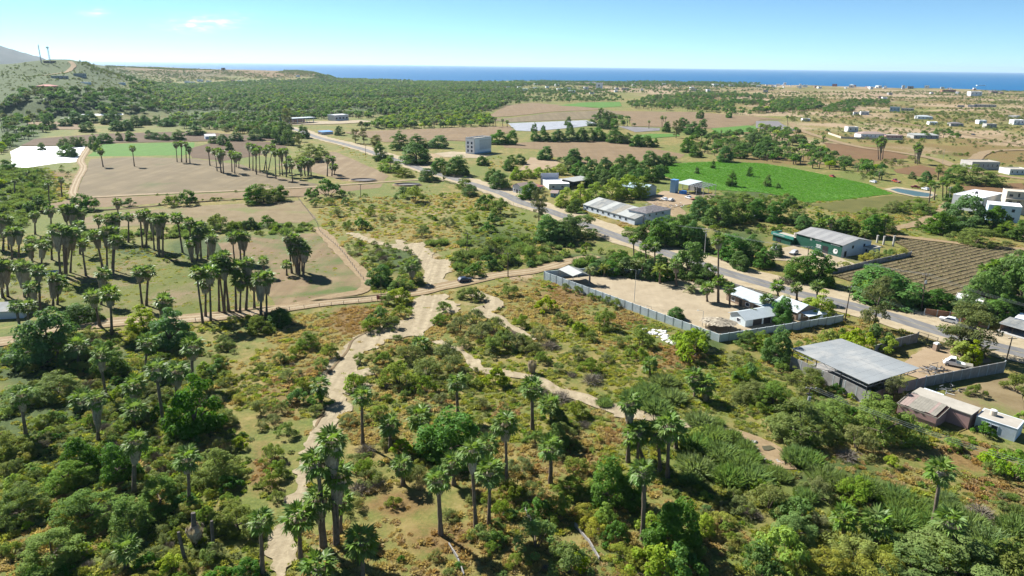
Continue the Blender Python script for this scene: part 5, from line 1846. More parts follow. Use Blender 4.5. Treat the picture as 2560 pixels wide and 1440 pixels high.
# small structures in and round the palm grove
b = Bld('white_tank', 'white rimmed plastic pond under the grove palms', 'pond', (108, 690), (145, 688))
m = MB()
for k in range(16):
    a0, a1 = 2 * math.pi * k / 16, 2 * math.pi * (k + 1) / 16
    for r0_, r1_, z0_, z1_ in ((1.0, .82, .7, .75),):
        ax_, ay_ = b.L / 2, 2.2
        P4 = [(ax_ + ax_ * r * math.cos(a), ay_ + ay_ * r * math.sin(a), z) for a, r, z in ((a0, 1, 0), (a1, 1, 0), (a1, 1, .7), (a0, 1, .7))]
        m.add(P4, [(0, 1, 2, 3)])
        P5 = [(ax_ + ax_ * r * math.cos(a), ay_ + ay_ * r * math.sin(a), z) for a, r, z in ((a0, 1, .7), (a1, 1, .7), (a1, .85, .72), (a0, .85, .72))]
        m.add(P5, [(0, 1, 2, 3)])
b.mb('rim', m, M_white)
b.mb('water', MB().add([(b.L / 2 + b.L / 2 * .9 * math.cos(a), 2.2 + 2.2 * .9 * math.sin(a), .5) for a in np.linspace(0, 6.283, 16, endpoint=False)], [tuple(range(16))]), M_lblue)
b = Bld('grove_house', 'low grey roofed house at the left edge below the palm grove', 'house', (-30, 800), (60, 795))
L = b.L
b.box('wall', 0, L, 0, 6, 0, 2.4, M_wplast)
b.mb('roof', MB().slab([(-.4, -.5, 2.4), (L + .4, -.5, 2.4), (L + .4, 6.5, 3.1), (-.4, 6.5, 3.1)], .1), M_oldroof)
b = Bld('grove_shed', 'small white roofed shed under palms at the left edge', 'shed', (45, 785), (85, 783))
L = b.L
b.gable_body(L, 4, 2.2, 2.9, M_block)
b.gable_roof(L, 4, 2.2, 2.9, M_paleroof)

# rubble pile and foreground wall remains
for path, lab, hw in [([(1312, 1276), (1331, 1312)], 'short pale wall remnant in the lower middle scrub', .9), ([(1437, 1316), (1470, 1355), (1498, 1402)], 'long pale wall remnant right of the short one', .9), ([(1122, 1362), (1145, 1400), (1160, 1442)], 'pale wall remnant at the bottom edge by the palm shadow', .7)]:
    pts = [G(*p) for p in path]
    root = empty('ruined_wall', pts[0], 0, lab, 'wall')
    for k in range(len(pts) - 1):
        a, c_ = pts[k] - pts[0], pts[k + 1] - pts[0]
        n_ = max(2, int((c_ - a).length / 1.6))
        an = math.atan2(c_.y - a.y, c_.x - a.x)
        for i in range(n_):
            o = MB().box(0, (c_ - a).length / n_ - .04, -.08, .08, -.05, hw * (0.6 + .4 * random.random())).build('wall_block', M_block, root)
            o.location = a.lerp(c_, i / n_)
            o.rotation_euler = (0, 0, an)
rr = random.Random(8)
root = empty('rubble_heap', G(1650, 835), 0, 'heap of bright white rubble below the light blue wall', 'rubble')
for k in range(70):
    u = rr.random()
    p = G(1618 + 85 * u + rr.uniform(-14, 14), 825 + 32 * u + rr.uniform(-7, 7)) - root.location
    s_ = rr.uniform(.3, .9)
    m = MB().hexa([(-s_, -s_ * .8, -.05), (s_ * .9, -s_, -.05), (s_, s_ * .8, -.05), (-s_ * .8, s_, -.05)], [(-s_ * .6, -s_ * .5, s_ * .35), (s_ * .5, -s_ * .6, s_ * .45), (s_ * .6, s_ * .5, s_ * .3), (-s_ * .5, s_ * .6, s_ * .4)])
    o = m.build('rubble_block', M_stone, root)
    o.location = p
    o.rotation_euler = (0, 0, rr.random() * 6)

# ---------------------------------------------------------------- hillside and coast houses, far away
HC = {'w': M_wflat, 'c': M_wplast, 'r': M_redroof, 'p': M_pink, 'g': plain('grey_render', (0.36, 0.35, 0.33), .9, .15, .3), 'b': M_lblue, 'n': M_brownb, 'k': M_brick}
FAR = [  # foot x, foot y, width, height in pixels, wall, roof, description
    (2182, 346, 54, 18, 'w', 'pink', 'white hillside house with a pink roof beside the sandy road'), (2235, 348, 36, 9, 'p', 'flat', 'low pink house right of the pink roofed house'), (2315, 347, 52, 14, 'g', 'sheet', 'long house with pale sheet roof right of the pink house'), (2132, 330, 26, 12, 'c', 'flat', 'cream house above the walled hillside garden'),
    (2462, 424, 56, 20, 'g', 'flat', 'grey concrete shell house at the fork of the sandy roads'), (2548, 437, 40, 12, 'c', 'flat', 'cream wall ruin right of the concrete shell house'), (2236, 279, 27, 13, 'b', 'flat', 'light blue house on the dunes'), (2268, 277, 30, 7, 'g', 'flat', 'grey wall building right of the light blue dune house'),
    (2140, 288, 15, 9, 'c', 'flat', 'small cream ruin left of the light blue dune house'), (2162, 287, 24, 9, 'c', 'flat', 'longer cream ruin left of the light blue dune house'), (2016, 303, 24, 8, 'c', 'flat', 'cream ruin at the left of the dunes'), (2312, 298, 36, 11, 'w', 'hip', 'white house with a pale hipped roof on the dune'), (2292, 297, 10, 8, 'c', 'flat', 'tiny cream block left of the hipped roof house'),
    (2333, 312, 24, 8, 'w', 'flat', 'low white building below the hipped roof house'), (2392, 316, 30, 12, 'g', 'dark', 'house with a dark hipped roof right of the low white building'), (2456, 310, 22, 10, 'w', 'flat', 'white house above the right lane'), (2478, 320, 28, 11, 'g', 'flat', 'grey house below the white lane house'), (2546, 312, 28, 13, 'w', 'flat', 'white house at the right edge above the lane'),
    (2462, 268, 46, 8, 'g', 'flat', 'long grey building high on the right dunes'), (2402, 268, 18, 5, 'g', 'flat', 'left small grey building high on the right dunes'), (2427, 268, 16, 6, 'c', 'flat', 'small cream building between grey dune buildings'), (2440, 240, 32, 12, 'w', 'flat', 'white terraced villa on the right dune crest'), (2452, 221, 22, 9, 'w', 'flat', 'white villa on the skyline at the right'), (2372, 231, 34, 7, 'k', 'flat', 'brick shell house on the right dune crest'),
    (2396, 235, 9, 6, 'w', 'flat', 'tiny white hut right of the brick shell'), (2486, 233, 20, 7, 'n', 'dark', 'dark brown house right of the terraced villa'), (2504, 234, 11, 5, 'n', 'dark', 'tiny dark hut at the end of the dune crest'), (2226, 237, 12, 6, 'g', 'flat', 'grey hut in the middle of the dunes'), (2330, 235, 8, 5, 'c', 'flat', 'tiny cream hut on the dunes'), (2212, 248, 14, 6, 'w', 'flat', 'white shed on the near dunes'), (2199, 247, 9, 8, 'n', 'flat', 'brown shed left of the white dune shed'),
    (1945, 214, 10, 5, 'w', 'flat', 'tiny white coast house, leftmost on the right beach'), (1962, 213, 8, 8, 'w', 'flat', 'narrow white coast house near the left of the right beach'), (2000, 221, 9, 8, 'w', 'flat', 'bright white coast house below the beach row'), (2012, 218, 14, 7, 'w', 'flat', 'wide white coast house in the beach row'), (2085, 216, 12, 7, 'r', 'flat', 'red coast house in the beach row'), (2128, 219, 14, 10, 'c', 'hip', 'tall cream coast house in the beach row'),
    (2166, 217, 9, 7, 'w', 'flat', 'white coast house right of the tall cream one'), (2179, 223, 10, 7, 'w', 'flat', 'white house below the beach row'), (2200, 219, 14, 6, 'w', 'flat', 'long white coast house in the middle of the beach row'), (2216, 219, 10, 5, 'c', 'flat', 'low cream coast house in the beach row'), (2258, 223, 8, 11, 'c', 'flat', 'cream tower house on the beach'), (2276, 222, 16, 7, 'n', 'flat', 'brown coast house right of the cream tower house'),
    (2316, 221, 12, 8, 'w', 'flat', 'white coast house left of the terraced villa'), (2346, 220, 12, 7, 'w', 'flat', 'second white coast house left of the terraced villa'), (2356, 222, 10, 5, 'c', 'flat', 'cream coast house left of the terraced villa'), (2400, 221, 12, 5, 'w', 'flat', 'low white coast house above the brick shell'), (2434, 223, 13, 7, 'w', 'flat', 'white coast house beside the skyline villa'), (2050, 221, 12, 5, 'w', 'flat', 'small white coast house left of the red one'),
    (1497, 222, 17, 15, 'w', 'flat', 'tall white house standing out in the middle coast scrub'), (1466, 224, 12, 7, 'c', 'flat', 'cream house left of the tall white coast house'), (1340, 213, 10, 5, 'w', 'flat', 'white hut at the coast left of centre'), (1400, 226, 14, 5, 'w', 'flat', 'low white house in the coast scrub'), (1310, 227, 20, 5, 'w', 'flat', 'long low white house in the coast scrub'), (1430, 232, 18, 6, 'w', 'flat', 'white house below the tall white coast house'),
    (1480, 235, 12, 5, 'c', 'flat', 'cream hut below the tall white coast house'), (1560, 226, 16, 6, 'g', 'flat', 'grey house right of the tall white coast house'), (1585, 215, 10, 5, 'w', 'flat', 'white coast hut right of the tall white house'), (1660, 213, 10, 5, 'w', 'flat', 'white coast hut before the dunes'), (1740, 228, 16, 6, 'g', 'flat', 'grey house on the middle dunes'), (1790, 216, 16, 6, 'w', 'flat', 'long white house on the middle coast'),
    (1805, 219, 5, 8, 'c', 'flat', 'narrow cream tower on the middle coast'), (1830, 217, 12, 5, 'c', 'flat', 'cream coast hut right of the tower'), (1885, 216, 10, 6, 'w', 'flat', 'white coast house at the start of the right beach'), (1912, 232, 12, 9, 'g', 'flat', 'grey block house on the dunes left of the beach'), (1900, 219, 14, 6, 'w', 'flat', 'white house above the grey block house'),
    (1082, 212, 9, 4, 'w', 'flat', 'white hut in the coastal palms, first from left'), (1052, 214, 10, 4, 'w', 'flat', 'white hut below the coastal palms at their left end'), (1135, 209, 10, 5, 'w', 'flat', 'white house in the coastal palms, left of centre'), (1160, 208, 18, 5, 'c', 'flat', 'cream house in the coastal palms'), (1212, 218, 16, 5, 'w', 'flat', 'white house in the palms below the coast'), (1245, 208, 12, 6, 'w', 'flat', 'white house in the coastal palms at their right end'), (1258, 222, 14, 5, 'k', 'flat', 'reddish house in the palms below the coast'), (1118, 240, 14, 4, 'c', 'flat', 'pale hut inside the palm forest'),
    (112, 224, 32, 11, 'r', 'hip', 'red roofed house on the hill slope'), (212, 194, 24, 9, 'g', 'flat', 'grey house below the hilltop track'), (157, 197, 28, 6, 'g', 'flat', 'low grey house left of the hill house'), (225, 211, 22, 5, 'w', 'flat', 'pale low house on the lower hill slope'), (312, 213, 14, 6, 'w', 'flat', 'pale hut at the right foot of the hill'), (120, 157, 20, 4, 'n', 'flat', 'dark flat building beside the masts on the hilltop'),
    (430, 212, 12, 6, 'r', 'flat', 'red house at the left of the far village'), (440, 214, 10, 4, 'w', 'flat', 'white hut below the red village house'), (468, 208, 12, 5, 'w', 'flat', 'white village house right of the red one'), (482, 210, 10, 5, 'w', 'flat', 'second white village house'), (500, 204, 14, 5, 'w', 'flat', 'white house at the top of the village'), (505, 212, 12, 5, 'w', 'flat', 'white house in the village middle'), (522, 207, 12, 5, 'w', 'flat', 'white house right of the village middle'),
    (540, 210, 14, 4, 'c', 'flat', 'small cream house in the far village'), (580, 206, 12, 5, 'p', 'flat', 'small pink house in the far village'), (598, 208, 14, 6, 'w', 'flat', 'white house at the right of the village'), (600, 215, 18, 4, 'w', 'flat', 'long white house below the village right'), (745, 192, 9, 4, 'w', 'flat', 'white hut on the headland'), (560, 176, 8, 6, 'n', 'flat', 'dark hut on the headland skyline'),
    (2545, 296, 26, 7, 'c', 'flat', 'cream wall ruin at the right edge below the dunes'),
]
rq = random.Random(77)
beach = sorted((rq.uniform(1880, 2540), rq.random()) for _ in range(46))
NTH = 'first second third fourth fifth sixth seventh eighth ninth tenth eleventh twelfth thirteenth fourteenth fifteenth sixteenth seventeenth eighteenth nineteenth twentieth'.split()
for i_, (x_, v_) in enumerate(beach):
    y_ = 209.5 + (x_ - 1880) * .0125 + v_ * 9
    side = ('%s tiny pale house from the left end of the beach town' % NTH[i_]) if i_ < 20 else ('%s tiny pale house from the right end of the beach town' % NTH[45 - i_]) if i_ > 25 else ('tiny pale house in the middle of the beach town, %s from left' % NTH[i_ - 20])
    FAR.append((x_, y_, 4 + 4 * rq.random(), 3 + 2.5 * rq.random(), rq.choice('wwwwcp'), 'flat', side))
cv = sorted((rq.uniform(1000, 1880), rq.random()) for _ in range(20))
for i_, (x_, v_) in enumerate(cv):
    FAR.append((x_, 206 + (x_ - 1000) * .009 + v_ * 20, 6 + 6 * rq.random(), 4 + 2 * rq.random(), rq.choice('wwwc'), 'flat', '%s tiny pale house from left scattered in the middle coast scrub' % NTH[i_]))
MROOF = {'flat': M_flat, 'sheet': M_paleroof, 'pink': M_pinkroof, 'dark': M_tile, 'hip': M_wroof}
for fx, fy, w, h, wall, roof, lab in FAR:
    g = G(fx, fy)
    sl = math.hypot(math.hypot(g.x, g.y), CAM_H - g.z)
    Wm, Hm = w * sl / FPX * (0.86 if w < 30 else 1), max(2.2, h * sl / FPX * .9)
    if fx > 1900 and fy < 330:
        Wm, Hm = Wm * .8, max(2.0, Hm * .8)
    if w > 40:
        Hm *= .85
    if roof in ('pink', 'hip', 'dark', 'sheet'):
        Hm *= 0.72
    b = Bld('house', lab, 'house', (fx - w / 2, fy), (fx + w / 2, fy + 0.012 * w), 'far houses')
    b.root.location = g - Vector((math.cos(b.root.rotation_euler.z), math.sin(b.root.rotation_euler.z), 0)) * (Wm / 2)
    b.root.location.z -= .3
    D = max(4.0, min(Wm * .8, 14))
    b.box('wall', 0, Wm, 0, D, -1.2, Hm, HC[wall])
    if roof in ('pink', 'hip', 'dark'):
        b.hip_roof(Wm, D, Hm, Hm * 1.42, M_redroof if wall == 'r' else MROOF[roof], .5)
    elif roof == 'sheet':
        b.mb('roof', MB().slab([(-.4, -.5, Hm + .1), (Wm + .4, -.5, Hm + .1), (Wm + .4, D + .5, Hm + 1.1), (-.4, D + .5, Hm + 1.1)], .12), MROOF[roof])
    else:
        b.flat_roof(Wm, D, Hm, M_wflat if wall == 'w' else M_flat, .4, .3, wall=HC[wall])
    n_ = max(1, int(w / 9))
    for i in range(n_):
        b.box('window', Wm * (i + .40) / n_, Wm * (i + .60) / n_, -.10, -.004, Hm * .42, Hm * .74, M_glass)
    if wall == 'w' and roof == 'pink':
        b.box('balcony', 0, Wm * .4, -1.8, -.02, Hm * .45, Hm * .52, M_cream)

# walled garden on the hillside
panel_wall('garden_wall', 'cream wall in front of the pink roofed hillside house', [(2070, 335), (2102, 346), (2182, 349), (2256, 350)], [2.0, 2.0, 2.0, 2.0], 8.0, M_cream, M_post)

# roadside filling station, far end of the road
b = Bld('filling_station', 'far filling station with long white canopy at the end of the road', 'building', (722, 311), (790, 307))
L = b.L
b.mb('canopy', MB().box(0, L, 0, 14, 5.2, 6.6), M_wroof)
b.mb('canopy_band', MB().box(-.1, L + .1, -.12, -.004, 5.3, 5.9), M_green)
for x in (2, L * .35, L * .7, L - 2):
    for y in (2, 12):
        b.mb('column', MB().tube([(x, y, 0), (x, y, 5.2)], .45, 6), M_white)
b.box('shop_wall', 4, L - 4, 18, 28, 0, 5, M_pink)
b.box('shop_roof', 3.6, L - 3.6, 17.6, 28.4, 5.02, 5.4, M_flat)
b.mb('totem', MB().box(-8, -4, 4, 5, 0, 12), M_green)
b = Bld('station_store', 'white store right of the far filling station', 'store', (838, 303), (872, 301))
b.box('wall', 0, b.L, 0, 16, 0, 7, M_wplast)
b.flat_roof(b.L, 16, 7, M_wflat, .6, .3)
for i in range(4):
    b.box('window', b.L * (i + .25) / 4, b.L * (i + .7) / 4, -.1, -.004, 2.5, 4.5, M_glass)
sheet('forecourt', [(695, 309), (730, 313), (860, 310), (940, 305), (900, 301), (820, 304), (710, 304)], M_yard, 'pale forecourt of the far filling station', .6)
b = Bld('blue_shed', 'low shed with a bright blue roof beside the far road', 'shed', (806, 337), (833, 335))
b.box('wall', 0, b.L, 0, 8, 0, 2.6, M_wplast)
b.mb('roof', MB().slab([(-.4, -.6, 2.7), (b.L + .4, -.6, 2.7), (b.L + .4, 8.6, 3.4), (-.4, 8.6, 3.4)], .12), M_blue)
b = Bld('grey_farmhouse', 'small grey farmhouse left of the palm rows', 'house', (514, 349), (540, 348))
b.gable_body(b.L, 9, 3, 4.6, M_bwhite)
b.gable_roof(b.L, 9, 3, 4.6, M_galv)

# masts on the hill
for bx, by, tx, ty, lab, thick in [(104, 158, 100, 112, 'thin lattice mast on the hilltop, left of two', 1.0), (126, 158, 122, 116, 'thicker mast with antennas on the hilltop, right of two', 1.5)]:
    p = G(bx, by)
    tp = top_of(p, bx - 1, ty)
    h_ = tp.z - p.z
    root = empty('radio_mast', p, 0, lab, 'mast', 'masts on the hill')
    m = MB()
    for k in range(3):
        a = k * 2.0944
        m.tube([(thick * math.cos(a), thick * math.sin(a), -1), (thick * .5 * math.cos(a), thick * .5 * math.sin(a), h_)], .2, 4)
    for i in range(12):
        z0, z1 = h_ * i / 12, h_ * (i + 1) / 12
        for k in range(3):
            a0, a1 = k * 2.0944, (k + 1) * 2.0944
            m.tube([(thick * .8 * math.cos(a0), thick * .8 * math.sin(a0), z0), (thick * .8 * math.cos(a1), thick * .8 * math.sin(a1), z1)], .12, 4)
    m.build('lattice', M_galv, root)
    if thick > 1.2:
        for k in range(5):
            a = k * 1.2566
            MB().box(-.5, .5, -.4, .4, h_ - 3.4, h_ - .8).build('antenna', M_white, root).location = (1.5 * math.cos(a), 1.5 * math.sin(a), 0)
        MB().tube([(0, 0, h_ - 3.2), (0, 0, h_ - 2.9)], 1.7, 10).build('platform', M_galv, root)

# ================================================================== vehicles
t = NT('tyre_rubber')
t.out((0.02, 0.02, 0.021), 0.9)
M_tyre = t.m


def paint(name, col):
    t = NT('paint_' + name)
    t.b.inputs['Coat Weight'].default_value = 0.4
    t.b.inputs['Specular IOR Level'].default_value = 0.5
    return t.out(col, 0.35)


PAINT = {'white': paint('white', (0.70, 0.71, 0.72)), 'dark': paint('dark', (0.025, 0.032, 0.05)), 'silver': paint('silver', (0.42, 0.43, 0.44)), 'red': paint('red', (0.38, 0.05, 0.035)), 'blue': paint('blue', (0.06, 0.12, 0.30))}
M_lamp = plain('lamp_lens', (0.65, 0.64, 0.60), .2, .05, 2, 0, .6)
M_tail = plain('tail_lens', (0.35, 0.02, 0.02), .2, .05, 2, 0, .6)


def prism_y(prof, w, inset=None):
    """An outline in x-z extruded over the width w; inset narrows the points above that height (tumblehome)."""
    m = MB()
    n = len(prof)
    L_, R_ = [], []
    for x, z in prof:
        k = w / 2 - (max(0, z - inset[0]) * inset[1] if inset else 0)
        L_.append((x, -k, z))
        R_.append((x, k, z))
    m.add(L_ + R_, [tuple(range(n)), tuple(range(2 * n - 1, n - 1, -1))] + [(i, n + i, n + (i + 1) % n, (i + 1) % n) for i in range(n)])
    return m


def vehicle(name, label, at, toward, col, kind='suv', cat='car', group=None, z=0.05):
    a, b = G(*at), G(*toward)
    rz = math.atan2(b.y - a.y, b.x - a.x)
    root = empty(name, a + Vector((0, 0, z)), rz, label, cat, group)
    P_ = PAINT[col]
    if kind == 'truck':
        Ln, w = 6.4, 2.1
        prism_y([(-3.2, .55), (3.0, .55), (2.65, .9), (2.6, 1.25), (2.2, 1.45), (1.6, 2.25), (.5, 2.3), (.3, 1.3), (-3.2, 1.0)], w, (1.3, .16)).build('body', P_, root)
        prism_y([(2.12, 1.47), (1.62, 2.12), (.62, 2.16), (.55, 1.5)], w + .02, (1.3, .16)).build('window', M_glass, root)
        MB().box(-3.2, .2, -w / 2 - .02, w / 2 + .02, 1.02, 1.14).build('flatbed', M_oldroof2, root)
        wh = (-2.1, 2.1)
    elif kind == 'pickup':
        Ln, w = 5.2, 1.85
        prism_y([(-2.6, .42), (2.5, .42), (2.62, .75), (2.5, 1.02), (1.25, 1.12), (.55, 1.72), (-.75, 1.74), (-.95, 1.12), (-2.6, 1.1)], w, (1.1, .22)).build('body', P_, root)
        prism_y([(1.12, 1.14), (.52, 1.64), (-.68, 1.66), (-.82, 1.14)], w + .02, (1.1, .22)).build('window', M_glass, root)
        MB().box(-2.5, -1.05, -.75, .75, 1.101, 1.13).build('load_bed', M_dark, root)
        wh = (-1.6, 1.65)
    else:
        Ln, w = 4.6, 1.85
        prism_y([(-2.25, .40), (2.2, .40), (2.3, .72), (2.6, 1.0), (1.1, 1.1), (.45, 1.68), (-1.5, 1.72), (-2.1, 1.15), (-2.3, .8)], w, (1.05, .24)).build('body', P_, root)
        prism_y([(1.0, 1.12), (.42, 1.60), (-1.42, 1.64), (-1.9, 1.15)], w + .02, (1.05, .24)).build('window', M_glass, root)
        MB().box(-1.3, .3, -.55, .55, 1.69, 1.74).build('roof_panel', P_, root)
        wh = (-1.4, 1.4)
    for x in wh:
        for y in (-w / 2 + .06, w / 2 - .06):
            r_ = .42 if kind == 'truck' else .34
            o = MB().tube([(x, y - .12, r_), (x, y + .12, r_)], r_, 12).build('wheel', M_tyre, root)
            MB().tube([(x, y - .135, r_), (x, y + .135, r_)], r_ * .55, 8).build('rim', M_galv, o)
    for y in (-.62, .62):
        MB().box(Ln / 2 - .12, Ln / 2 + .01, y - .2, y + .2, .72, .88).build('headlight', M_lamp, root)
        MB().box(-Ln / 2 - .01, -Ln / 2 + .1, y - .15, y + .15, .8, .98).build('tail_light', M_tail, root)
    return root


vehicle('suv', 'dark suv driving on the sandy dirt track', (1161, 705), (1230, 694), 'dark', z=.12)
vehicle('parked_car', 'white car parked beside the brick wall across the road', (2372, 806), (2350, 801), 'white')
vehicle('flatbed_truck', 'white truck standing in the yard of the large shed', (2392, 917), (2350, 909), 'white', 'truck', 'truck')
vehicle('parked_car', 'silver suv parked in front of the green building', (1984, 636), (1970, 641), 'silver')
vehicle('parked_pickup', 'white pickup parked at the door of the green building', (2046, 640), (2030, 636), 'white', 'pickup', 'pickup')
vehicle('parked_car', 'white car left of the silver suv at the green building', (1937, 625), (1925, 629), 'white')
vehicle('parked_truck', 'red truck at the upper corner of the vivid green field', (2080, 443), (2070, 440), 'red', 'pickup', 'truck')
vehicle('parked_car', 'white car under the trees right of the vivid green field', (2183, 457), (2174, 455), 'white')
vehicle('parked_truck', 'red truck above the small pond', (2240, 456), (2230, 454), 'red', 'truck', 'truck')
vehicle('parked_truck', 'red truck left of the white car at the small pond', (2288, 470), (2278, 469), 'red', 'pickup', 'truck')
vehicle('parked_car', 'white car at the right end of the small pond', (2313, 475), (2304, 473), 'white')
vehicle('parked_car', 'white car in the cluttered yard, left of two', (1661, 501), (1652, 498), 'white')
vehicle('parked_car', 'white car in the cluttered yard, right of two', (1678, 503), (1688, 500), 'white')
vehicle('parked_van', 'white vehicle beside the rusty trailer behind the workshop', (1722, 497), (1712, 494), 'white', 'pickup', 'van')
vehicle('parked_car', 'white car among the trees right of the workshop yard', (1893, 548), (1903, 549), 'white')
vehicle('parked_car', 'dark car on the lane at the upper right hillside', (2433, 338), (2443, 339), 'dark')
p = G(1742, 500)
root = empty('trailer', p, R(10), 'rusty flat trailer behind the workshop', 'trailer')
MB().box(-3.5, 3.5, -1.2, 1.2, .7, 1.0).build('bed', M_brick, root)
for x in (-1.5, 1.5):
    for y in (-1.0, 1.0):
        MB().tube([(x, y - .12, .4), (x, y + .12, .4)], .4, 10).build('wheel', M_tyre, root)
MB().box(3.5, 4.8, -.08, .08, .7, .85).build('drawbar', M_iron, root)

# ================================================================== poles and wires
POLE_TOP = {}


def pole(key, bx, by, tx, ty, label, mat=None, arms=1, box=False, r=.15):
    b = G(bx, by)
    tp = top_of(b, tx, ty)
    ax = tp - b
    root = empty('utility_pole', b, 0, label, 'pole', 'utility poles')
    root.rotation_mode = 'QUATERNION'
    root.rotation_quaternion = Vector((0, 0, 1)).rotation_difference(ax.normalized())
    h = ax.length
    MB().tube([(0, 0, -.2), (0, 0, h)], [r * 1.25, r * .8], 8).build('shaft', mat or M_pole, root)
    for i in range(arms):
        z = h - .35 - i * .9
        MB().box(-1.1, 1.1, -.3, -.16, z - .06, z + .08).build('crossarm', mat or M_pole, root)
        for x in (-1.0, 0.0, 1.0):
            MB().tube([(x, -.23, z + .08), (x, -.23, z + .32)], [.06, .045], 6).build('insulator', M_white, root)
    if box:
        MB().tube([(.0, -.48, h - 3.0), (.0, -.48, h - 2.0)], .3, 10).build('transformer', M_galv, root)
        MB().box(-.5, .5, -.2, .2, h - 1.75, h - 1.6).build('bracket', M_iron, root)
    POLE_TOP[key] = [root.rotation_quaternion @ Vector((x, -.23, h - .03)) + b for x in (-1.0, 0.0, 1.0)]
    return root


pole('n', 2005, 1064, 2027, 966, 'near utility pole with transformer in the green scrub', None, 1, True)
pole('w', 2111, 806, 2128, 714, 'wooden utility pole at the right corner of the yard', None, 1)
pole('g', 2013, 708, 2022, 616, 'wooden utility pole in front of the green building', None, 1)
pole('c', 1761, 638, 1766, 571, 'pale concrete utility pole beside the road, with crossarm', M_conc, 2, True)
pole('r', 2303, 779, 2315, 684, 'utility pole with transformer below the furrowed rows', None, 1, True)
pole('e', 2511, 919, 2531, 842, 'dark utility pole at the right end of the block wall', None, 1)
pole('h', 1608, 590, 1608, 540, 'utility pole at the end of the warehouse', None, 1)
pole('m', 1166, 637, 1169, 582, 'utility pole in the reeds above the dirt track', None, 1)
pole('t', 1270, 692, 1270, 632, 'utility pole beside the dirt track right of the car', None, 1)
pole('f', 902, 496, 901, 460, 'thin utility pole on the open ground left of the road', None, 1)
pole('s', 953, 757, 952, 690, 'thin pole beside the red sign at the track', None, 0, False, .09)
pole('b', 2373, 506, 2376, 467, 'concrete utility pole by the small pond', M_conc, 1)
pole('q', 1352, 462, 1352, 440, 'thin far utility pole left of the red roofs', None, 1)
pole('k', 914, 388, 914, 362, 'thin far utility pole beside the road', None, 1)
pole('d', 2356, 410, 2362, 372, 'thin pole at the fork of the sandy hill road', M_conc, 0, False, .1)
NW = [0]


def wire(a, b, sag, label, r=.022, mat=None):
    root = empty('power_line', a[0], 0, label, 'power line')
    for p, q in zip(a, b):
        pts = [p.lerp(q, i / 14) + Vector((0, 0, -4 * sag * (i / 14) * (1 - i / 14))) - a[0] for i in range(15)]
        MB().tube(pts, r, 4, 0, False).build('wire', mat or M_galv, root)


off_r = [Vector((p.x, p.y, 9.5)) for p in (G(2760, 1362), G(2765, 1356), G(2770, 1350))]
wire(POLE_TOP['n'], off_r, 1.2, 'power line from the near pole down to the right edge')
wire(POLE_TOP['m'], POLE_TOP['n'], 3.0, 'power line crossing the scrub to the near pole', .012, M_iron)
wire(POLE_TOP['t'], POLE_TOP['m'], 1.0, 'power line between the two poles above the dirt track', .012, M_iron)
wire(POLE_TOP['c'], POLE_TOP['g'], 1.2, 'power line from the concrete pole to the green building')
wire(POLE_TOP['g'], POLE_TOP['r'], 1.2, 'power line in front of the furrowed rows')
wire(POLE_TOP['h'], POLE_TOP['c'], 1.0, 'power line from the warehouse along the road')
off_e = [Vector((p.x, p.y, 9.0)) for p in (G(2700, 880), G(2702, 877), G(2704, 874))]
wire(POLE_TOP['r'], off_e, 1.2, 'power line leaving over the brick house to the right')
wire(POLE_TOP['w'], POLE_TOP['e'], 1.4, 'power line over the shed yard')

# lamp posts in the yard
for bx, by, tx, ty, lab in [(1585, 757, 1588, 676, 'tall thin lamp post in the middle of the yard'), (1755, 817, 1758, 778, 'lamp post beside the thatched shelter'), (1628, 775, 1628, 768, 'short lamp on the near yard wall')]:
    b = G(bx, by)
    h = top_of(b, tx, ty).z
    root = empty('lamp_post', b, 0, lab, 'lamp post')
    MB().tube([(0, 0, 0), (0, 0, h)], [.09, .05], 6).build('shaft', M_galv, root)
    MB().tube([(0, 0, h), (-.7, 0, h + .25), (-1.5, 0, h + .3)], .04, 5).build('arm', M_galv, root)
    MB().box(-1.9, -1.4, -.12, .12, h + .2, h + .32).build('lamp_head', M_lamp, root)

# ================================================================== furrowed rows, field by the green building
A_, B_ = G(2080, 690), G(2278, 646)
u = Vector(((B_ - A_).x, (B_ - A_).y)).normalized()
v_ = Vector((-u.y, u.x))
CROP = [(2080, 690), (2278, 645), (2268, 622), (2235, 606), (2260, 597), (2345, 608), (2445, 620), (2580, 632), (2600, 700), (2480, 735), (2330, 758), (2250, 742), (2150, 712)]
cp = np.array([tuple(G(*q).xy) for q in CROP])
OFF[0] += .004
field = drape('row_field', [Vector(p) for p in cp], M_furrow, OFF[0], 'brown field of furrowed rows right of the green building')
EXC.append(cp)
F_row = foliage('row_crop_leaf', (0.13, 0.135, 0.045), 0.02, 0.4, 0.2, 0.7, 0.1)
M_ridge = soil('ridge_soil', (0.25, 0.205, 0.12), (0.37, 0.305, 0.185), 0.5)
sv = (cp - np.array(A_.xy)) @ np.array(v_)
k0, k1 = sv.min(), sv.max()
n_rows = int((k1 - k0) / 2.6)
rr = np.random.default_rng(12)
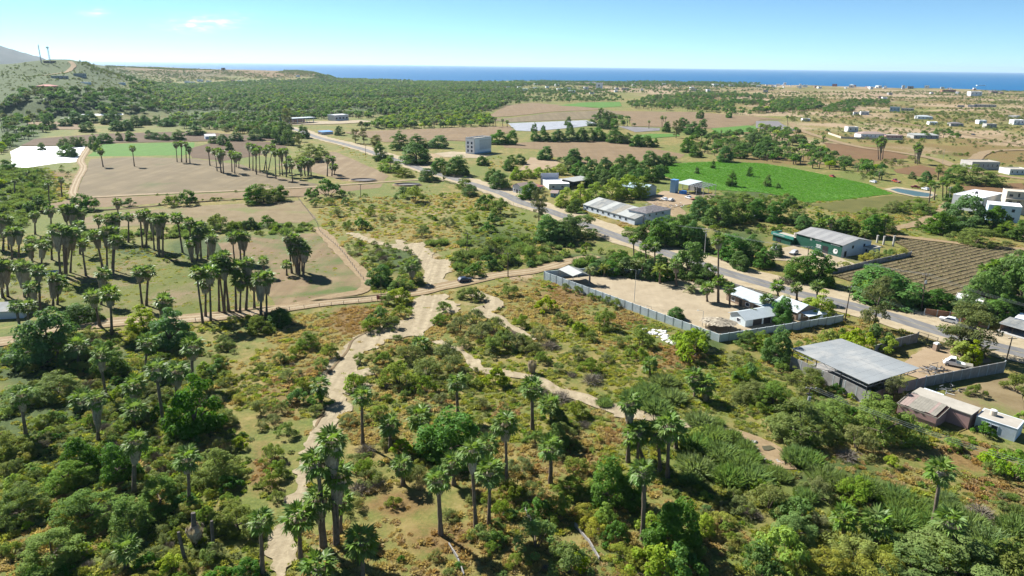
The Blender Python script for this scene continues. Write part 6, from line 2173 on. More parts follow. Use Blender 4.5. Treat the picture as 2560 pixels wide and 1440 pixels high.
for i in range(n_rows):
    s_ = k0 + 1.0 + i * 2.6
    o2 = np.array(A_.xy) + np.array(v_) * s_
    tt = np.arange(-120, 260, 1.2)
    P2 = o2[None, :] + tt[:, None] * np.array(u)[None, :]
    ins = inpoly(P2[:, 0], P2[:, 1], cp)
    if ins.sum() < 4:
        continue
    P2 = P2[ins]
    n = len(P2)
    w = 0.6 + 0.2 * rr.random(n)
    hgt = 0.42 + 0.2 * rr.random(n)
    V3 = np.zeros((n, 5, 3))
    for j, (dw, hz_) in enumerate([(-1, 0), (-.55, .8), (0, 1.0), (.55, .8), (1, 0)]):
        V3[:, j, :2] = P2 + np.array(v_)[None, :] * (dw * w)[:, None]
        V3[:, j, 2] = hz_ * hgt + .05
    idx = (np.arange(n - 1)[:, None] * 5 + np.arange(4)[None, :]).ravel()
    gap = np.linalg.norm(P2[1:] - P2[:-1], axis=1) < 1.5
    fq = np.stack([idx, idx + 1, idx + 6, idx + 5], 1).reshape(n - 1, 4, 4)[gap].reshape(-1, 4)
    if len(fq) == 0:
        continue
    pl = P2[rr.integers(0, n, n * 3)] + rr.normal(size=(n * 3, 2)) * .38
    C3 = np.concatenate([pl, (.55 + .2 * rr.random(n * 3))[:, None]], 1)
    lv, lf = leaves(rr, C3, unit(rr.normal(size=(n * 3, 3)) + np.array([0, 0, 1.0])), .42, .6)
    vv = np.concatenate([V3.reshape(-1, 3), lv])
    link('crop_row', mesh_np('crop_row', vv, [fq[:, ::-1], lf + n * 5], [M_ridge, F_row], np.concatenate([np.zeros(len(fq)), np.ones(len(lf))]), np.concatenate([np.zeros(len(fq)), rr.random(len(lf))])), field)

# ================================================================== ponds, sign, fences, scrap
t = NT('pond_water')
t.b.inputs['Specular IOR Level'].default_value = 0.25
t.out((0.055, 0.095, 0.09), 0.3, t.noise(1.2, 2), .03, .3)
M_water = t.m
OFF[0] += .004
sheet('pond_rim', [(2210, 474), (2240, 468), (2330, 480), (2342, 488), (2325, 496), (2290, 494), (2240, 484)], M_should, 'pale rim of the small pond', .4)
sheet('pond', [(2224, 474), (2245, 472), (2322, 484), (2334, 489), (2318, 493), (2288, 491), (2246, 482)], M_water, 'small blue green pond at the corner of the vivid green field', .3)
t = NT('muddy_water')
t.out((0.075, 0.07, 0.04), 0.3)
sheet('gully_pool', [(1905, 1120), (1925, 1117), (1938, 1124), (1920, 1130), (1908, 1128)], t.m, 'small dark puddle in the rocky gully', .3)


def film_pond(name, lab, c, rx, ry):
    p = G(*c)
    root = empty(name, p, 0, lab, 'pond')
    m, n = MB(), 22
    prof = [(1.25, 0), (1.06, .9), (.94, .9), (.72, -.02)]
    for k in range(n):
        a0, a1 = 2 * math.pi * k / n, 2 * math.pi * (k + 1) / n
        for (r0, z0), (r1, z1) in zip(prof[:-1], prof[1:]):
            m.add([(rx * r0 * math.cos(a0), ry * r0 * math.sin(a0), z0), (rx * r0 * math.cos(a1), ry * r0 * math.sin(a1), z0), (rx * r1 * math.cos(a1), ry * r1 * math.sin(a1), z1), (rx * r1 * math.cos(a0), ry * r1 * math.sin(a0), z1)], [(0, 1, 2, 3)], 0 if z0 == 0 else 1)
    m.build('bank', [M_track, M_plastic], root)
    MB().add([(rx * .8 * math.cos(a), ry * .8 * math.sin(a), .3) for a in np.linspace(0, 6.283, 18, endpoint=False)], [tuple(range(18))]).build('film', M_dkf, root)
    EXC.append(np.array([(p.x + rx * 1.2 * math.cos(a), p.y + ry * 1.2 * math.sin(a)) for a in np.linspace(0, 6.283, 14)]))


film_pond('film_pond', 'grey film lined pond beside the furrowed field', (908, 452), 7.5, 5.0)
film_pond('film_pond', 'black film lined pond right of the grey one', (1018, 463), 7.5, 4.5)
# red sign board at the track
p = G(957, 756)
root = empty('red_sign', p, R(-8), 'red sign board on posts beside the dirt track', 'sign')
MB().box(-1.9, 1.9, -.05, .05, .9, 2.1).build('board', plain('faded_red_board', (0.34, 0.10, 0.085), .8, .25, 1.5), root)
for x in (-1.7, 1.7):
    MB().tube([(x, .12, 0), (x, .12, 2.3)], .07, 6).build('post', M_pole, root)


def post_fence(name, label, path, step, h, wires=3, mat=None):
    pts = densify([Vector(tuple(G(*q).xy)) for q in path], 1.0)
    acc, last = [pts[0]], pts[0]
    for q in pts:
        if (q - last).length >= step:
            acc.append(q)
            last = q
    o_ = Vector((acc[0].x, acc[0].y, 0))
    root = empty(name, o_, 0, label, 'fence')
    for q in acc:
        z = h * random.uniform(.85, 1.1)
        lx, ly = random.uniform(-.08, .08), random.uniform(-.08, .08)
        MB().tube([(q.x - o_.x, q.y - o_.y, -.1), (q.x - o_.x + lx, q.y - o_.y + ly, z)], .07, 5).build('post', mat or M_pole, root)
    for k in range(wires):
        z = h * (k + 1) / (wires + .5)
        MB().tube([(q.x - o_.x, q.y - o_.y, z) for q in acc], .014, 3, 0, False).build('wire', M_galv, root)


post_fence('wire_fence', 'wooden post fence along the lower side of the dirt track', [(330, 818), (480, 806), (640, 788), (780, 770), (930, 754)], 3.5, 1.3)
post_fence('wire_fence', 'wooden post fence along the thicket edge of the fallow field', [(745, 497), (790, 555), (800, 580), (850, 625), (900, 690), (935, 728)], 3.0, 1.3)
post_fence('wire_fence', 'dark post fence between the road and furrowed rows', [(2062, 713), (2100, 722), (2180, 742), (2250, 758)], 3.0, 1.6)
post_fence('wire_fence', 'post fence on the open ground beside the paved road', [(1080, 447), (1180, 474), (1260, 503), (1320, 530)], 5.0, 1.2)
post_fence('rail_fence', 'pale rail fence under the palms at the left edge', [(0, 748), (20, 722), (45, 705)], 3.0, 1.2, 3, M_white)


def scrap(name, label, cat, px_, n, spread, mats, seed):
    r_ = random.Random(seed)
    p = G(*px_)
    root = empty(name, p, r_.random() * 3, label, cat)
    for i in range(n):
        m = MB()
        a = r_.random() * 6.28
        L_ = r_.uniform(.8, 2.4)
        x, y, z = r_.gauss(0, spread), r_.gauss(0, spread * .6), r_.uniform(.05, .9)
        m.tube([(x, y, z), (x + L_ * math.cos(a), y + L_ * math.sin(a), max(.05, z + r_.uniform(-.3, .4)))], r_.uniform(.05, .12), 5)
        m.build('scrap_piece', mats[i % len(mats)], root)


scrap('scrap_heap', 'heap of scrap metal inside the block wall beside the truck', 'scrap', (2335, 929), 46, 2.0, [M_galv, M_iron, M_glass], 1)
scrap('frame_heap', 'heap of metal frames behind the pink house', 'scrap', (2388, 980), 26, 1.4, [M_galv, M_iron], 2)
scrap('yard_scrap', 'scrap strewn behind the warehouse roof', 'scrap', (1632, 514), 34, 4.0, [M_galv, M_iron, M_brick], 3)
scrap('yard_junk', 'pale junk along the driveway of the cluttered yard', 'scrap', (1692, 518), 40, 4.0, [M_white, M_galv, M_iron], 4)
# log and boulders in the gully
rk = random.Random(4)
for i, (x, y, s_, lab) in enumerate([(2000, 1237, .9, 'grey boulder below the reeds of the gully'), (1935, 1185, .7, 'boulder at the lower end of the gully'), (2258, 1108, .5, 'white stone on the dry slope below the pink house'), (1886, 1108, .6, 'boulder beside the gully puddle')]):
    bm = bmesh.new()
    bmesh.ops.create_icosphere(bm, subdivisions=2, radius=s_)
    for q in bm.verts:
        q.co *= 1 + rk.uniform(-.18, .18)
        q.co.z *= .65
    me = bpy.data.meshes.new('boulder')
    bm.to_mesh(me)
    bm.free()
    me.materials.append(M_stone if 'white' in lab else M_block)
    tag(link('boulder', me, None, G(x, y) + Vector((0, 0, s_ * .3))), lab, 'boulder')
root = empty('rock_bed', G(1890, 1115), 0, 'scattered brown rocks along the gully bed', 'rocks')
for i in range(60):
    u_ = rk.random()
    p = G(1800 + 165 * u_ + rk.uniform(-16, 16), 1078 + 100 * u_ ** 1.3 + rk.uniform(-10, 10)) - root.location
    s_ = rk.uniform(.15, .5)
    o = MB().hexa([(-s_, -s_ * .8, -.05), (s_ * .9, -s_, -.05), (s_, s_ * .8, -.05), (-s_ * .8, s_, -.05)], [(-s_ * .5, -s_ * .4, s_ * .5), (s_ * .5, -s_ * .6, s_ * .6), (s_ * .6, s_ * .5, s_ * .4), (-s_ * .5, s_ * .5, s_ * .5)]).build('rock', [M_block, M_brownb, M_conc][i % 3], root)
    o.location = p
    o.rotation_euler = (0, 0, rk.random() * 6)
# earth banks: cut edges of the track and wash that throw thin shadows
M_bank = soil('bank_earth', (0.20, 0.14, 0.085), (0.34, 0.25, 0.16), .6, (0.09, 0.10, 0.03), .55)


def bank(label, path, w, h, side=0.0):
    pts = densify([Vector(tuple(G(*q).xy)) for q in path], 1.2)
    n = len(pts)
    vs = []
    for i, p in enumerate(pts):
        d = (pts[min(i + 1, n - 1)] - pts[max(i - 1, 0)]).normalized()
        nn = Vector((-d.y, d.x))
        k = (0.6 + 0.8 * float(vnoise(p.x, p.y, 4, 77))) * min(1, i / 3, (n - 1 - i) / 3)
        for dw, hz_ in ((-1, -.02), (-.45, .75), (.1, 1.0), (.6, .5), (1, -.02)):
            q = p + nn * (dw * w * (0.8 + .4 * float(vnoise(p.x, p.y, 3, 78 + int(dw * 4)))) + side)
            vs.append((q.x, q.y, hz_ * h * k))
    fs = [(i * 5 + j, i * 5 + j + 1, i * 5 + j + 6, i * 5 + j + 5) for i in range(n - 1) for j in range(4)]
    m = MB().add(vs, fs)
    tag(m.build('earth_bank', M_bank), label, None, None, 'structure')


bank('earth bank between the fallow field and the dirt track', [(762, 756), (820, 750), (900, 744), (960, 738), (1040, 730)], .9, .5)
bank('earth bank at the left side of the dirt track', [(520, 786), (600, 780), (700, 766)], .7, .45)
bank('left cut bank of the sandy wash above its bend', [(1030, 795), (985, 803), (940, 822), (885, 850), (868, 880), (840, 912), (812, 945)], .9, .32)
bank('left cut bank of the sandy wash below its bend', [(832, 1003), (815, 1022), (798, 1052), (782, 1085)], .7, .35)
bank('ridge of the field hedge below the curved track', [(210, 529), (320, 522), (480, 507), (640, 497), (760, 492)], 1.0, .5)

# ================================================================== palms (foot pixel, top pixel, skirt)
PALMS = [
    # lower left thicket
    (58, 862, 37, 757, 0), (72, 848, 68, 755, 0), (250, 816, 228, 730, 1), (280, 838, 274, 722, 1), (410, 808, 410, 741, 2), (507, 808, 492, 672, 1), (527, 805, 524, 668, 1), (514, 792, 512, 690, 1),
    (104, 905, 98, 842, 0), (146, 905, 140, 846, 0), (196, 920, 195, 852, 0), (265, 990, 250, 875, 1), (363, 932, 370, 845, 0), (481, 960, 482, 852, 1), (411, 1070, 388, 910, 1), (443, 1015, 442, 915, 1),
    (338, 1030, 337, 950, 1), (66, 1095, 52, 975, 1), (246, 1100, 240, 988, 2), (335, 1070, 335, 1012, 0), (206, 1022, 205, 985, 0), (335, 1237, 340, 1090, 1), (473, 1270, 467, 1130, 1), (316, 1420, 315, 1357, -1),
    # bottom centre
    (840, 1365, 827, 1087, 2), (812, 1368, 790, 1140, 1), (844, 1362, 845, 1173, 2), (806, 1366, 795, 1230, 1), (850, 1330, 857, 1240, 0), (656, 1432, 652, 1287, 0), (752, 1398, 745, 1277, 1),
    (907, 1450, 905, 1335, 0), (797, 1480, 795, 1400, 0), (1102, 1336, 1095, 1185, 1), (1190, 1322, 1178, 1112, 1), (1222, 1310, 1226, 1162, 1), (1222, 1200, 1218, 1100, 0), (1135, 1212, 1130, 1145, 0),
    (976, 1122, 975, 1048, 0), (1008, 1212, 1004, 1150, 0), (907, 1110, 905, 980, 0), (1267, 1216, 1262, 1043, 1), (802, 1002, 800, 950, -1), (1145, 1040, 1142, 945, 0), (1050, 874, 1050, 848, -1),
    (1050, 1085, 1048, 1028, -1), (975, 1100, 972, 1060, -1), (1331, 1076, 1330, 957, 0), (1625, 938, 1625, 900, -1), (1738, 992, 1735, 930, 1), (1766, 1002, 1762, 950, 1), (1570, 1155, 1575, 995, 1),
    (1378, 1052, 1372, 1000, -1), (1592, 1165, 1600, 1065, 0), (1608, 1150, 1585, 1075, 0), (1669, 1195, 1672, 1048, 1), (1650, 1180, 1645, 1070, 0), (1376, 1208, 1375, 1105, 0), (1607, 1350, 1607, 1165, 0),
    (2325, 1356, 2355, 1162, 0), (2365, 1402, 2378, 1287, 1), (2110, 1348, 2110, 1280, -1), (2190, 1362, 2192, 1290, -1), (1752, 868, 1752, 832, -1), (1690, 1120, 1690, 1062, -1),
    # palm grove on the left meadow
    (37, 488, 37, 447, 0), (124, 516, 121, 454, 0), (155, 492, 152, 445, 0), (128, 577, 125, 517, 1), (170, 573, 160, 515, 2), (180, 574, 178, 520, 2), (205, 571, 202, 525, 2), (88, 586, 86, 530, 1), (249, 600, 246, 540, 1),
    (292, 606, 291, 535, 2), (296, 538, 293, 499, 1), (321, 606, 322, 536, 0), (357, 623, 350, 530, 1), (366, 618, 365, 526, 2), (386, 626, 378, 539, 2), (398, 641, 396, 538, 2), (457, 633, 440, 536, 1), (200, 636, 197, 555, 0),
    (152, 700, 140, 565, 2), (165, 693, 165, 570, 2), (176, 682, 182, 572, 2), (257, 673, 238, 578, 2), (268, 678, 268, 570, 2), (283, 686, 290, 592, 1), (85, 671, 72, 613, 1), (103, 673, 108, 603, 2), (80, 652, 78, 594, 0),
    (31, 661, 28, 571, 2), (8, 627, 8, 540, 2), (22, 624, 18, 545, 1), (20, 742, 11, 655, 2), (72, 748, 62, 658, 2), (100, 778, 95, 668, 1), (133, 767, 133, 685, 2), (95, 788, 77, 708, 1), (253, 762, 258, 673, 2),
    (356, 768, 345, 671, 1), (366, 764, 371, 668, 1), (494, 652, 492, 583, 2), (480, 647, 472, 548, 1), (503, 647, 500, 558, 1), (528, 666, 530, 588, 2), (520, 648, 520, 577, 1), (602, 656, 600, 582, 2), (610, 655, 612, 584, 2),
    (572, 778, 560, 632, 2), (590, 780, 590, 658, 1), (615, 777, 620, 648, 2), (636, 772, 634, 688, 1), (600, 782, 602, 690, 1), (653, 796, 650, 688, 2), (660, 692, 658, 645, -1), (717, 689, 716, 655, -1),
    (742, 684, 735, 615, 2), (748, 687, 752, 603, 2), (745, 686, 739, 588, 2), (1030, 706, 1030, 654, 1), (440, 812, 395, 760, 0) if False else (548, 780, 545, 650, 2), (215, 690, 205, 600, 1), (130, 650, 125, 590, 1),
    # palms in the brown fields
    (258, 417, 250, 373, 1), (336, 416, 330, 366, 1), (443, 405, 439, 356, 1), (454, 405, 453, 354, 1), (466, 407, 464, 356, 1), (475, 408, 472, 369, 1), (552, 431, 547, 372, 1), (525, 414, 520, 369, 1), (543, 428, 536, 374, 1),
    (587, 434, 586, 385, 1), (597, 421, 597, 384, 1), (624, 421, 622, 360, 1), (632, 427, 634, 362, 1), (650, 432, 648, 367, 1), (668, 442, 662, 372, 1), (660, 428, 670, 365, 1), (690, 447, 686, 374, 1), (700, 440, 698, 378, 1),
    (716, 443, 714, 373, 1), (732, 456, 728, 405, 1), (724, 432, 722, 392, 1), (755, 440, 752, 400, 1), (763, 440, 760, 402, 1), (770, 441, 770, 398, 1), (778, 439, 777, 400, 1), (818, 441, 820, 392, 1), (836, 438, 838, 412, 1),
    # walled yard and roadside
    (1585, 642, 1583, 592, 0), (1615, 692, 1613, 607, 0), (1637, 692, 1637, 611, 0), (1691, 718, 1690, 650, 1), (1795, 758, 1796, 588, 1), (1796, 757, 1797, 694, 0), (1824, 767, 1824, 712, 0), (1768, 756, 1768, 712, 0),
    (1945, 746, 1944, 706, 0), (1992, 752, 1990, 711, 0), (2044, 757, 2043, 706, 0), (1917, 782, 1917, 742, 0), (2322, 508, 2330, 453, 0), (2357, 502, 2357, 452, 0), (2366, 500, 2368, 456, 0), (2335, 500, 2340, 458, 0),
    (2200, 398, 2203, 342, 2), (2196, 399, 2194, 350, 2), (2206, 398, 2212, 349, 2), (2201, 401, 2203, 356, 2), (2292, 408, 2296, 357, 2), (2288, 409, 2288, 364, 2), (2297, 409, 2304, 364, 2), (2293, 411, 2297, 370, 2), (2345, 450, 2348, 420, 0), (2058, 358, 2060, 340, 0), (1970, 322, 1968, 290, 0), (2210, 590, 2212, 540, 1), (2175, 585, 2180, 545, 0), (2078, 590, 2076, 545, 1), (2052, 585, 2055, 550, 1),
    (2470, 735, 2465, 665, 1), (2490, 740, 2492, 655, 1), (2520, 735, 2525, 640, 2), (1655, 330, 1655, 292, 0), (1622, 322, 1623, 302, 0), (1663, 318, 1664, 292, 0), (1660, 305, 1656, 290, 0), (1240, 318, 1238, 294, 0), (1257, 317, 1256, 298, 0), (1268, 318, 1268, 302, 0),
]
for bx, by, tx, ty, s_ in PALMS:
    palm(bx, by, tx, ty, s_)
# second and third stems of the grove's clumps
cl = random.Random(21)
for bx, by, tx, ty, s_ in PALMS:
    if 480 < bx < 860 and 400 < by < 460 and cl.random() < 0.8:
        dx, dy = cl.choice((-1, 1)) * cl.uniform(6, 13), cl.uniform(-5, 6)
        palm(bx + dx, by + dy, tx + dx * 1.1, ty + dy + cl.uniform(-3, 10), cl.choice((1, 2)))
    if s_ == 2 and bx < 760 and 560 < by < 800 and cl.random() < 0.75:
        dx, dy = cl.choice((-1, 1)) * cl.uniform(9, 16), cl.uniform(-7, 5)
        palm(bx + dx, by + dy, tx + dx * 1.25, ty + dy + cl.uniform(-4, 16), cl.choice((1, 2, 2)))
for bx, by, tx, ty in [(1474, 710, 1475, 666), (1588, 693, 1588, 648), (1650, 711, 1650, 660), (1605, 690, 1608, 645), (1730, 732, 1730, 710), (2468, 898, 2450, 868), (1668, 705, 1668, 662), (1560, 690, 1558, 655), (1510, 692, 1512, 660), (2160, 610, 2162, 575)]:
    palm(bx, by, tx, ty, 0, 'feather')

# ================================================================== trees (foot pixel, crown width and height in pixels)
TREES = [
    # roadside, centre
    (889, 358, 28, 31, 'tall'), (910, 359, 26, 34, 'tall'), (1000, 374, 46, 40, 'grove'), (1045, 369, 46, 30, 'grove'), (1095, 369, 52, 28, 'mango'), (1040, 407, 82, 46, 'mango'), (975, 428, 62, 44, 'mesquite'), (942, 392, 36, 48, 'tall'),
    (952, 402, 32, 42, 'grove'), (1140, 437, 66, 46, 'mango'), (1102, 430, 42, 34, 'mango'), (1010, 442, 46, 26, 'mesquite'), (1207, 413, 30, 22, 'mango'), (1245, 360, 46, 30, 'mango'), (1278, 361, 32, 32, 'mango'), (775, 402, 66, 46, 'mesquite'),
    (803, 388, 34, 28, 'mesquite'), (722, 330, 34, 50, 'tall'), (710, 345, 40, 36, 'grove'), (760, 345, 30, 28, 'grove'), (1068, 452, 44, 30, 'mango'), (1162, 472, 46, 34, 'mesquite'), (1175, 490, 42, 26, 'leafy' if False else 'grove'), (1110, 455, 16, 34, 'tall'), (848, 338, 22, 20, 'grove'),
    # field tree line
    (1338, 353, 24, 22, 'mango'), (1360, 353, 30, 26, 'mango'), (1393, 354, 34, 28, 'mango'), (1425, 353, 32, 28, 'mango'), (1452, 353, 36, 31, 'mango'), (1478, 352, 34, 28, 'grove'), (1498, 351, 40, 28, 'mango'), (1540, 357, 46, 32, 'mango'),
    (1567, 359, 26, 23, 'mango'), (1595, 366, 34, 26, 'mango'), (1617, 367, 30, 26, 'mango'), (1637, 368, 19, 19, 'mango'), (1362, 399, 40, 31, 'mango'), (1432, 406, 42, 33, 'mango'), (1628, 414, 46, 34, 'mango'), (1575, 409, 30, 22, 'mango'),
    (1665, 413, 32, 27, 'grove'), (1655, 432, 14, 16, 'mango'), (1720, 381, 36, 32, 'mango'), (1738, 392, 34, 24, 'grove'), (1812, 404, 42, 34, 'mango'), (1878, 380, 52, 46, 'grove'), (1850, 395, 40, 34, 'grove'), (1905, 392, 46, 42, 'grove'),
    (1500, 322, 18, 20, 'mango'), (1518, 323, 18, 20, 'mango'), (1535, 322, 20, 20, 'mango'), (1480, 315, 24, 16, 'grove'), (1500, 300, 20, 26, 'grove'), (1515, 305, 24, 26, 'grove'), (1420, 314, 18, 20, 'grove'), (1425, 332, 22, 24, 'mango'),
    (1335, 330, 18, 20, 'grove'), (1358, 330, 14, 16, 'mango'), (1705, 328, 28, 30, 'mango'), (1730, 336, 34, 28, 'mango'), (1752, 338, 32, 34, 'grove'), (1665, 330, 22, 24, 'mango'), (1690, 345, 28, 40, 'tall'), (1822, 295, 16, 14, 'mango'), (1750, 297, 18, 20, 'mango'),
    # trees standing in the vivid green field
    (1828, 466, 23, 34, 'grove'), (1873, 441, 14, 21, 'grove'), (1742, 434, 12, 15, 'grove'), (1782, 421, 11, 19, 'grove'), (1917, 466, 19, 25, 'grove'), (1945, 471, 11, 12, 'mango'), (1665, 432, 13, 16, 'mango'),
    # orchard
    (1445, 437, 36, 32, 'mango'), (1480, 432, 36, 32, 'mango'), (1515, 428, 36, 32, 'mango'), (1550, 425, 36, 32, 'mango'), (1585, 428, 36, 30, 'mango'), (1462, 452, 38, 34, 'mango'), (1500, 450, 38, 34, 'mango'), (1536, 446, 38, 34, 'mango'),
    (1572, 443, 38, 32, 'mango'), (1607, 440, 36, 32, 'mango'), (1478, 466, 38, 34, 'mango'), (1515, 462, 40, 35, 'mango'), (1553, 460, 38, 34, 'mango'), (1592, 458, 38, 34, 'mango'), (1628, 455, 38, 36, 'mango'), (1645, 446, 34, 32, 'mango'),
    # hedge row and bright grove behind the warehouse
    (1290, 448, 36, 26, 'bright'), (1318, 444, 34, 24, 'bright'), (1345, 442, 34, 22, 'bright'), (1372, 440, 34, 22, 'bright'), (1398, 436, 36, 24, 'bright'), (1420, 428, 30, 26, 'grove'), (1275, 425, 40, 34, 'grove'), (1300, 410, 30, 24, 'grove'),
    (1248, 470, 48, 42, 'mango'), (1230, 452, 36, 30, 'grove'), (1322, 497, 46, 40, 'mango'), (1415, 518, 50, 44, 'bright'), (1450, 510, 54, 42, 'bright'), (1490, 503, 56, 42, 'bright'), (1530, 498, 58, 48, 'bright'), (1568, 494, 58, 52, 'bright'), (1600, 494, 44, 44, 'bright'),
    (1435, 530, 40, 30, 'grove'), (1347, 556, 50, 82, 'tall'), (1375, 602, 82, 62, 'mango'), (1420, 600, 70, 60, 'grove'), (1447, 588, 86, 70, 'mesquite'), (1395, 608, 60, 44, 'mango'),
    (1575, 590, 40, 30, 'mesquite'), (1615, 598, 50, 44, 'grove'), (1645, 612, 66, 60, 'mango'), (1690, 612, 80, 66, 'mango'), (1735, 622, 66, 62, 'mango'), (1670, 590, 60, 46, 'mango'), (1720, 590, 60, 46, 'grove'), (1718, 692, 88, 84, 'mango'), (1772, 712, 58, 50, 'grove'),
    (1490, 685, 52, 32, 'mango'), (1530, 688, 48, 36, 'grove'), (1570, 690, 48, 46, 'mango'), (1625, 697, 48, 48, 'grove'), (1660, 702, 46, 42, 'mango'), (1550, 668, 60, 40, 'mango'), (1600, 672, 56, 42, 'grove'), (1650, 676, 50, 40, 'mango'),
    (1830, 650, 70, 62, 'mango'), (1880, 655, 66, 58, 'mango'), (1910, 668, 50, 44, 'grove'), (1850, 672, 46, 40, 'mango'), (1940, 640, 36, 30, 'grove'),
    (1750, 545, 58, 50, 'mango'), (1795, 562, 70, 58, 'mango'), (1845, 556, 62, 52, 'grove'), (1890, 548, 50, 44, 'mango'), (1760, 520, 50, 34, 'mesquite'), (1810, 510, 56, 38, 'mesquite'), (1860, 512, 56, 36, 'mesquite'), (1905, 520, 50, 34, 'mesquite'),
    (1935, 555, 48, 46, 'mango'), (1975, 515, 36, 24, 'mango'), (1990, 560, 40, 26, 'grove'), (2012, 574, 42, 34, 'mango'), (2060, 582, 50, 38, 'grove'), (2102, 584, 48, 38, 'mango'), (2130, 590, 40, 36, 'grove'), (2205, 577, 62, 48, 'mesquite'), (2175, 592, 50, 46, 'mango'),
    (2170, 547, 50, 30, 'mesquite'), (2235, 530, 50, 30, 'mesquite'), (2280, 525, 56, 32, 'mesquite'), (2310, 535, 44, 28, 'mesquite'), (2430, 460, 86, 34, 'mesquite'), (2385, 454, 44, 34, 'grove'), (2475, 456, 36, 20, 'mesquite'), (2315, 455, 26, 22, 'mango'), (2280, 447, 16, 14, 'grove'),
    (2385, 505, 40, 36, 'mango'), (2400, 572, 84, 70, 'mango'), (2350, 582, 62, 42, 'mango'), (2480, 578, 62, 48, 'mango'), (2440, 612, 74, 48, 'mesquite'), (2520, 590, 60, 30, 'mesquite'), (2555, 600, 50, 40, 'mango'),
    (1990, 702, 62, 56, 'mango'), (2040, 708, 68, 74, 'mango'), (2210, 748, 150, 68, 'mango'), (2170, 742, 70, 46, 'bright'), (2520, 750, 90, 100, 'mango'), (2470, 770, 80, 74, 'mango'), (2545, 770, 80, 110, 'mango'), (2440, 755, 60, 60, 'grove'), (2345, 772, 72, 42, 'mango'), (2430, 796, 90, 46, 'grove'), (2490, 800, 60, 50, 'mango'),
    (2183, 824, 88, 116, 'tall'), (2415, 884, 128, 96, 'tall'), (2398, 880, 80, 60, 'tall'), (1950, 808, 54, 64, 'mango'), (2048, 790, 60, 52, 'bright'), (2020, 775, 34, 30, 'bright'), (1688, 797, 44, 30, 'mango'), (1985, 795, 30, 30, 'grove'), (1880, 803, 24, 30, 'tall'),
    (1940, 908, 60, 84, 'mango'), (1905, 870, 60, 50, 'mesquite'), (1870, 865, 56, 44, 'mesquite'), (2200, 1094, 124, 120, 'mesquite'), (2015, 965, 76, 62, 'mesquite'), (2000, 1094, 136, 110, 'mesquite'), (1930, 1010, 90, 70, 'mesquite'), (2080, 1060, 90, 80, 'mesquite'), (2180, 985, 60, 40, 'tall'), (2230, 1010, 56, 60, 'tall'),
    (1880, 1000, 80, 56, 'mesquite'), (1862, 955, 60, 46, 'mesquite'), (2430, 905, 40, 40, 'bright'),
    # lower centre
    (1520, 1258, 92, 112, 'mango'), (1578, 1262, 70, 100, 'mango'), (1517, 1312, 56, 48, 'bright'), (1682, 1368, 122, 128, 'mango'), (1425, 1232, 72, 52, 'mesquite'), (1128, 1142, 150, 112, 'mango'), (1395, 1120, 60, 60, 'grove'), (1400, 1062, 46, 40, 'mango'), (1760, 1330, 50, 46, 'bright'),
    # lower left
    (425, 864, 88, 78, 'mango'), (125, 902, 116, 104, 'mango'), (205, 802, 66, 38, 'mango'), (360, 824, 62, 50, 'bright'), (490, 1080, 104, 124, 'mango'), (545, 1194, 126, 102, 'mesquite'), (595, 1322, 126, 88, 'mesquite'), (208, 1168, 64, 66, 'mango'), (300, 1192, 68, 78, 'mango'),
    (700, 810, 60, 40, 'mango'), (650, 830, 60, 44, 'mesquite'), (770, 868, 50, 46, 'mesquite'), (470, 880, 60, 40, 'mesquite'), (560, 870, 44, 36, 'mesquite'), (1330 if False else 60, 1010, 90, 60, 'mesquite'), (150, 985, 120, 70, 'mesquite'), (280, 935, 60, 56, 'grove'), (400, 1260, 120, 80, 'mesquite'), (230, 1300, 150, 90, 'mesquite'),
    (130, 1400, 160, 90, 'mesquite'), (50, 1290, 110, 90, 'mesquite'), (30, 1140, 90, 70, 'mesquite'), (330, 1330, 90, 70, 'grove'), (170, 1210, 110, 70, 'mesquite'), (660, 505, 84, 40, 'mesquite'), (2390, 1440, 190, 70, 'mesquite'), (2280, 1450, 150, 60, 'mesquite'), (1990, 1345, 90, 70, 'mesquite'), (560, 1060, 70, 50, 'mesquite'),
    (955, 712, 60, 46, 'mango'), (1000, 722, 60, 34, 'mesquite'),
    # left middle distance
    (126, 322, 24, 30, 'mango'), (166, 316, 24, 16, 'mango'), (195, 308, 34, 24, 'mango'), (228, 306, 26, 22, 'mango'), (220, 330, 28, 20, 'mango'), (275, 310, 40, 24, 'grove'), (288, 298, 24, 20, 'grove'), (290, 327, 26, 20, 'mango'), (315, 326, 30, 22, 'mango'), (340, 318, 24, 24, 'mango'), (365, 312, 24, 20, 'mango'),
    (393, 310, 22, 16, 'grove'), (418, 316, 30, 16, 'mango'), (490, 338, 36, 20, 'mango'), (262, 358, 30, 20, 'mango'), (326, 353, 24, 20, 'mango'), (299, 352, 16, 18, 'grove'), (415, 351, 18, 14, 'mango'), (445, 350, 30, 20, 'mango'), (395, 349, 30, 14, 'grove'), (375, 347, 24, 18, 'grove'),
    (168, 390, 32, 24, 'mango'), (180, 392, 24, 20, 'mango'), (106, 375, 14, 14, 'mango'), (160, 368, 26, 18, 'grove'), (185, 367, 26, 20, 'grove'), (205, 366, 22, 18, 'grove'), (235, 372, 22, 28, 'grove'), (246, 378, 18, 22, 'grove'), (536, 358, 24, 16, 'grove'), (560, 362, 30, 22, 'mango'), (574, 375, 18, 18, 'mango'), (590, 352, 30, 20, 'grove'),
    (640, 350, 34, 26, 'grove'), (670, 345, 32, 26, 'mango'), (690, 360, 24, 30, 'grove'), (720, 362, 34, 36, 'grove'), (749, 378, 20, 36, 'tall'),
]
for a in TREES:
    if a[4] == 'mesquite' and a[0] < 700 and a[1] > 900:
        a = (a[0], a[1], a[2] * .8, a[3] * .85, a[4])
    tree(*a)

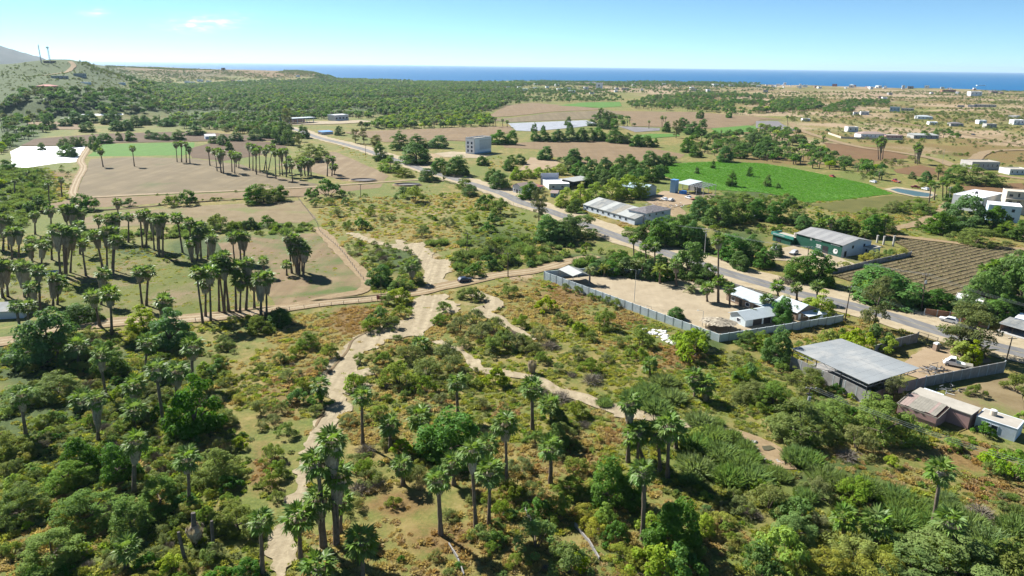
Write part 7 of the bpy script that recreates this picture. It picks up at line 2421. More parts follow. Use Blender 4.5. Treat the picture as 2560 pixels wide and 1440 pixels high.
# ================================================================== shrubs placed one by one (foot pixel, width in pixels, kind)
SHRUBS = [
    (1180, 748, 50, 'scrub'), (1200, 752, 34, 'scrub'), (1160, 742, 34, 'scrub'), (1275, 740, 46, 'scrub'), (1365, 778, 56, 'vine'), (1405, 806, 44, 'scrub'), (1425, 812, 24, 'vine'), (1512, 818, 72, 'scrub'), (1535, 822, 24, 'thorn'), (1448, 832, 46, 'vine'), (1302, 815, 46, 'scrub'), (1602, 828, 26, 'scrub'),
    (1600, 866, 60, 'scrub'), (1545, 862, 34, 'thorn'), (1480, 850, 40, 'scrub'), (1515, 905, 36, 'thorn'), (1480, 930, 56, 'scrub'), (1440, 895, 50, 'thorn'), (1396, 928, 36, 'scrub'), (1350, 850, 60, 'thorn'), (1375, 870, 50, 'twig'), (1355, 905, 40, 'scrub'), (1310, 860, 40, 'scrub'), (1575, 890, 30, 'scrub'), (1600, 900, 44, 'scrub'),
    (1870, 955, 66, 'leafy'), (1730, 890, 100, 'vine'), (1700, 870, 60, 'vine'), (1640, 1025, 110, 'reed'), (1620, 985, 90, 'reed'), (1680, 1000, 70, 'reed'), (1590, 1000, 60, 'reed'), (1660, 960, 80, 'reed'), (1510, 1012, 30, 'reed'), (1780, 1100, 90, 'reed'), (1740, 1120, 100, 'reed'), (1800, 1140, 110, 'reed'), (1850, 1170, 110, 'reed'), (1880, 1200, 90, 'reed'), (1740, 1175, 90, 'reed'), (1820, 1200, 80, 'reed'), (1750, 1060, 70, 'reed'),
    (1640, 1120, 40, 'scrub'), (1320, 960, 26, 'twig'), (1480, 955, 60, 'twig'), (1430, 940, 30, 'twig'), (1400, 1000, 60, 'twig'), (1350, 985, 50, 'twig'), (1440, 1040, 60, 'scrub'), (1410, 1095, 60, 'thorn'), (1340, 1110, 50, 'scrub'), (1460, 1065, 36, 'twig'),
    (885, 970, 56, 'vine'), (905, 965, 40, 'scrub'), (1240, 962, 64, 'vine'), (1190, 968, 36, 'scrub'), (1100, 1010, 44, 'thorn'), (1040, 1040, 56, 'thorn'), (950, 1040, 44, 'scrub'), (870, 1060, 40, 'thorn'), (1205, 1018, 40, 'thorn'), (1170, 960, 40, 'scrub'), (1130, 930, 70, 'thorn'), (1070, 940, 70, 'thorn'), (1020, 900, 70, 'thorn'), (960, 910, 50, 'scrub'), (1000, 960, 90, 'scrub'), (940, 940, 40, 'thorn'), (1120, 890, 60, 'thorn'), (1060, 980, 60, 'scrub'), (900, 905, 36, 'scrub'), (1140, 960, 50, 'thorn'),
    (1100, 810, 44, 'scrub'), (1150, 830, 60, 'thorn'), (1200, 850, 70, 'thorn'), (1240, 830, 60, 'thorn'), (1260, 870, 70, 'scrub'), (1190, 810, 60, 'thorn'), (1290, 870, 60, 'thorn'), (1230, 880, 60, 'scrub'), (1320, 880, 50, 'thorn'), (1160, 870, 40, 'thorn'), (1280, 840, 40, 'twig'), (1110, 780, 40, 'scrub'),
    (950, 810, 60, 'leafy'), (975, 820, 50, 'scrub'), (925, 828, 50, 'scrub'), (1005, 790, 46, 'scrub'), (995, 755, 60, 'vine'), (970, 760, 40, 'scrub'), (826, 893, 54, 'scrub'), (806, 925, 50, 'scrub'), (775, 855, 40, 'thorn'), (740, 890, 40, 'scrub'), (700, 905, 40, 'scrub'), (720, 950, 40, 'thorn'), (755, 975, 46, 'scrub'), (705, 1030, 40, 'thorn'), (745, 1005, 50, 'leafy'), (650, 935, 36, 'scrub'), (655, 1030, 54, 'thorn'), (715, 1090, 50, 'scrub'), (680, 1150, 60, 'scrub'), (692, 1190, 56, 'scrub'), (680, 1060, 40, 'thorn'), (790, 1035, 36, 'scrub'), (800, 1010, 50, 'leafy'),
    (676, 1215, 50, 'scrub'), (692, 1250, 40, 'scrub'), (880, 1170, 56, 'thorn'), (915, 1190, 66, 'scrub'), (930, 1210, 60, 'thorn'), (900, 1225, 60, 'twig'), (940, 1215, 40, 'twig'), (915, 1130, 50, 'twig'), (985, 1265, 40, 'scrub'), (880, 1275, 60, 'mound'), (1000, 1180, 60, 'scrub'), (1045, 1200, 60, 'thorn'), (1090, 1200, 50, 'scrub'), (1005, 1130, 50, 'vine'), (1060, 1140, 60, 'vine'),
    (1210, 1350, 60, 'scrub'), (1240, 1360, 50, 'leafy'), (1255, 1290, 60, 'scrub'), (1280, 1245, 70, 'scrub'), (1300, 1180, 60, 'thorn'), (1230, 1380, 40, 'scrub'), (1345, 1290, 70, 'leafy'), (1400, 1290, 80, 'scrub'), (1340, 1370, 110, 'scrub'), (1420, 1430, 110, 'scrub'), (1460, 1290, 70, 'mound'), (1480, 1330, 80, 'mound'), (1540, 1350, 70, 'leafy'), (1470, 1250, 60, 'scrub'), (1440, 1180, 60, 'scrub'), (1330, 1240, 60, 'thorn'), (1620, 1320, 60, 'vine'), (1480, 1220, 50, 'mound'), (1740, 1400, 60, 'scrub'), (1700, 1450, 120, 'leafy'), (1640, 1445, 120, 'vine'), (1600, 1420, 80, 'mound'), (1560, 1400, 80, 'mound'), (1800, 1310, 60, 'mound'), (1850, 1280, 60, 'thorn'), (1920, 1270, 90, 'thorn'), (1880, 1290, 50, 'twig'),
    (1990, 1150, 70, 'reed'), (2060, 1200, 110, 'reed'), (2110, 1220, 120, 'reed'), (2160, 1230, 100, 'reed'), (2040, 1240, 70, 'thorn'), (2140, 1260, 90, 'scrub'), (2020, 1160, 60, 'reed'), (2118, 1145, 50, 'twig'), (2140, 1120, 80, 'thorn'), (2240, 1250, 90, 'reed'), (2290, 1280, 90, 'reed'), (2250, 1310, 80, 'reed'), (2320, 1320, 70, 'reed'), (2420, 1320, 90, 'reed'), (2470, 1360, 100, 'reed'), (2520, 1400, 110, 'reed'), (2430, 1400, 90, 'reed'), (2540, 1330, 80, 'reed'), (2450, 1290, 60, 'twig'), (2230, 1165, 36, 'vine'), (2380, 1120, 36, 'vine'), (2390, 1125, 30, 'scrub'), (2490, 1170, 60, 'vine'), (2530, 1195, 90, 'scrub'), (2480, 1185, 40, 'scrub'),
    (1990, 1300, 80, 'leafy'), (2040, 1320, 60, 'thorn'), (2130, 1400, 110, 'mound'), (2080, 1420, 90, 'mound'), (1950, 1400, 120, 'vine'), (1900, 1430, 100, 'leafy'), (2000, 1430, 80, 'mound'), (2220, 1400, 60, 'scrub'), (2270, 1390, 60, 'thorn'), (2350, 1430, 110, 'scrub'), (2190, 1440, 110, 'mound'), (2540, 1450, 110, 'scrub'), (2470, 1440, 90, 'scrub'),
    (2145, 880, 80, 'vine'), (2190, 862, 70, 'leafy'), (2070, 860, 50, 'vine'), (2220, 880, 50, 'vine'), (2100, 850, 40, 'scrub'), (2165, 655, 40, 'mound'), (2220, 645, 34, 'scrub'), (2245, 640, 40, 'mound'), (2190, 648, 46, 'mound'), (2110, 668, 30, 'mound'), (1965, 708, 44, 'twig'),
    (1415, 728, 30, 'scrub'), (1444, 735, 30, 'scrub'), (1478, 748, 26, 'scrub'), (1496, 752, 24, 'scrub'), (1515, 758, 28, 'scrub'), (1540, 768, 34, 'scrub'),
    (2440, 990, 40, 'scrub'), (2545, 985, 60, 'scrub'), (2400, 900, 60, 'vine'), (2555, 1060, 40, 'vine'), (2460, 1088, 40, 'leafy'),
    (700, 500, 50, 'leafy'), (640, 508, 60, 'leafy'), (780, 498, 40, 'leafy'), (820, 490, 60, 'leafy'), (470, 512, 46, 'leafy'), (430, 515, 40, 'scrub'), (205, 524, 46, 'leafy'), (230, 526, 40, 'leafy'), (100, 530, 50, 'leafy'), (325, 515, 26, 'leafy'), (545, 575, 60, 'scrub'), (625, 572, 40, 'leafy'), (670, 568, 40, 'leafy'), (590, 575, 36, 'scrub'),
    (790, 515, 30, 'scrub'), (822, 512, 28, 'scrub'), (865, 512, 26, 'leafy'), (845, 540, 34, 'thorn'), (925, 538, 30, 'scrub'), (930, 520, 14, 'leafy'), (1035, 505, 60, 'scrub'), (1010, 495, 40, 'leafy'), (870, 572, 34, 'scrub'), (905, 572, 40, 'leafy'), (830, 566, 20, 'scrub'), (1120, 518, 26, 'scrub'), (975, 550, 24, 'thorn'), (1105, 493, 18, 'scrub'), (1215, 520, 50, 'leafy'), (1250, 535, 60, 'scrub'), (1235, 560, 40, 'leafy'), (1075, 545, 16, 'scrub'), (1120, 565, 40, 'thorn'), (1180, 560, 40, 'scrub'), (1055, 590, 40, 'thorn'), (1185, 690, 46, 'leafy'), (1105, 610, 60, 'reed'), (1080, 612, 50, 'reed'), (1160, 612, 60, 'reed'), (1190, 640, 70, 'reed'), (1160, 640, 60, 'reed'), (1250, 600, 50, 'reed'), (1230, 640, 60, 'scrub'), (1270, 660, 50, 'scrub'), (1220, 670, 50, 'leafy'), (1150, 660, 50, 'scrub'), (1300, 620, 50, 'reed'), (1320, 650, 50, 'scrub'), (1060, 580, 26, 'leafy'), (1220, 580, 36, 'leafy'),
]
SH_RNG = random.Random(5)
for bx, by, w, k in SHRUBS:
    p = G(bx, by)
    sl = math.hypot(math.hypot(p.x, p.y), CAM_H - p.z)
    W_ = w * sl / FPX * 1.12
    if k == 'reed':
        W_ = min(W_, 5.2)
    shrub_at(p, W_, k, {'reed': 0.7, 'twig': 0.7, 'mound': 0.75}.get(k, 1.05), SH_RNG)

# dead palm trunks in the lower left
for bx, by, tx, ty, r, lab in [(488, 1358, 483, 1282, 0.38, 'thick grey dead palm stump with frayed skirt, middle of three'), (465, 1412, 446, 1330, 0.24, 'leaning dark dead palm trunk left of the thick stump'), (534, 1372, 529, 1302, 0.24, 'slender dead palm trunk right of the thick stump')]:
    b = G(bx, by)
    tp = top_of(b, tx, ty)
    mb = MB()
    mb.tube([b + Vector((0, 0, -.1)), b.lerp(tp, .35), b.lerp(tp, .7), tp], [r * 1.5, r * 1.1, r, r * 0.85], 9)
    o = mb.build('dead_palm', plain('dead_trunk_bark', (0.10, 0.088, 0.078), 0.95, 0.4, 3.0) if 'dead_trunk_bark' not in MATS else MATS['dead_trunk_bark'])
    tag(o, lab, 'dead palm', 'dead palm trunks in the lower left')
    if r > 0.3:
        s_ = link('dead_fronds', SKIRT_MESH[0], o)
        s_.location = b.lerp(tp, 0.55)
        s_.scale = (1.5, 1.5, 2.2)
b = G(1330, 932)
o = link('dead_palm', SKIRT_MESH[1])
o.location = b + Vector((0, 0, 2.9))
o.scale = (1.3, 1.3, 3.0)
tag(o, 'grey dried up palm beside the sandy wash in the middle', 'dead palm')

# ================================================================== what nobody could count: grass, undergrowth, far wood
def proto_coll(name, meshes):
    c = bpy.data.collections.new(name)
    for i, m in enumerate(meshes):
        o = bpy.data.objects.new('%s_%02d' % (name, i), m)
        c.objects.link(o)
    return c


def gn_tree(name, coll):
    ng = bpy.data.node_groups.new(name, 'GeometryNodeTree')
    ng.interface.new_socket('Geometry', in_out='INPUT', socket_type='NodeSocketGeometry')
    ng.interface.new_socket('Geometry', in_out='OUTPUT', socket_type='NodeSocketGeometry')
    N, L = ng.nodes, ng.links
    gi, go = N.new('NodeGroupInput'), N.new('NodeGroupOutput')
    ci = N.new('GeometryNodeCollectionInfo')
    ci.inputs['Collection'].default_value = coll
    ci.inputs['Separate Children'].default_value = True
    ci.inputs['Reset Children'].default_value = True
    ip = N.new('GeometryNodeInstanceOnPoints')
    L.new(gi.outputs[0], ip.inputs['Points'])
    L.new(ci.outputs[0], ip.inputs['Instance'])
    ip.inputs['Pick Instance'].default_value = True

    def attr(nm, ty):
        a = N.new('GeometryNodeInputNamedAttribute')
        a.data_type = ty
        a.inputs['Name'].default_value = nm
        return a.outputs['Attribute']
    L.new(attr('idx', 'INT'), ip.inputs['Instance Index'])
    cx = N.new('ShaderNodeCombineXYZ')
    L.new(attr('rot', 'FLOAT'), cx.inputs[2])
    L.new(cx.outputs[0], ip.inputs['Rotation'])
    L.new(attr('scl', 'FLOAT_VECTOR'), ip.inputs['Scale'])
    L.new(ip.outputs[0], go.inputs[0])
    return ng


def stuff(name, pts, scl, idx, meshes, label):
    """One object: a plant of the given kinds at every point."""
    n = len(pts)
    me = bpy.data.meshes.new(name)
    me.vertices.add(n)
    me.vertices.foreach_set('co', np.asarray(pts, np.float32).ravel())
    for nm, ty, arr, key in (('idx', 'INT', np.asarray(idx, np.int32), 'value'), ('rot', 'FLOAT', (RNG.random(n) * 6.283).astype(np.float32), 'value'), ('scl', 'FLOAT_VECTOR', np.asarray(scl, np.float32), 'vector')):
        at = me.attributes.new(nm, ty, 'POINT')
        at.data.foreach_set(key, arr.ravel())
    o = link(name, me)
    md = o.modifiers.new('scatter', 'NODES')
    md.node_group = gn_tree(name, proto_coll(name + '_kinds', meshes))
    return tag(o, label, None, None, 'stuff')


def free(P, margin=True):
    ok = np.ones(len(P), bool)
    for e in EXC:
        lo, hi = e.min(0), e.max(0)
        m = ok & (P[:, 0] > lo[0]) & (P[:, 0] < hi[0]) & (P[:, 1] > lo[1]) & (P[:, 1] < hi[1])
        if m.any():
            i = np.nonzero(m)[0]
            ok[i[inpoly(P[i, 0], P[i, 1], e)]] = False
    return ok


def scatter(px_poly, density, clump=0.0, scale=25, seed=0, avoid=True, maxn=60000):
    """Random points of the ground inside a picture polygon; clump 0..1 leaves gaps."""
    poly = []
    n = len(px_poly)
    for i in range(n):
        a, b = px_poly[i], px_poly[(i + 1) % n]
        for u in (0, .34, .67):
            g = G(a[0] + (b[0] - a[0]) * u, a[1] + (b[1] - a[1]) * u)
            poly.append((g.x, g.y))
    poly = np.array(poly)
    lo, hi = poly.min(0), poly.max(0)
    n = int(min((hi[0] - lo[0]) * (hi[1] - lo[1]) * density, maxn * 6))
    P = lo + RNG.random((n, 2)) * (hi - lo)
    P = P[inpoly(P[:, 0], P[:, 1], poly)]
    if clump:
        v = vnoise(P[:, 0], P[:, 1], scale, 40 + seed) * 0.65 + vnoise(P[:, 0], P[:, 1], scale * 0.35, 41 + seed) * 0.35
        P = P[v > clump * 0.75 * RNG.random(len(P)) ** 0.3 + 0.12]
    if avoid:
        P = P[free(P)]
    P = P[:maxn]
    return np.concatenate([P, height(P[:, 0], P[:, 1])[:, None]], 1)


# ---- ground cover grasses and weeds
def tuft_proto(mat, seed, n=70, h=0.75):
    rng = np.random.default_rng(900 + seed)
    a = rng.random(n) * 2 * math.pi
    rr = 0.5 * rng.random(n) ** 0.6
    base = np.stack([rr * np.cos(a), rr * np.sin(a), np.zeros(n)], 1)
    lean = unit(np.stack([np.cos(a) * rr * 1.2 + rng.normal(size=n) * 0.35, np.sin(a) * rr * 1.2 + rng.normal(size=n) * 0.35, 0.8 * np.ones(n)], 1))
    L = h * (0.5 + 0.6 * rng.random(n)) * (1 - 0.5 * rr / 0.5)
    side = unit(np.cross(lean, rng.normal(size=(n, 3))))
    w = (0.05 + 0.05 * rng.random(n))[:, None]
    v = np.stack([base - side * w, base + side * w, base + lean * L[:, None] + side * w * 0.8, base + lean * L[:, None] - side * w * 0.8], 1).reshape(-1, 3)
    return mesh_np('tuft', v, np.arange(4 * n).reshape(-1, 4), [mat], tint=rng.random(n))


TUFTS = [tuft_proto(F_dry, 0), tuft_proto(F_dry, 1, 60, 0.5), tuft_proto(F_rustg, 2), tuft_proto(F_rustg, 3, 60, 0.5), tuft_proto(F_oliveg, 4), tuft_proto(F_oliveg, 5, 60, 0.6), tuft_proto(F_scrub, 6, 70, 0.6), tuft_proto(F_thorn, 7, 80, 0.7)]
FRONT = [(-150, 830), (150, 835), (700, 790), (950, 760), (1360, 690), (1800, 870), (1980, 920), (2160, 1020), (2240, 1040), (2300, 1050), (2640, 1160), (2700, 1500), (-200, 1500)]
P = scatter(FRONT, 0.85, 0.4, 14, 1, True, 60000)
Z = zone_weights(P)
r = RNG.random(len(P))
nz = vnoise(P[:, 0], P[:, 1], 22, 60) * 0.6 + vnoise(P[:, 0], P[:, 1], 6, 61) * 0.4
kind = np.where(nz > 0.52, np.where(r < 0.93, 0, 2), np.where(r < 0.65, 4, 6))
kind = np.where((Z[:, 0] > 0.4) & (r < Z[:, 0]), 2, kind)
kind = np.where((Z[:, 1] > 0.45) & (r < Z[:, 1] * 0.8), np.where(RNG.random(len(P)) < .5, 4, 6), kind)
keep = ~((Z[:, 2] > 0.5) & (RNG.random(len(P)) < 0.9))
P, kind = P[keep], kind[keep]
s = 0.75 + 0.85 * RNG.random(len(P)) ** 2
stuff('grass', P, np.stack([s, s, s * (0.4 + 0.45 * RNG.random(len(P)))], 1), kind + RNG.integers(0, 2, len(P)), TUFTS, 'dry ochre and olive grass covering the scrubland in front of the walled yard')

MID = [(790, 500), (1180, 480), (1330, 545), (1400, 650), (1300, 680), (1140, 705), (1060, 730), (930, 745), (860, 640), (800, 560)]
P1 = scatter(MID, 0.15, 0.3, 20, 2)
P2 = scatter([(0, 420), (120, 420), (190, 480), (110, 530), (0, 600)], 0.2, 0.2, 20, 3)
P3 = scatter([(1960, 590), (2130, 520), (2330, 530), (2340, 590), (2200, 600)], 0.12, 0.3, 20, 4)
P4 = np.concatenate([scatter(q_, d_, 0.35, 22, 5 + i_) for i_, (q_, d_) in enumerate([
    ([(1440, 520), (1600, 560), (1600, 590), (1480, 560)], .2), ([(1200, 390), (1700, 405), (1650, 480), (1400, 500), (1250, 480)], .035), ([(1680, 470), (1900, 485), (2350, 500), (2340, 590), (1950, 600), (1750, 560)], .06),
    ([(1880, 690), (2250, 760), (2290, 850), (2200, 880), (1990, 905), (1900, 850)], .3), ([(1750, 590), (1950, 600), (1900, 690), (1780, 660)], .12), ([(2080, 530), (2560, 560), (2560, 625), (2250, 595)], .08), ([(820, 350), (1180, 430), (1180, 470), (900, 400)], .03)])])
P = np.concatenate([P1, P2, P3, P4])
Z = zone_weights(P)
r = RNG.random(len(P))
nz = vnoise(P[:, 0], P[:, 1], 26, 62)
kind = np.where(nz > .55, np.where(r < .75, 0, 4), np.where(r < .1, 0, np.where(r < 0.6, 4, 6)))
kind = np.where((Z[:, 0] > 0.35) & (r < 0.25), 2, kind)
kind = np.where((Z[:, 1] > 0.45) & (r < 0.8), 6, kind)
s = 1.0 + 1.2 * RNG.random(len(P)) ** 2
stuff('weeds', P, np.stack([s, s, s * 0.7], 1), kind + RNG.integers(0, 2, len(P)), TUFTS, 'weeds and dry grass on the open ground between the fallow field and the paved road')

# weeds creeping into the washes and tracks
P1 = scatter([(q[0], q[1]) for q in WASH2], 0.09, 0.45, 9, 8, False)
P2 = scatter(WASH, 0.07, 0.45, 9, 9, False)
P3 = scatter([(1080, 850), (1110, 845), (1200, 905), (1350, 940), (1560, 1015), (1740, 1050), (1740, 1080), (1540, 1050), (1330, 970), (1180, 925)], 0.22, 0.4, 8, 10, False)
P4 = scatter([(0, 600), (200, 600), (520, 640), (660, 775), (300, 800), (0, 745)], 0.30, 0.45, 12, 11, False)
P5 = scatter([(540, 595), (800, 585), (930, 720), (690, 762)], 0.07, 0.5, 14, 12, False)
P6 = scatter([(1700, 1050), (1990, 1120), (2000, 1200), (1850, 1120)], 0.2, 0.3, 8, 13, False)
P7 = scatter([(1360, 700), (1100, 735), (800, 775), (800, 752), (1100, 712), (1350, 672)], 0.10, 0.5, 6, 14, False)
P = np.concatenate([P1, P2, P3, P4, P5, P6, P7])
s = 0.5 + 0.9 * RNG.random(len(P)) ** 2
kind = np.where(RNG.random(len(P)) < .5, 4, np.where(RNG.random(len(P)) < .5, 0, 6))
stuff('sand_weeds', P, np.stack([s, s, s * .5], 1), kind + RNG.integers(0, 2, len(P)), TUFTS, 'small weeds dotted over the washes, meadow and fallow field')

# the crop of the vivid green field, and low rows of the far green fields
F_cr = foliage('crop_leaf', (0.12, 0.30, 0.03), 0.012, 0.35, 0.35, 0.6, 0.15)
GREENF = [f_ for f_ in FIELDS if f_[0] == 'green_field'][0][1]
cpg = np.array([tuple(G(*q).xy) for q in GREENF])
uu = Vector((G(2020, 508) - G(2232, 485)).xy).normalized()
lo_, hi_ = cpg.min(0), cpg.max(0)
n_ = 30000
P = lo_ + RNG.random((n_, 2)) * (hi_ - lo_)
P = P[inpoly(P[:, 0], P[:, 1], cpg)]
nv = np.array((-uu.y, uu.x))
k_ = P @ nv
P = P + nv[None, :] * (np.round(k_ / 2.6) * 2.6 - k_)[:, None] * 0.8
v_ = vnoise(P[:, 0], P[:, 1], 18, 91)
P = P[(v_ > 0.22) | (RNG.random(len(P)) < .4)]
s = 0.7 + 0.6 * RNG.random(len(P))
stuff('crop_plants', np.concatenate([P, np.zeros((len(P), 1))], 1), np.stack([s, s, s * .75], 1), RNG.integers(0, 2, len(P)), [tuft_proto(F_cr, 20, 26, .8), tuft_proto(F_cr, 21, 26, .7)], 'leafy crop plants in rows on the vivid green field')

# ---- undergrowth: the shrubs beyond those set one by one
SK = ['scrub', 'thorn', 'leafy', 'vine', 'mound', 'reed', 'twig']
SM = [m for k in SK for m in SHRUB[k]]


def pick(n, weights):
    w = np.array([weights.get(k, 0) for k in SK], float)
    return RNG.choice(len(SK), n, p=w / w.sum()) * 4 + RNG.integers(0, 4, n)


UP, US, UI = [], [], []


def under(poly, dens, weights, smin, smax, clump=0.4, scale=18, seed=0, hk=1.0, maxn=9000):
    P = scatter(poly, dens, clump, scale, 100 + seed, seed != 24, maxn)
    n = len(P)
    s = smin + (smax - smin) * RNG.random(n) ** 1.7
    UP.append(P)
    US.append(np.stack([s, s * (0.8 + 0.4 * RNG.random(n)), s * hk * (0.8 + 0.4 * RNG.random(n))], 1))
    UI.append(pick(n, weights))


DENSE = {'scrub': 5, 'leafy': 2, 'thorn': 3, 'vine': 1.2, 'mound': 2.5, 'twig': .5}
OPEN_ = {'scrub': 3, 'thorn': 4, 'mound': 4, 'twig': 1.3, 'leafy': .7}
under([(-150, 860), (150, 840), (420, 850), (560, 900), (620, 1060), (620, 1180), (560, 1290), (640, 1440), (640, 1500), (-200, 1500)], 0.16, DENSE, 1.6, 4.4, 0.25, 14, 1)
under([(420, 840), (780, 800), (860, 880), (800, 1000), (740, 1180), (690, 1300), (640, 1290), (600, 1060), (540, 900)], 0.03, OPEN_, 0.9, 2.6, 0.45, 14, 2)
under([(930, 840), (1080, 830), (1190, 900), (1180, 990), (1060, 1010), (940, 1000), (900, 930)], 0.10, {'thorn': 5, 'scrub': 4, 'mound': 2, 'twig': 1}, 1.3, 3.4, 0.3, 12, 3)
under([(1080, 790), (1180, 785), (1340, 860), (1400, 930), (1300, 920), (1180, 890), (1100, 830)], 0.10, {'thorn': 6, 'scrub': 3, 'twig': 2, 'mound': 1}, 1.2, 3.2, 0.3, 12, 4)
under([(1200, 700), (1370, 700), (1780, 860), (1980, 930), (1900, 1010), (1600, 960), (1400, 900), (1250, 800)], 0.022, OPEN_, 0.9, 2.6, 0.4, 14, 5)
under([(800, 1080), (1300, 960), (1560, 1060), (1560, 1190), (1300, 1290), (1000, 1300), (840, 1240)], 0.034, OPEN_, 0.9, 2.8, 0.4, 14, 6)
under([(760, 1390), (1080, 1250), (1480, 1180), (1780, 1240), (2000, 1260), (2300, 1290), (2640, 1300), (2640, 1500), (760, 1500)], 0.05, {'scrub': 4, 'mound': 4, 'leafy': 1.5, 'thorn': 2, 'vine': 1, 'twig': .5}, 1.1, 3.6, 0.42, 14, 7)
under([(1700, 1040), (1860, 1080), (1960, 1180), (2080, 1240), (1940, 1260), (1700, 1220)], 0.16, {'reed': 5, 'scrub': 2, 'vine': 1}, 1.6, 3.8, 0.2, 14, 8, 0.8)
under([(1840, 880), (1980, 900), (2160, 1010), (2240, 1040), (2260, 1110), (1960, 1120), (1830, 1020)], 0.07, {'scrub': 5, 'leafy': 1, 'thorn': 2, 'vine': 1}, 1.6, 4.2, 0.25, 14, 9)
under([(2200, 1260), (2560, 1240), (2640, 1420), (2300, 1420), (2180, 1330)], 0.15, {'reed': 6, 'scrub': 2, 'mound': 1}, 1.5, 3.8, 0.25, 14, 10, 0.8)
under([(1000, 460), (1180, 480), (1330, 545), (1400, 650), (1150, 700), (1080, 600), (880, 580), (800, 500)], 0.016, {'scrub': 4, 'thorn': 4, 'mound': 2, 'leafy': 1}, 1.2, 3.6, 0.4, 22, 11)
under([(850, 600), (1050, 625), (1065, 720), (940, 735), (880, 660)], 0.09, {'thorn': 4, 'scrub': 4, 'vine': .6, 'twig': 1.5}, 1.6, 4.0, 0.15, 14, 12)
under([(1130, 650), (1250, 590), (1400, 600), (1560, 640), (1640, 668), (1500, 676), (1360, 664), (1150, 700)], 0.075, {'scrub': 5, 'leafy': 2, 'reed': 2, 'vine': 1}, 2.0, 5.0, 0.15, 14, 13)
under([(0, 420), (110, 430), (130, 510), (60, 570), (0, 600)], 0.08, {'reed': 4, 'scrub': 5, 'vine': 1.5, 'leafy': 1}, 2.0, 5.0, 0.15, 20, 14)
under([(100, 425), (190, 415), (190, 480), (120, 500)], 0.02, {'thorn': 3, 'scrub': 4}, 1.6, 4.5, 0.3, 20, 15)
under([(180, 580), (780, 560), (790, 582), (520, 596), (180, 606)], 0.11, {'scrub': 5, 'reed': 3, 'vine': 2, 'leafy': 1}, 1.6, 4.4, 0.2, 18, 16)
under([(140, 800), (420, 815), (720, 785), (740, 800), (520, 850), (150, 850)], 0.05, {'scrub': 5, 'thorn': 2, 'leafy': 2}, 1.5, 4.0, 0.3, 14, 17)
under([(1700, 490), (1990, 490), (2080, 530), (1960, 590), (1760, 580)], 0.03, {'scrub': 5, 'thorn': 3, 'leafy': 2}, 2.0, 5.0, 0.2, 20, 18)
under([(2080, 530), (2340, 500), (2380, 560), (2560, 600), (2560, 622), (2250, 590), (2100, 580)], 0.02, {'scrub': 4, 'thorn': 5, 'mound': 1}, 2.0, 5.0, 0.35, 24, 19)
under([(1990, 330), (2560, 250), (2600, 480), (2330, 500), (2200, 470), (2060, 410)], 0.006, {'thorn': 6, 'scrub': 3, 'leafy': .6}, 2.5, 6.0, 0.5, 60, 20)
under([(1900, 232), (2560, 228), (2600, 330), (2200, 310), (1980, 310)], 0.006, {'thorn': 7, 'scrub': 3}, 3.0, 7.5, 0.5, 90, 21)
under([(0, 172), (60, 158), (170, 154), (340, 212), (330, 226), (60, 232), (0, 245)], 0.010, {'scrub': 5, 'thorn': 6}, 2.0, 5.0, 0.3, 60, 22)
under([(195, 163), (420, 170), (820, 188), (800, 196), (420, 205), (300, 200)], 0.02, {'thorn': 6, 'scrub': 4}, 3.0, 8.0, 0.45, 90, 23)
under([(0, 590), (170, 590), (330, 600), (520, 620), (500, 660), (330, 690), (240, 720), (120, 770), (0, 745)], 0.05, {'scrub': 3, 'vine': 3, 'mound': 4, 'leafy': 1}, .9, 2.6, 0.55, 16, 24)
under([(2260, 1100), (2420, 1120), (2600, 1180), (2600, 1300), (2380, 1230), (2180, 1180)], 0.02, {'thorn': 3, 'mound': 4, 'twig': 2}, 0.8, 2.2, 0.4, 14, 25)
under([(120, 496), (960, 462), (960, 470), (760, 494), (480, 508), (220, 530)], 0.02, {'leafy': 4, 'scrub': 4}, 2.0, 4.6, 0.3, 30, 26)
under([(1650, 1150), (1780, 1240), (1900, 1260), (1760, 1300), (1600, 1220)], 0.05, OPEN_, 1.0, 2.6, 0.3, 14, 27)
UPc, USc, UIc = np.concatenate(UP), np.concatenate(US), np.concatenate(UI)

# the largest-looking of these shrubs become things of their own, up to 300 shrubs in all
n_have = sum(1 for p_ in PLANTS if p_[1] == 'shrub')
dist = np.hypot(np.hypot(UPc[:, 0], UPc[:, 1]), CAM_H)
x_, y_, ok = pix_np(UPc)
app = np.where(ok & (x_ > 10) & (x_ < 2550) & (y_ < 1450), USc[:, 0] / dist, 0)
app = np.where((UIc // 4) == 5, 0, app)
order = np.argsort(-app)
take = order[:max(0, 292 - n_have)]
SKR = random.Random(11)
for i in take:
    k = SK[UIc[i] // 4]
    o = shrub_at(Vector(UPc[i]), float(USc[i, 0]), k, float(USc[i, 2] / USc[i, 0]), SKR)
rest = np.ones(len(UPc), bool)
rest[take] = False
stuff('undergrowth', UPc[rest], USc[rest], UIc[rest], SM, 'low scrub and small bushes all over the valley floor and slopes')

# ---- the far wood: palms and trees from the field edges to the coast
def far_palm(seed):
    v, f = crown_mesh(50 + seed, True)
    v = v * 1.15 + np.array([0, 0, 7.5])
    sv, sf, st = skirt_arrays(50 + seed, 50, 0.5)
    sv = sv * np.array([1.25, 1.25, 2.6]) + np.array([0, 0, 7.3])
    tv, tf = trunk_arrays(seed, 5, 4)
    tv = tv * np.array([1.1, 1.1, 7.4])
    vv = np.concatenate([v, sv, tv]) / 9.5
    ff = [f, sf + len(v), tf + len(v) + len(sv)]
    rng = np.random.default_rng(seed)
    n = [len(q) for q in ff]
    return mesh_np('far_palm', vv, ff, [F_palm, F_dead, M_bark], np.concatenate([np.full(c_, i) for i, c_ in enumerate(n)]), rng.random(sum(n)))


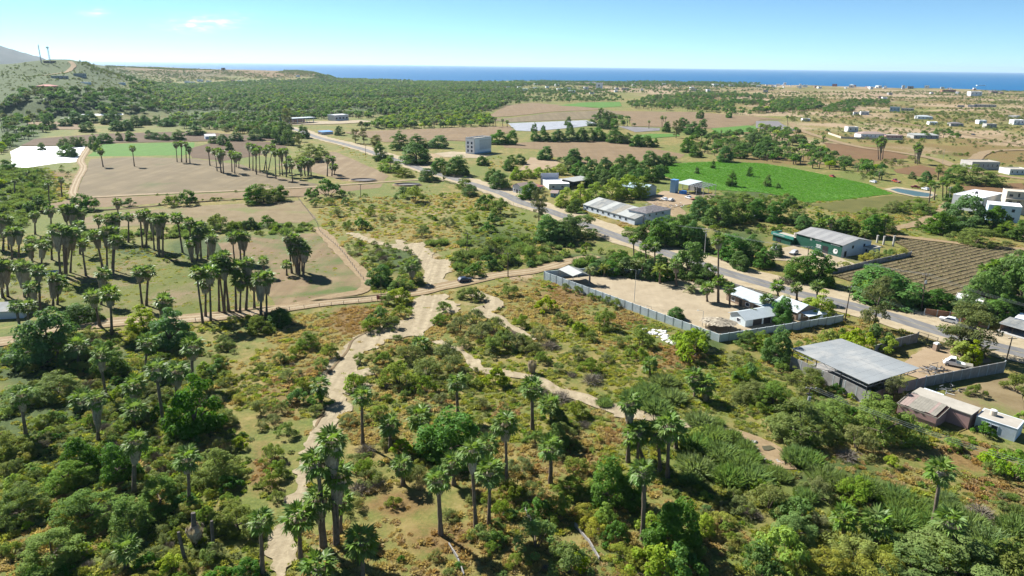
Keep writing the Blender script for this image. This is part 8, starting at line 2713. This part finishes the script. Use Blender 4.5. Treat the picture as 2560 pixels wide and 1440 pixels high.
def far_tree(seed, mat):
    rng = np.random.default_rng(3000 + seed)
    lobes = []
    for i in range(15):
        d = unit(rng.normal(size=3))
        d[2] = abs(d[2]) - 0.3
        rr = 0.18 + 0.22 * rng.random()
        lobes.append((d[0] * rr, d[1] * rr, 0.45 + d[2] * 0.4, 0.13 + 0.08 * rng.random()))
    v, f = cloud(rng, lobes, 26, 0.13, 0.6, 0.8, 0.35, 0.7, 0.1)
    mb = limbs(rng, lobes, 0.3, 0.03, 3)
    v2 = np.array(mb.v)
    f2 = np.array([q for q in mb.f if len(q) == 4]) + len(v)
    return mesh_np('far_tree', np.concatenate([v, v2]), [f, f2], [mat, M_wood], np.concatenate([np.zeros(len(f)), np.ones(len(f2))]), rng.random(len(f) + len(f2)))


FARM = [far_palm(i) for i in range(4)] + [far_tree(i, F_far) for i in range(4)] + [far_tree(i + 4, F_mango) for i in range(3)] + [far_tree(i + 8, F_bright) for i in range(2)] + [far_tree(i + 10, F_grey) for i in range(3)]
WP, WS, WI = [], [], []


def wood(poly, dens, mixw, hmin, hmax, clump=0.3, scale=60, seed=0, avoid=True, maxn=22000, wk=1.0):
    P = scatter(poly, dens, clump, scale, 200 + seed, avoid, maxn)
    n = len(P)
    cls = RNG.choice(5, n, p=np.array(mixw) / sum(mixw))
    idx = np.choose(cls, [RNG.integers(0, 4, n), RNG.integers(4, 8, n), RNG.integers(8, 11, n), RNG.integers(11, 13, n), RNG.integers(13, 16, n)])
    h = hmin + (hmax - hmin) * RNG.random(n)
    w = np.where(cls == 0, h, h * wk * (0.85 + 0.5 * RNG.random(n)))
    WP.append(P)
    WS.append(np.stack([w, w, h], 1))
    WI.append(idx)


#            palm, tree, dark, bright, grey
wood([(330, 216), (620, 208), (860, 202), (1300, 211), (1310, 250), (1180, 292), (1080, 300), (900, 282), (700, 280), (560, 292), (430, 280), (330, 245)], 0.014, (5, 4, 3, .8, 1.5), 5, 11, 0.35, 110, 1)
wood([(960, 300), (1060, 288), (1170, 284), (1230, 300), (1235, 316), (1140, 319), (1000, 324), (900, 322)], 0.016, (3, 3, 1, 3, .5), 6, 10, 0.15, 60, 2)
wood([(430, 292), (560, 290), (700, 282), (960, 290), (940, 298), (720, 298), (700, 328), (480, 328), (420, 312)], 0.012, (3, 4, 3, .5, 1), 6, 9, 0.3, 60, 3)
wood([(560, 325), (700, 318), (740, 335), (760, 360), (700, 350), (560, 332)], 0.012, (2, 5, 3, .5, 1), 6, 9, 0.3, 50, 4)
wood([(30, 250), (60, 228), (330, 232), (430, 265), (430, 285), (320, 282), (200, 284), (150, 292), (90, 306), (0, 300), (0, 270)], 0.014, (.5, 4, 5, .2, 2), 6, 10, 0.2, 50, 5)
wood([(0, 290), (110, 300), (150, 320), (100, 345), (30, 368), (0, 400)], 0.007, (1, 5, 2, 1, 1), 5, 9, 0.3, 50, 6)
wood([(0, 400), (30, 420), (110, 425), (100, 470), (60, 480), (0, 470)], 0.010, (1, 5, 2, 1, 1), 4, 7, 0.3, 50, 26)
wood([(200, 292), (430, 292), (430, 326), (300, 330), (210, 320)], 0.0016, (3, 4, 3, .4, 1), 6, 9, 0.3, 50, 7)
wood([(1290, 228), (1500, 224), (1560, 245), (1560, 256), (1400, 256), (1290, 258)], 0.0045, (3, 4, 3, .2, 2), 5, 8, 0.4, 70, 8)
wood([(1040, 206), (1300, 205), (1900, 209), (1900, 218), (1300, 216), (1040, 213)], 0.0040, (4, 3, 3, .1, 1), 7, 11, 0.35, 70, 9)
wood([(1290, 213), (1900, 216), (1960, 225), (1700, 236), (1500, 232), (1290, 232)], 0.0028, (2, 4, 3, .2, 2), 4, 7, 0.4, 70, 10)
wood([(1560, 262), (1620, 245), (1760, 232), (1900, 238), (1960, 255), (1960, 285), (1880, 290), (1740, 278), (1600, 276)], 0.0062, (3, 3, 4, .3, 1.5), 6, 10, 0.45, 60, 11)
wood([(1930, 255), (2030, 250), (2060, 270), (2010, 280), (1930, 280)], 0.008, (3, 3, 4, .2, 1), 6, 10, 0.3, 50, 12)
wood([(2060, 270), (2130, 250), (2225, 252), (2220, 262), (2140, 268), (2130, 285), (2060, 285)], 0.010, (2, 3, 5, .2, 1), 5, 8, 0.2, 50, 13)
wood([(1890, 322), (1990, 328), (2010, 350), (2060, 380), (2100, 400), (2230, 440), (2210, 458), (2080, 432), (1990, 412), (1900, 402), (1880, 350)], 0.013, (3, 3, 3, .4, 1), 5, 9, 0.25, 40, 14)
wood([(1700, 350), (1880, 330), (1890, 395), (1800, 395), (1720, 380)], 0.009, (2, 3, 4, .2, 1.5), 5, 8, 0.4, 40, 15)
wood([(1200, 262), (1300, 258), (1380, 268), (1300, 290), (1220, 285)], 0.006, (3, 3, 4, .5, 1), 5, 9, 0.4, 50, 16)
wood([(1480, 296), (1580, 290), (1600, 316), (1500, 322)], 0.006, (4, 3, 3, .2, 1), 5, 9, 0.4, 40, 17)
wood([(2300, 335), (2370, 330), (2400, 345), (2300, 348)], 0.010, (1, 3, 4, 1, 1), 4, 7, 0.2, 30, 18)
wood([(2230, 445), (2290, 450), (2330, 460), (2260, 466)], 0.004, (1, 3, 3, .2, 1), 3, 5, 0.3, 30, 19)
wood([(430, 215), (640, 203), (850, 198), (1040, 203), (860, 206), (620, 210), (440, 222)], 0.007, (3, 4, 3, .1, 2), 6, 10, 0.3, 60, 20)
wood([(1100, 322), (1240, 318), (1230, 330), (1100, 328), (960, 332)], 0.003, (1, 4, 3, .4, 1), 3, 6, 0.3, 40, 21)
wood([(300, 195), (430, 205), (430, 222), (330, 216)], 0.004, (2, 4, 3, .1, 2), 5, 8, 0.3, 60, 22)
wood([(1700, 405), (1640, 418), (1560, 412), (1560, 404), (1680, 396)], 0.012, (.5, 3, 5, .2, 1), 4, 7, 0.2, 30, 23)
wood([(1380, 398), (1440, 402), (1500, 410), (1440, 420), (1380, 408)], 0.008, (0, 3, 4, 2, 1), 4, 7, 0.2, 30, 24)
stuff('distant_wood', np.concatenate(WP), np.concatenate(WS), np.concatenate(WI), FARM, 'far palm groves and trees stretching towards the sea')

# ================================================================== labels that single out each plant
MARKS = [
    (60, 820, 'at the left end of the dirt track'), (250, 790, 'between meadow and dirt track'), (100, 930, 'in the dark thicket by the left edge'), (300, 960, 'in the left foreground thicket'), (440, 980, 'behind the left foreground thicket'),
    (60, 1150, 'at the left edge of the foreground thicket'), (250, 1180, 'in the middle of the left thicket'), (450, 1180, 'beside the rust brown clearing'), (120, 1380, 'in the bottom left corner'), (350, 1370, 'along the bottom left edge'), (560, 1330, 'near the dead palm trunks'),
    (640, 1000, 'on the dry slope left of the wash'), (700, 1180, 'beside the lower sandy wash'), (800, 1260, 'in the cluster beside the lower wash'), (900, 1400, 'at the bottom edge right of the wash'), (850, 980, 'beside the bend of the sandy wash'), (960, 860, 'on the bank inside the wash bend'),
    (1040, 960, 'in the thorny scrub right of the wash'), (1200, 850, 'in the thorny scrub below the sand patch'), (950, 1150, 'in the scrub below the wash bend'), (1130, 1080, 'around the big round tree'), (1180, 1230, 'in the lower middle scrub'), (1330, 1030, 'below the narrow side wash'),
    (1420, 1180, 'right of the lower middle palms'), (1350, 1350, 'near the pale foreground wall posts'), (1250, 1000, 'above the narrow side wash'), (1550, 1280, 'in the lower grove of dark trees'), (1620, 1110, 'in the palm trio left of the reeds'), (1680, 1390, 'at the bottom edge below dark trees'),
    (1650, 980, 'at the reed clump by the wash'), (1800, 1150, 'in the reed bed right of the palms'), (1880, 1320, 'on the grassy bank below the reeds'), (2050, 1380, 'at the bottom edge right of centre'), (2110, 1200, 'in the reeds below the gully'), (2300, 1340, 'near the leaning lower right palm'),
    (2480, 1350, 'in the bottom right corner'), (2440, 1160, 'on the dry slope below the pink house'), (2250, 1150, 'beside the dry lower right slope'), (2000, 1040, 'around the near utility pole'), (2180, 1020, 'below the shed wall'), (1900, 940, 'left of the large grey shed roof'), (1850, 860, 'outside the corner of the blue wall'),
    (1750, 920, 'on the slope below the blue wall corner'), (1600, 870, 'beside the white rubble'), (1450, 790, 'on the rusty slope below the blue wall'), (1480, 900, 'in the middle scrub below the blue wall'), (1470, 735, 'along the outside of the blue wall'), (1290, 740, 'right of the junction of track and wash'), (1180, 740, 'beside the dark car'),
    (2150, 840, 'in the weedy plot behind the large shed'), (2400, 850, 'beside the gate of the shed yard'), (2010, 770, 'behind the small houses of the yard'), (1900, 760, 'beside the long white roof'), (1780, 720, 'along the road side of the yard'), (1640, 670, 'at the back of the walled yard'), (1500, 670, 'behind the white canopy'),
    (1400, 590, 'at the roadside left of the warehouse'), (1220, 620, 'in the green thicket above the dirt track'), (1000, 690, 'in the thicket left of the river bed'), (1120, 600, 'among the reeds right of the river bed'), (1050, 520, 'on the open ground left of the road'), (860, 530, 'on the open ground above the fallow field'),
    (1230, 530, 'beside the road below the red roofs'), (740, 640, 'in the fallow field'), (600, 720, 'in the big clump by the meadow'), (500, 620, 'at the right end of the palm grove'), (380, 590, 'in the middle of the palm grove'), (260, 620, 'in the left middle of the palm grove'), (150, 620, 'in the left part of the palm grove'),
    (30, 620, 'at the left edge of the palm grove'), (100, 710, 'around the small tank in the grove'), (350, 710, 'on the bright meadow'), (180, 540, 'at the upper left of the palm grove'), (90, 470, 'left of the curved farm track'), (500, 510, 'in the hedge below the curved track'), (720, 500, 'at the end of the field hedge'), (640, 565, 'in the hedge above the fallow field'),
    (450, 380, 'between the green field and brown field'), (300, 390, 'alone in the pale brown field'), (560, 400, 'in the palm rows of the brown field'), (680, 400, 'in the dense palm rows of the field'), (790, 420, 'beside the furrowed field'), (180, 385, 'on the white film field'), (260, 340, 'above the green crop field'), (250, 310, 'below the dark cliff'),
    (400, 320, 'in the left middle distance'), (600, 350, 'left of the far end of the road'), (740, 345, 'at the far end of the road'), (900, 350, 'beside the far stretch of road'), (1000, 390, 'left of the white cube building'), (1120, 430, 'along the road below the white cube building'), (1250, 360, 'right of the white cube building'),
    (1400, 345, 'in the tree line above the wide field'), (1560, 355, 'at the right end of the tree line'), (1400, 400, 'below the wide brown field'), (1360, 320, 'beside the grey film field'), (1520, 310, 'among palms right of the grey film'), (1640, 310, 'in the distant brown field'), (1720, 335, 'right of the small crop plot'), (1820, 380, 'above the vivid green field'),
    (1830, 440, 'standing in the vivid green field'), (1520, 445, 'in the orchard'), (1620, 440, 'at the right end of the orchard'), (1340, 430, 'in the hedge row below the bare lot'), (1260, 455, 'left of the red roofed house'), (1500, 490, 'in the bright grove behind the warehouse'), (1680, 590, 'in the big tree group right of the warehouse'),
    (1720, 660, 'at the roadside by the yard'), (1860, 640, 'across the road from the yard'), (1800, 530, 'in the wood behind the warehouse yard'), (1900, 510, 'below the vivid green field'), (2020, 575, 'behind the green building'), (2170, 570, 'right behind the green building'), (2230, 520, 'below the small pond'), (2350, 480, 'beside the small pond'),
    (2420, 440, 'above the brown plot on the right'), (2400, 570, 'in front of the white houses'), (2500, 600, 'at the right edge by the white houses'), (2010, 680, 'in front of the green building'), (2200, 720, 'below the furrowed rows'), (2400, 750, 'around the brick wall house'), (2520, 720, 'at the right edge by the brick house'), (2200, 650, 'along the wall of the green building'),
    (2200, 370, 'beside the sandy hill road'), (2300, 380, 'at the fork of the hill road'), (2060, 350, 'at the upper end of the hill road'), (2480, 990, 'in the bare yard at the right edge'), (1970, 305, 'left of the hillside houses'), (1240, 305, 'left of the grey film field'),
]
ORD = ['', 'first', 'second', 'third', 'fourth', 'fifth', 'sixth', 'seventh', 'eighth', 'ninth', 'tenth', 'eleventh', 'twelfth', 'thirteenth', 'fourteenth', 'fifteenth', 'sixteenth', 'seventeenth', 'eighteenth', 'nineteenth', 'twentieth'] + ['%dth' % i for i in range(21, 60)]
bins = {}
for o, cat, x, y, desc in PLANTS:
    m = min(MARKS, key=lambda k: (k[0] - x) ** 2 + ((k[1] - y) * 1.5) ** 2)
    bins.setdefault((cat, m[2]), []).append((x, y, o, desc))
GRP = {'palm tree': 'fan palms of the valley', 'tree': 'trees of the valley', 'shrub': 'shrubs of the valley', 'reeds': 'reed clumps'}
for (cat, where), L in bins.items():
    L.sort(key=lambda q: q[0])
    noun = {'palm tree': 'palms', 'tree': 'trees', 'shrub': 'bushes', 'reeds': 'clumps'}[cat]
    for i, (x, y, o, desc) in enumerate(L):
        lab = desc + ' ' + where
        if len(L) > 1:
            same = [q for q in L if q[3] == desc]
            if len(same) > 1:
                k_ = [q[2] for q in same].index(o) + 1
                lab += ', ' + (('leftmost' if k_ == 1 else 'rightmost' if k_ == len(same) else ORD[k_] + ' from left'))
        w_ = lab.split()
        if len(w_) > 16:
            lab = lab.replace('bright yellow green tree', 'bright green tree').replace('dense dark green tree', 'dark tree').replace(' with dead skirt', '').replace(' with long dead skirt', ' skirted')
        tag(o, lab, cat, GRP[cat])
dup = [k for k, v_ in LABELS.items() if len(v_) > 1]
if dup:
    print('DUPLICATE LABELS', len(dup), dup[:10])

# ------------------------------------------------------------------ haze
hz = MB()
hz.box(-52000, 52000, -3000, 52000, -30, 262)
t = bpy.data.materials.new('haze_air')
t.use_nodes = True
t.node_tree.nodes.remove(t.node_tree.nodes['Principled BSDF'])
pv = t.node_tree.nodes.new('ShaderNodeVolumePrincipled')
pv.inputs['Color'].default_value = (0.62, 0.82, 1.0, 1)
pv.inputs['Density'].default_value = 3.0e-5
pv.inputs['Anisotropy'].default_value = 0.25
t.node_tree.links.new(pv.outputs[0], t.node_tree.nodes['Material Output'].inputs['Volume'])
tag(hz.build('haze', t), 'thin bluish sea haze over the whole valley', None, None, 'stuff')
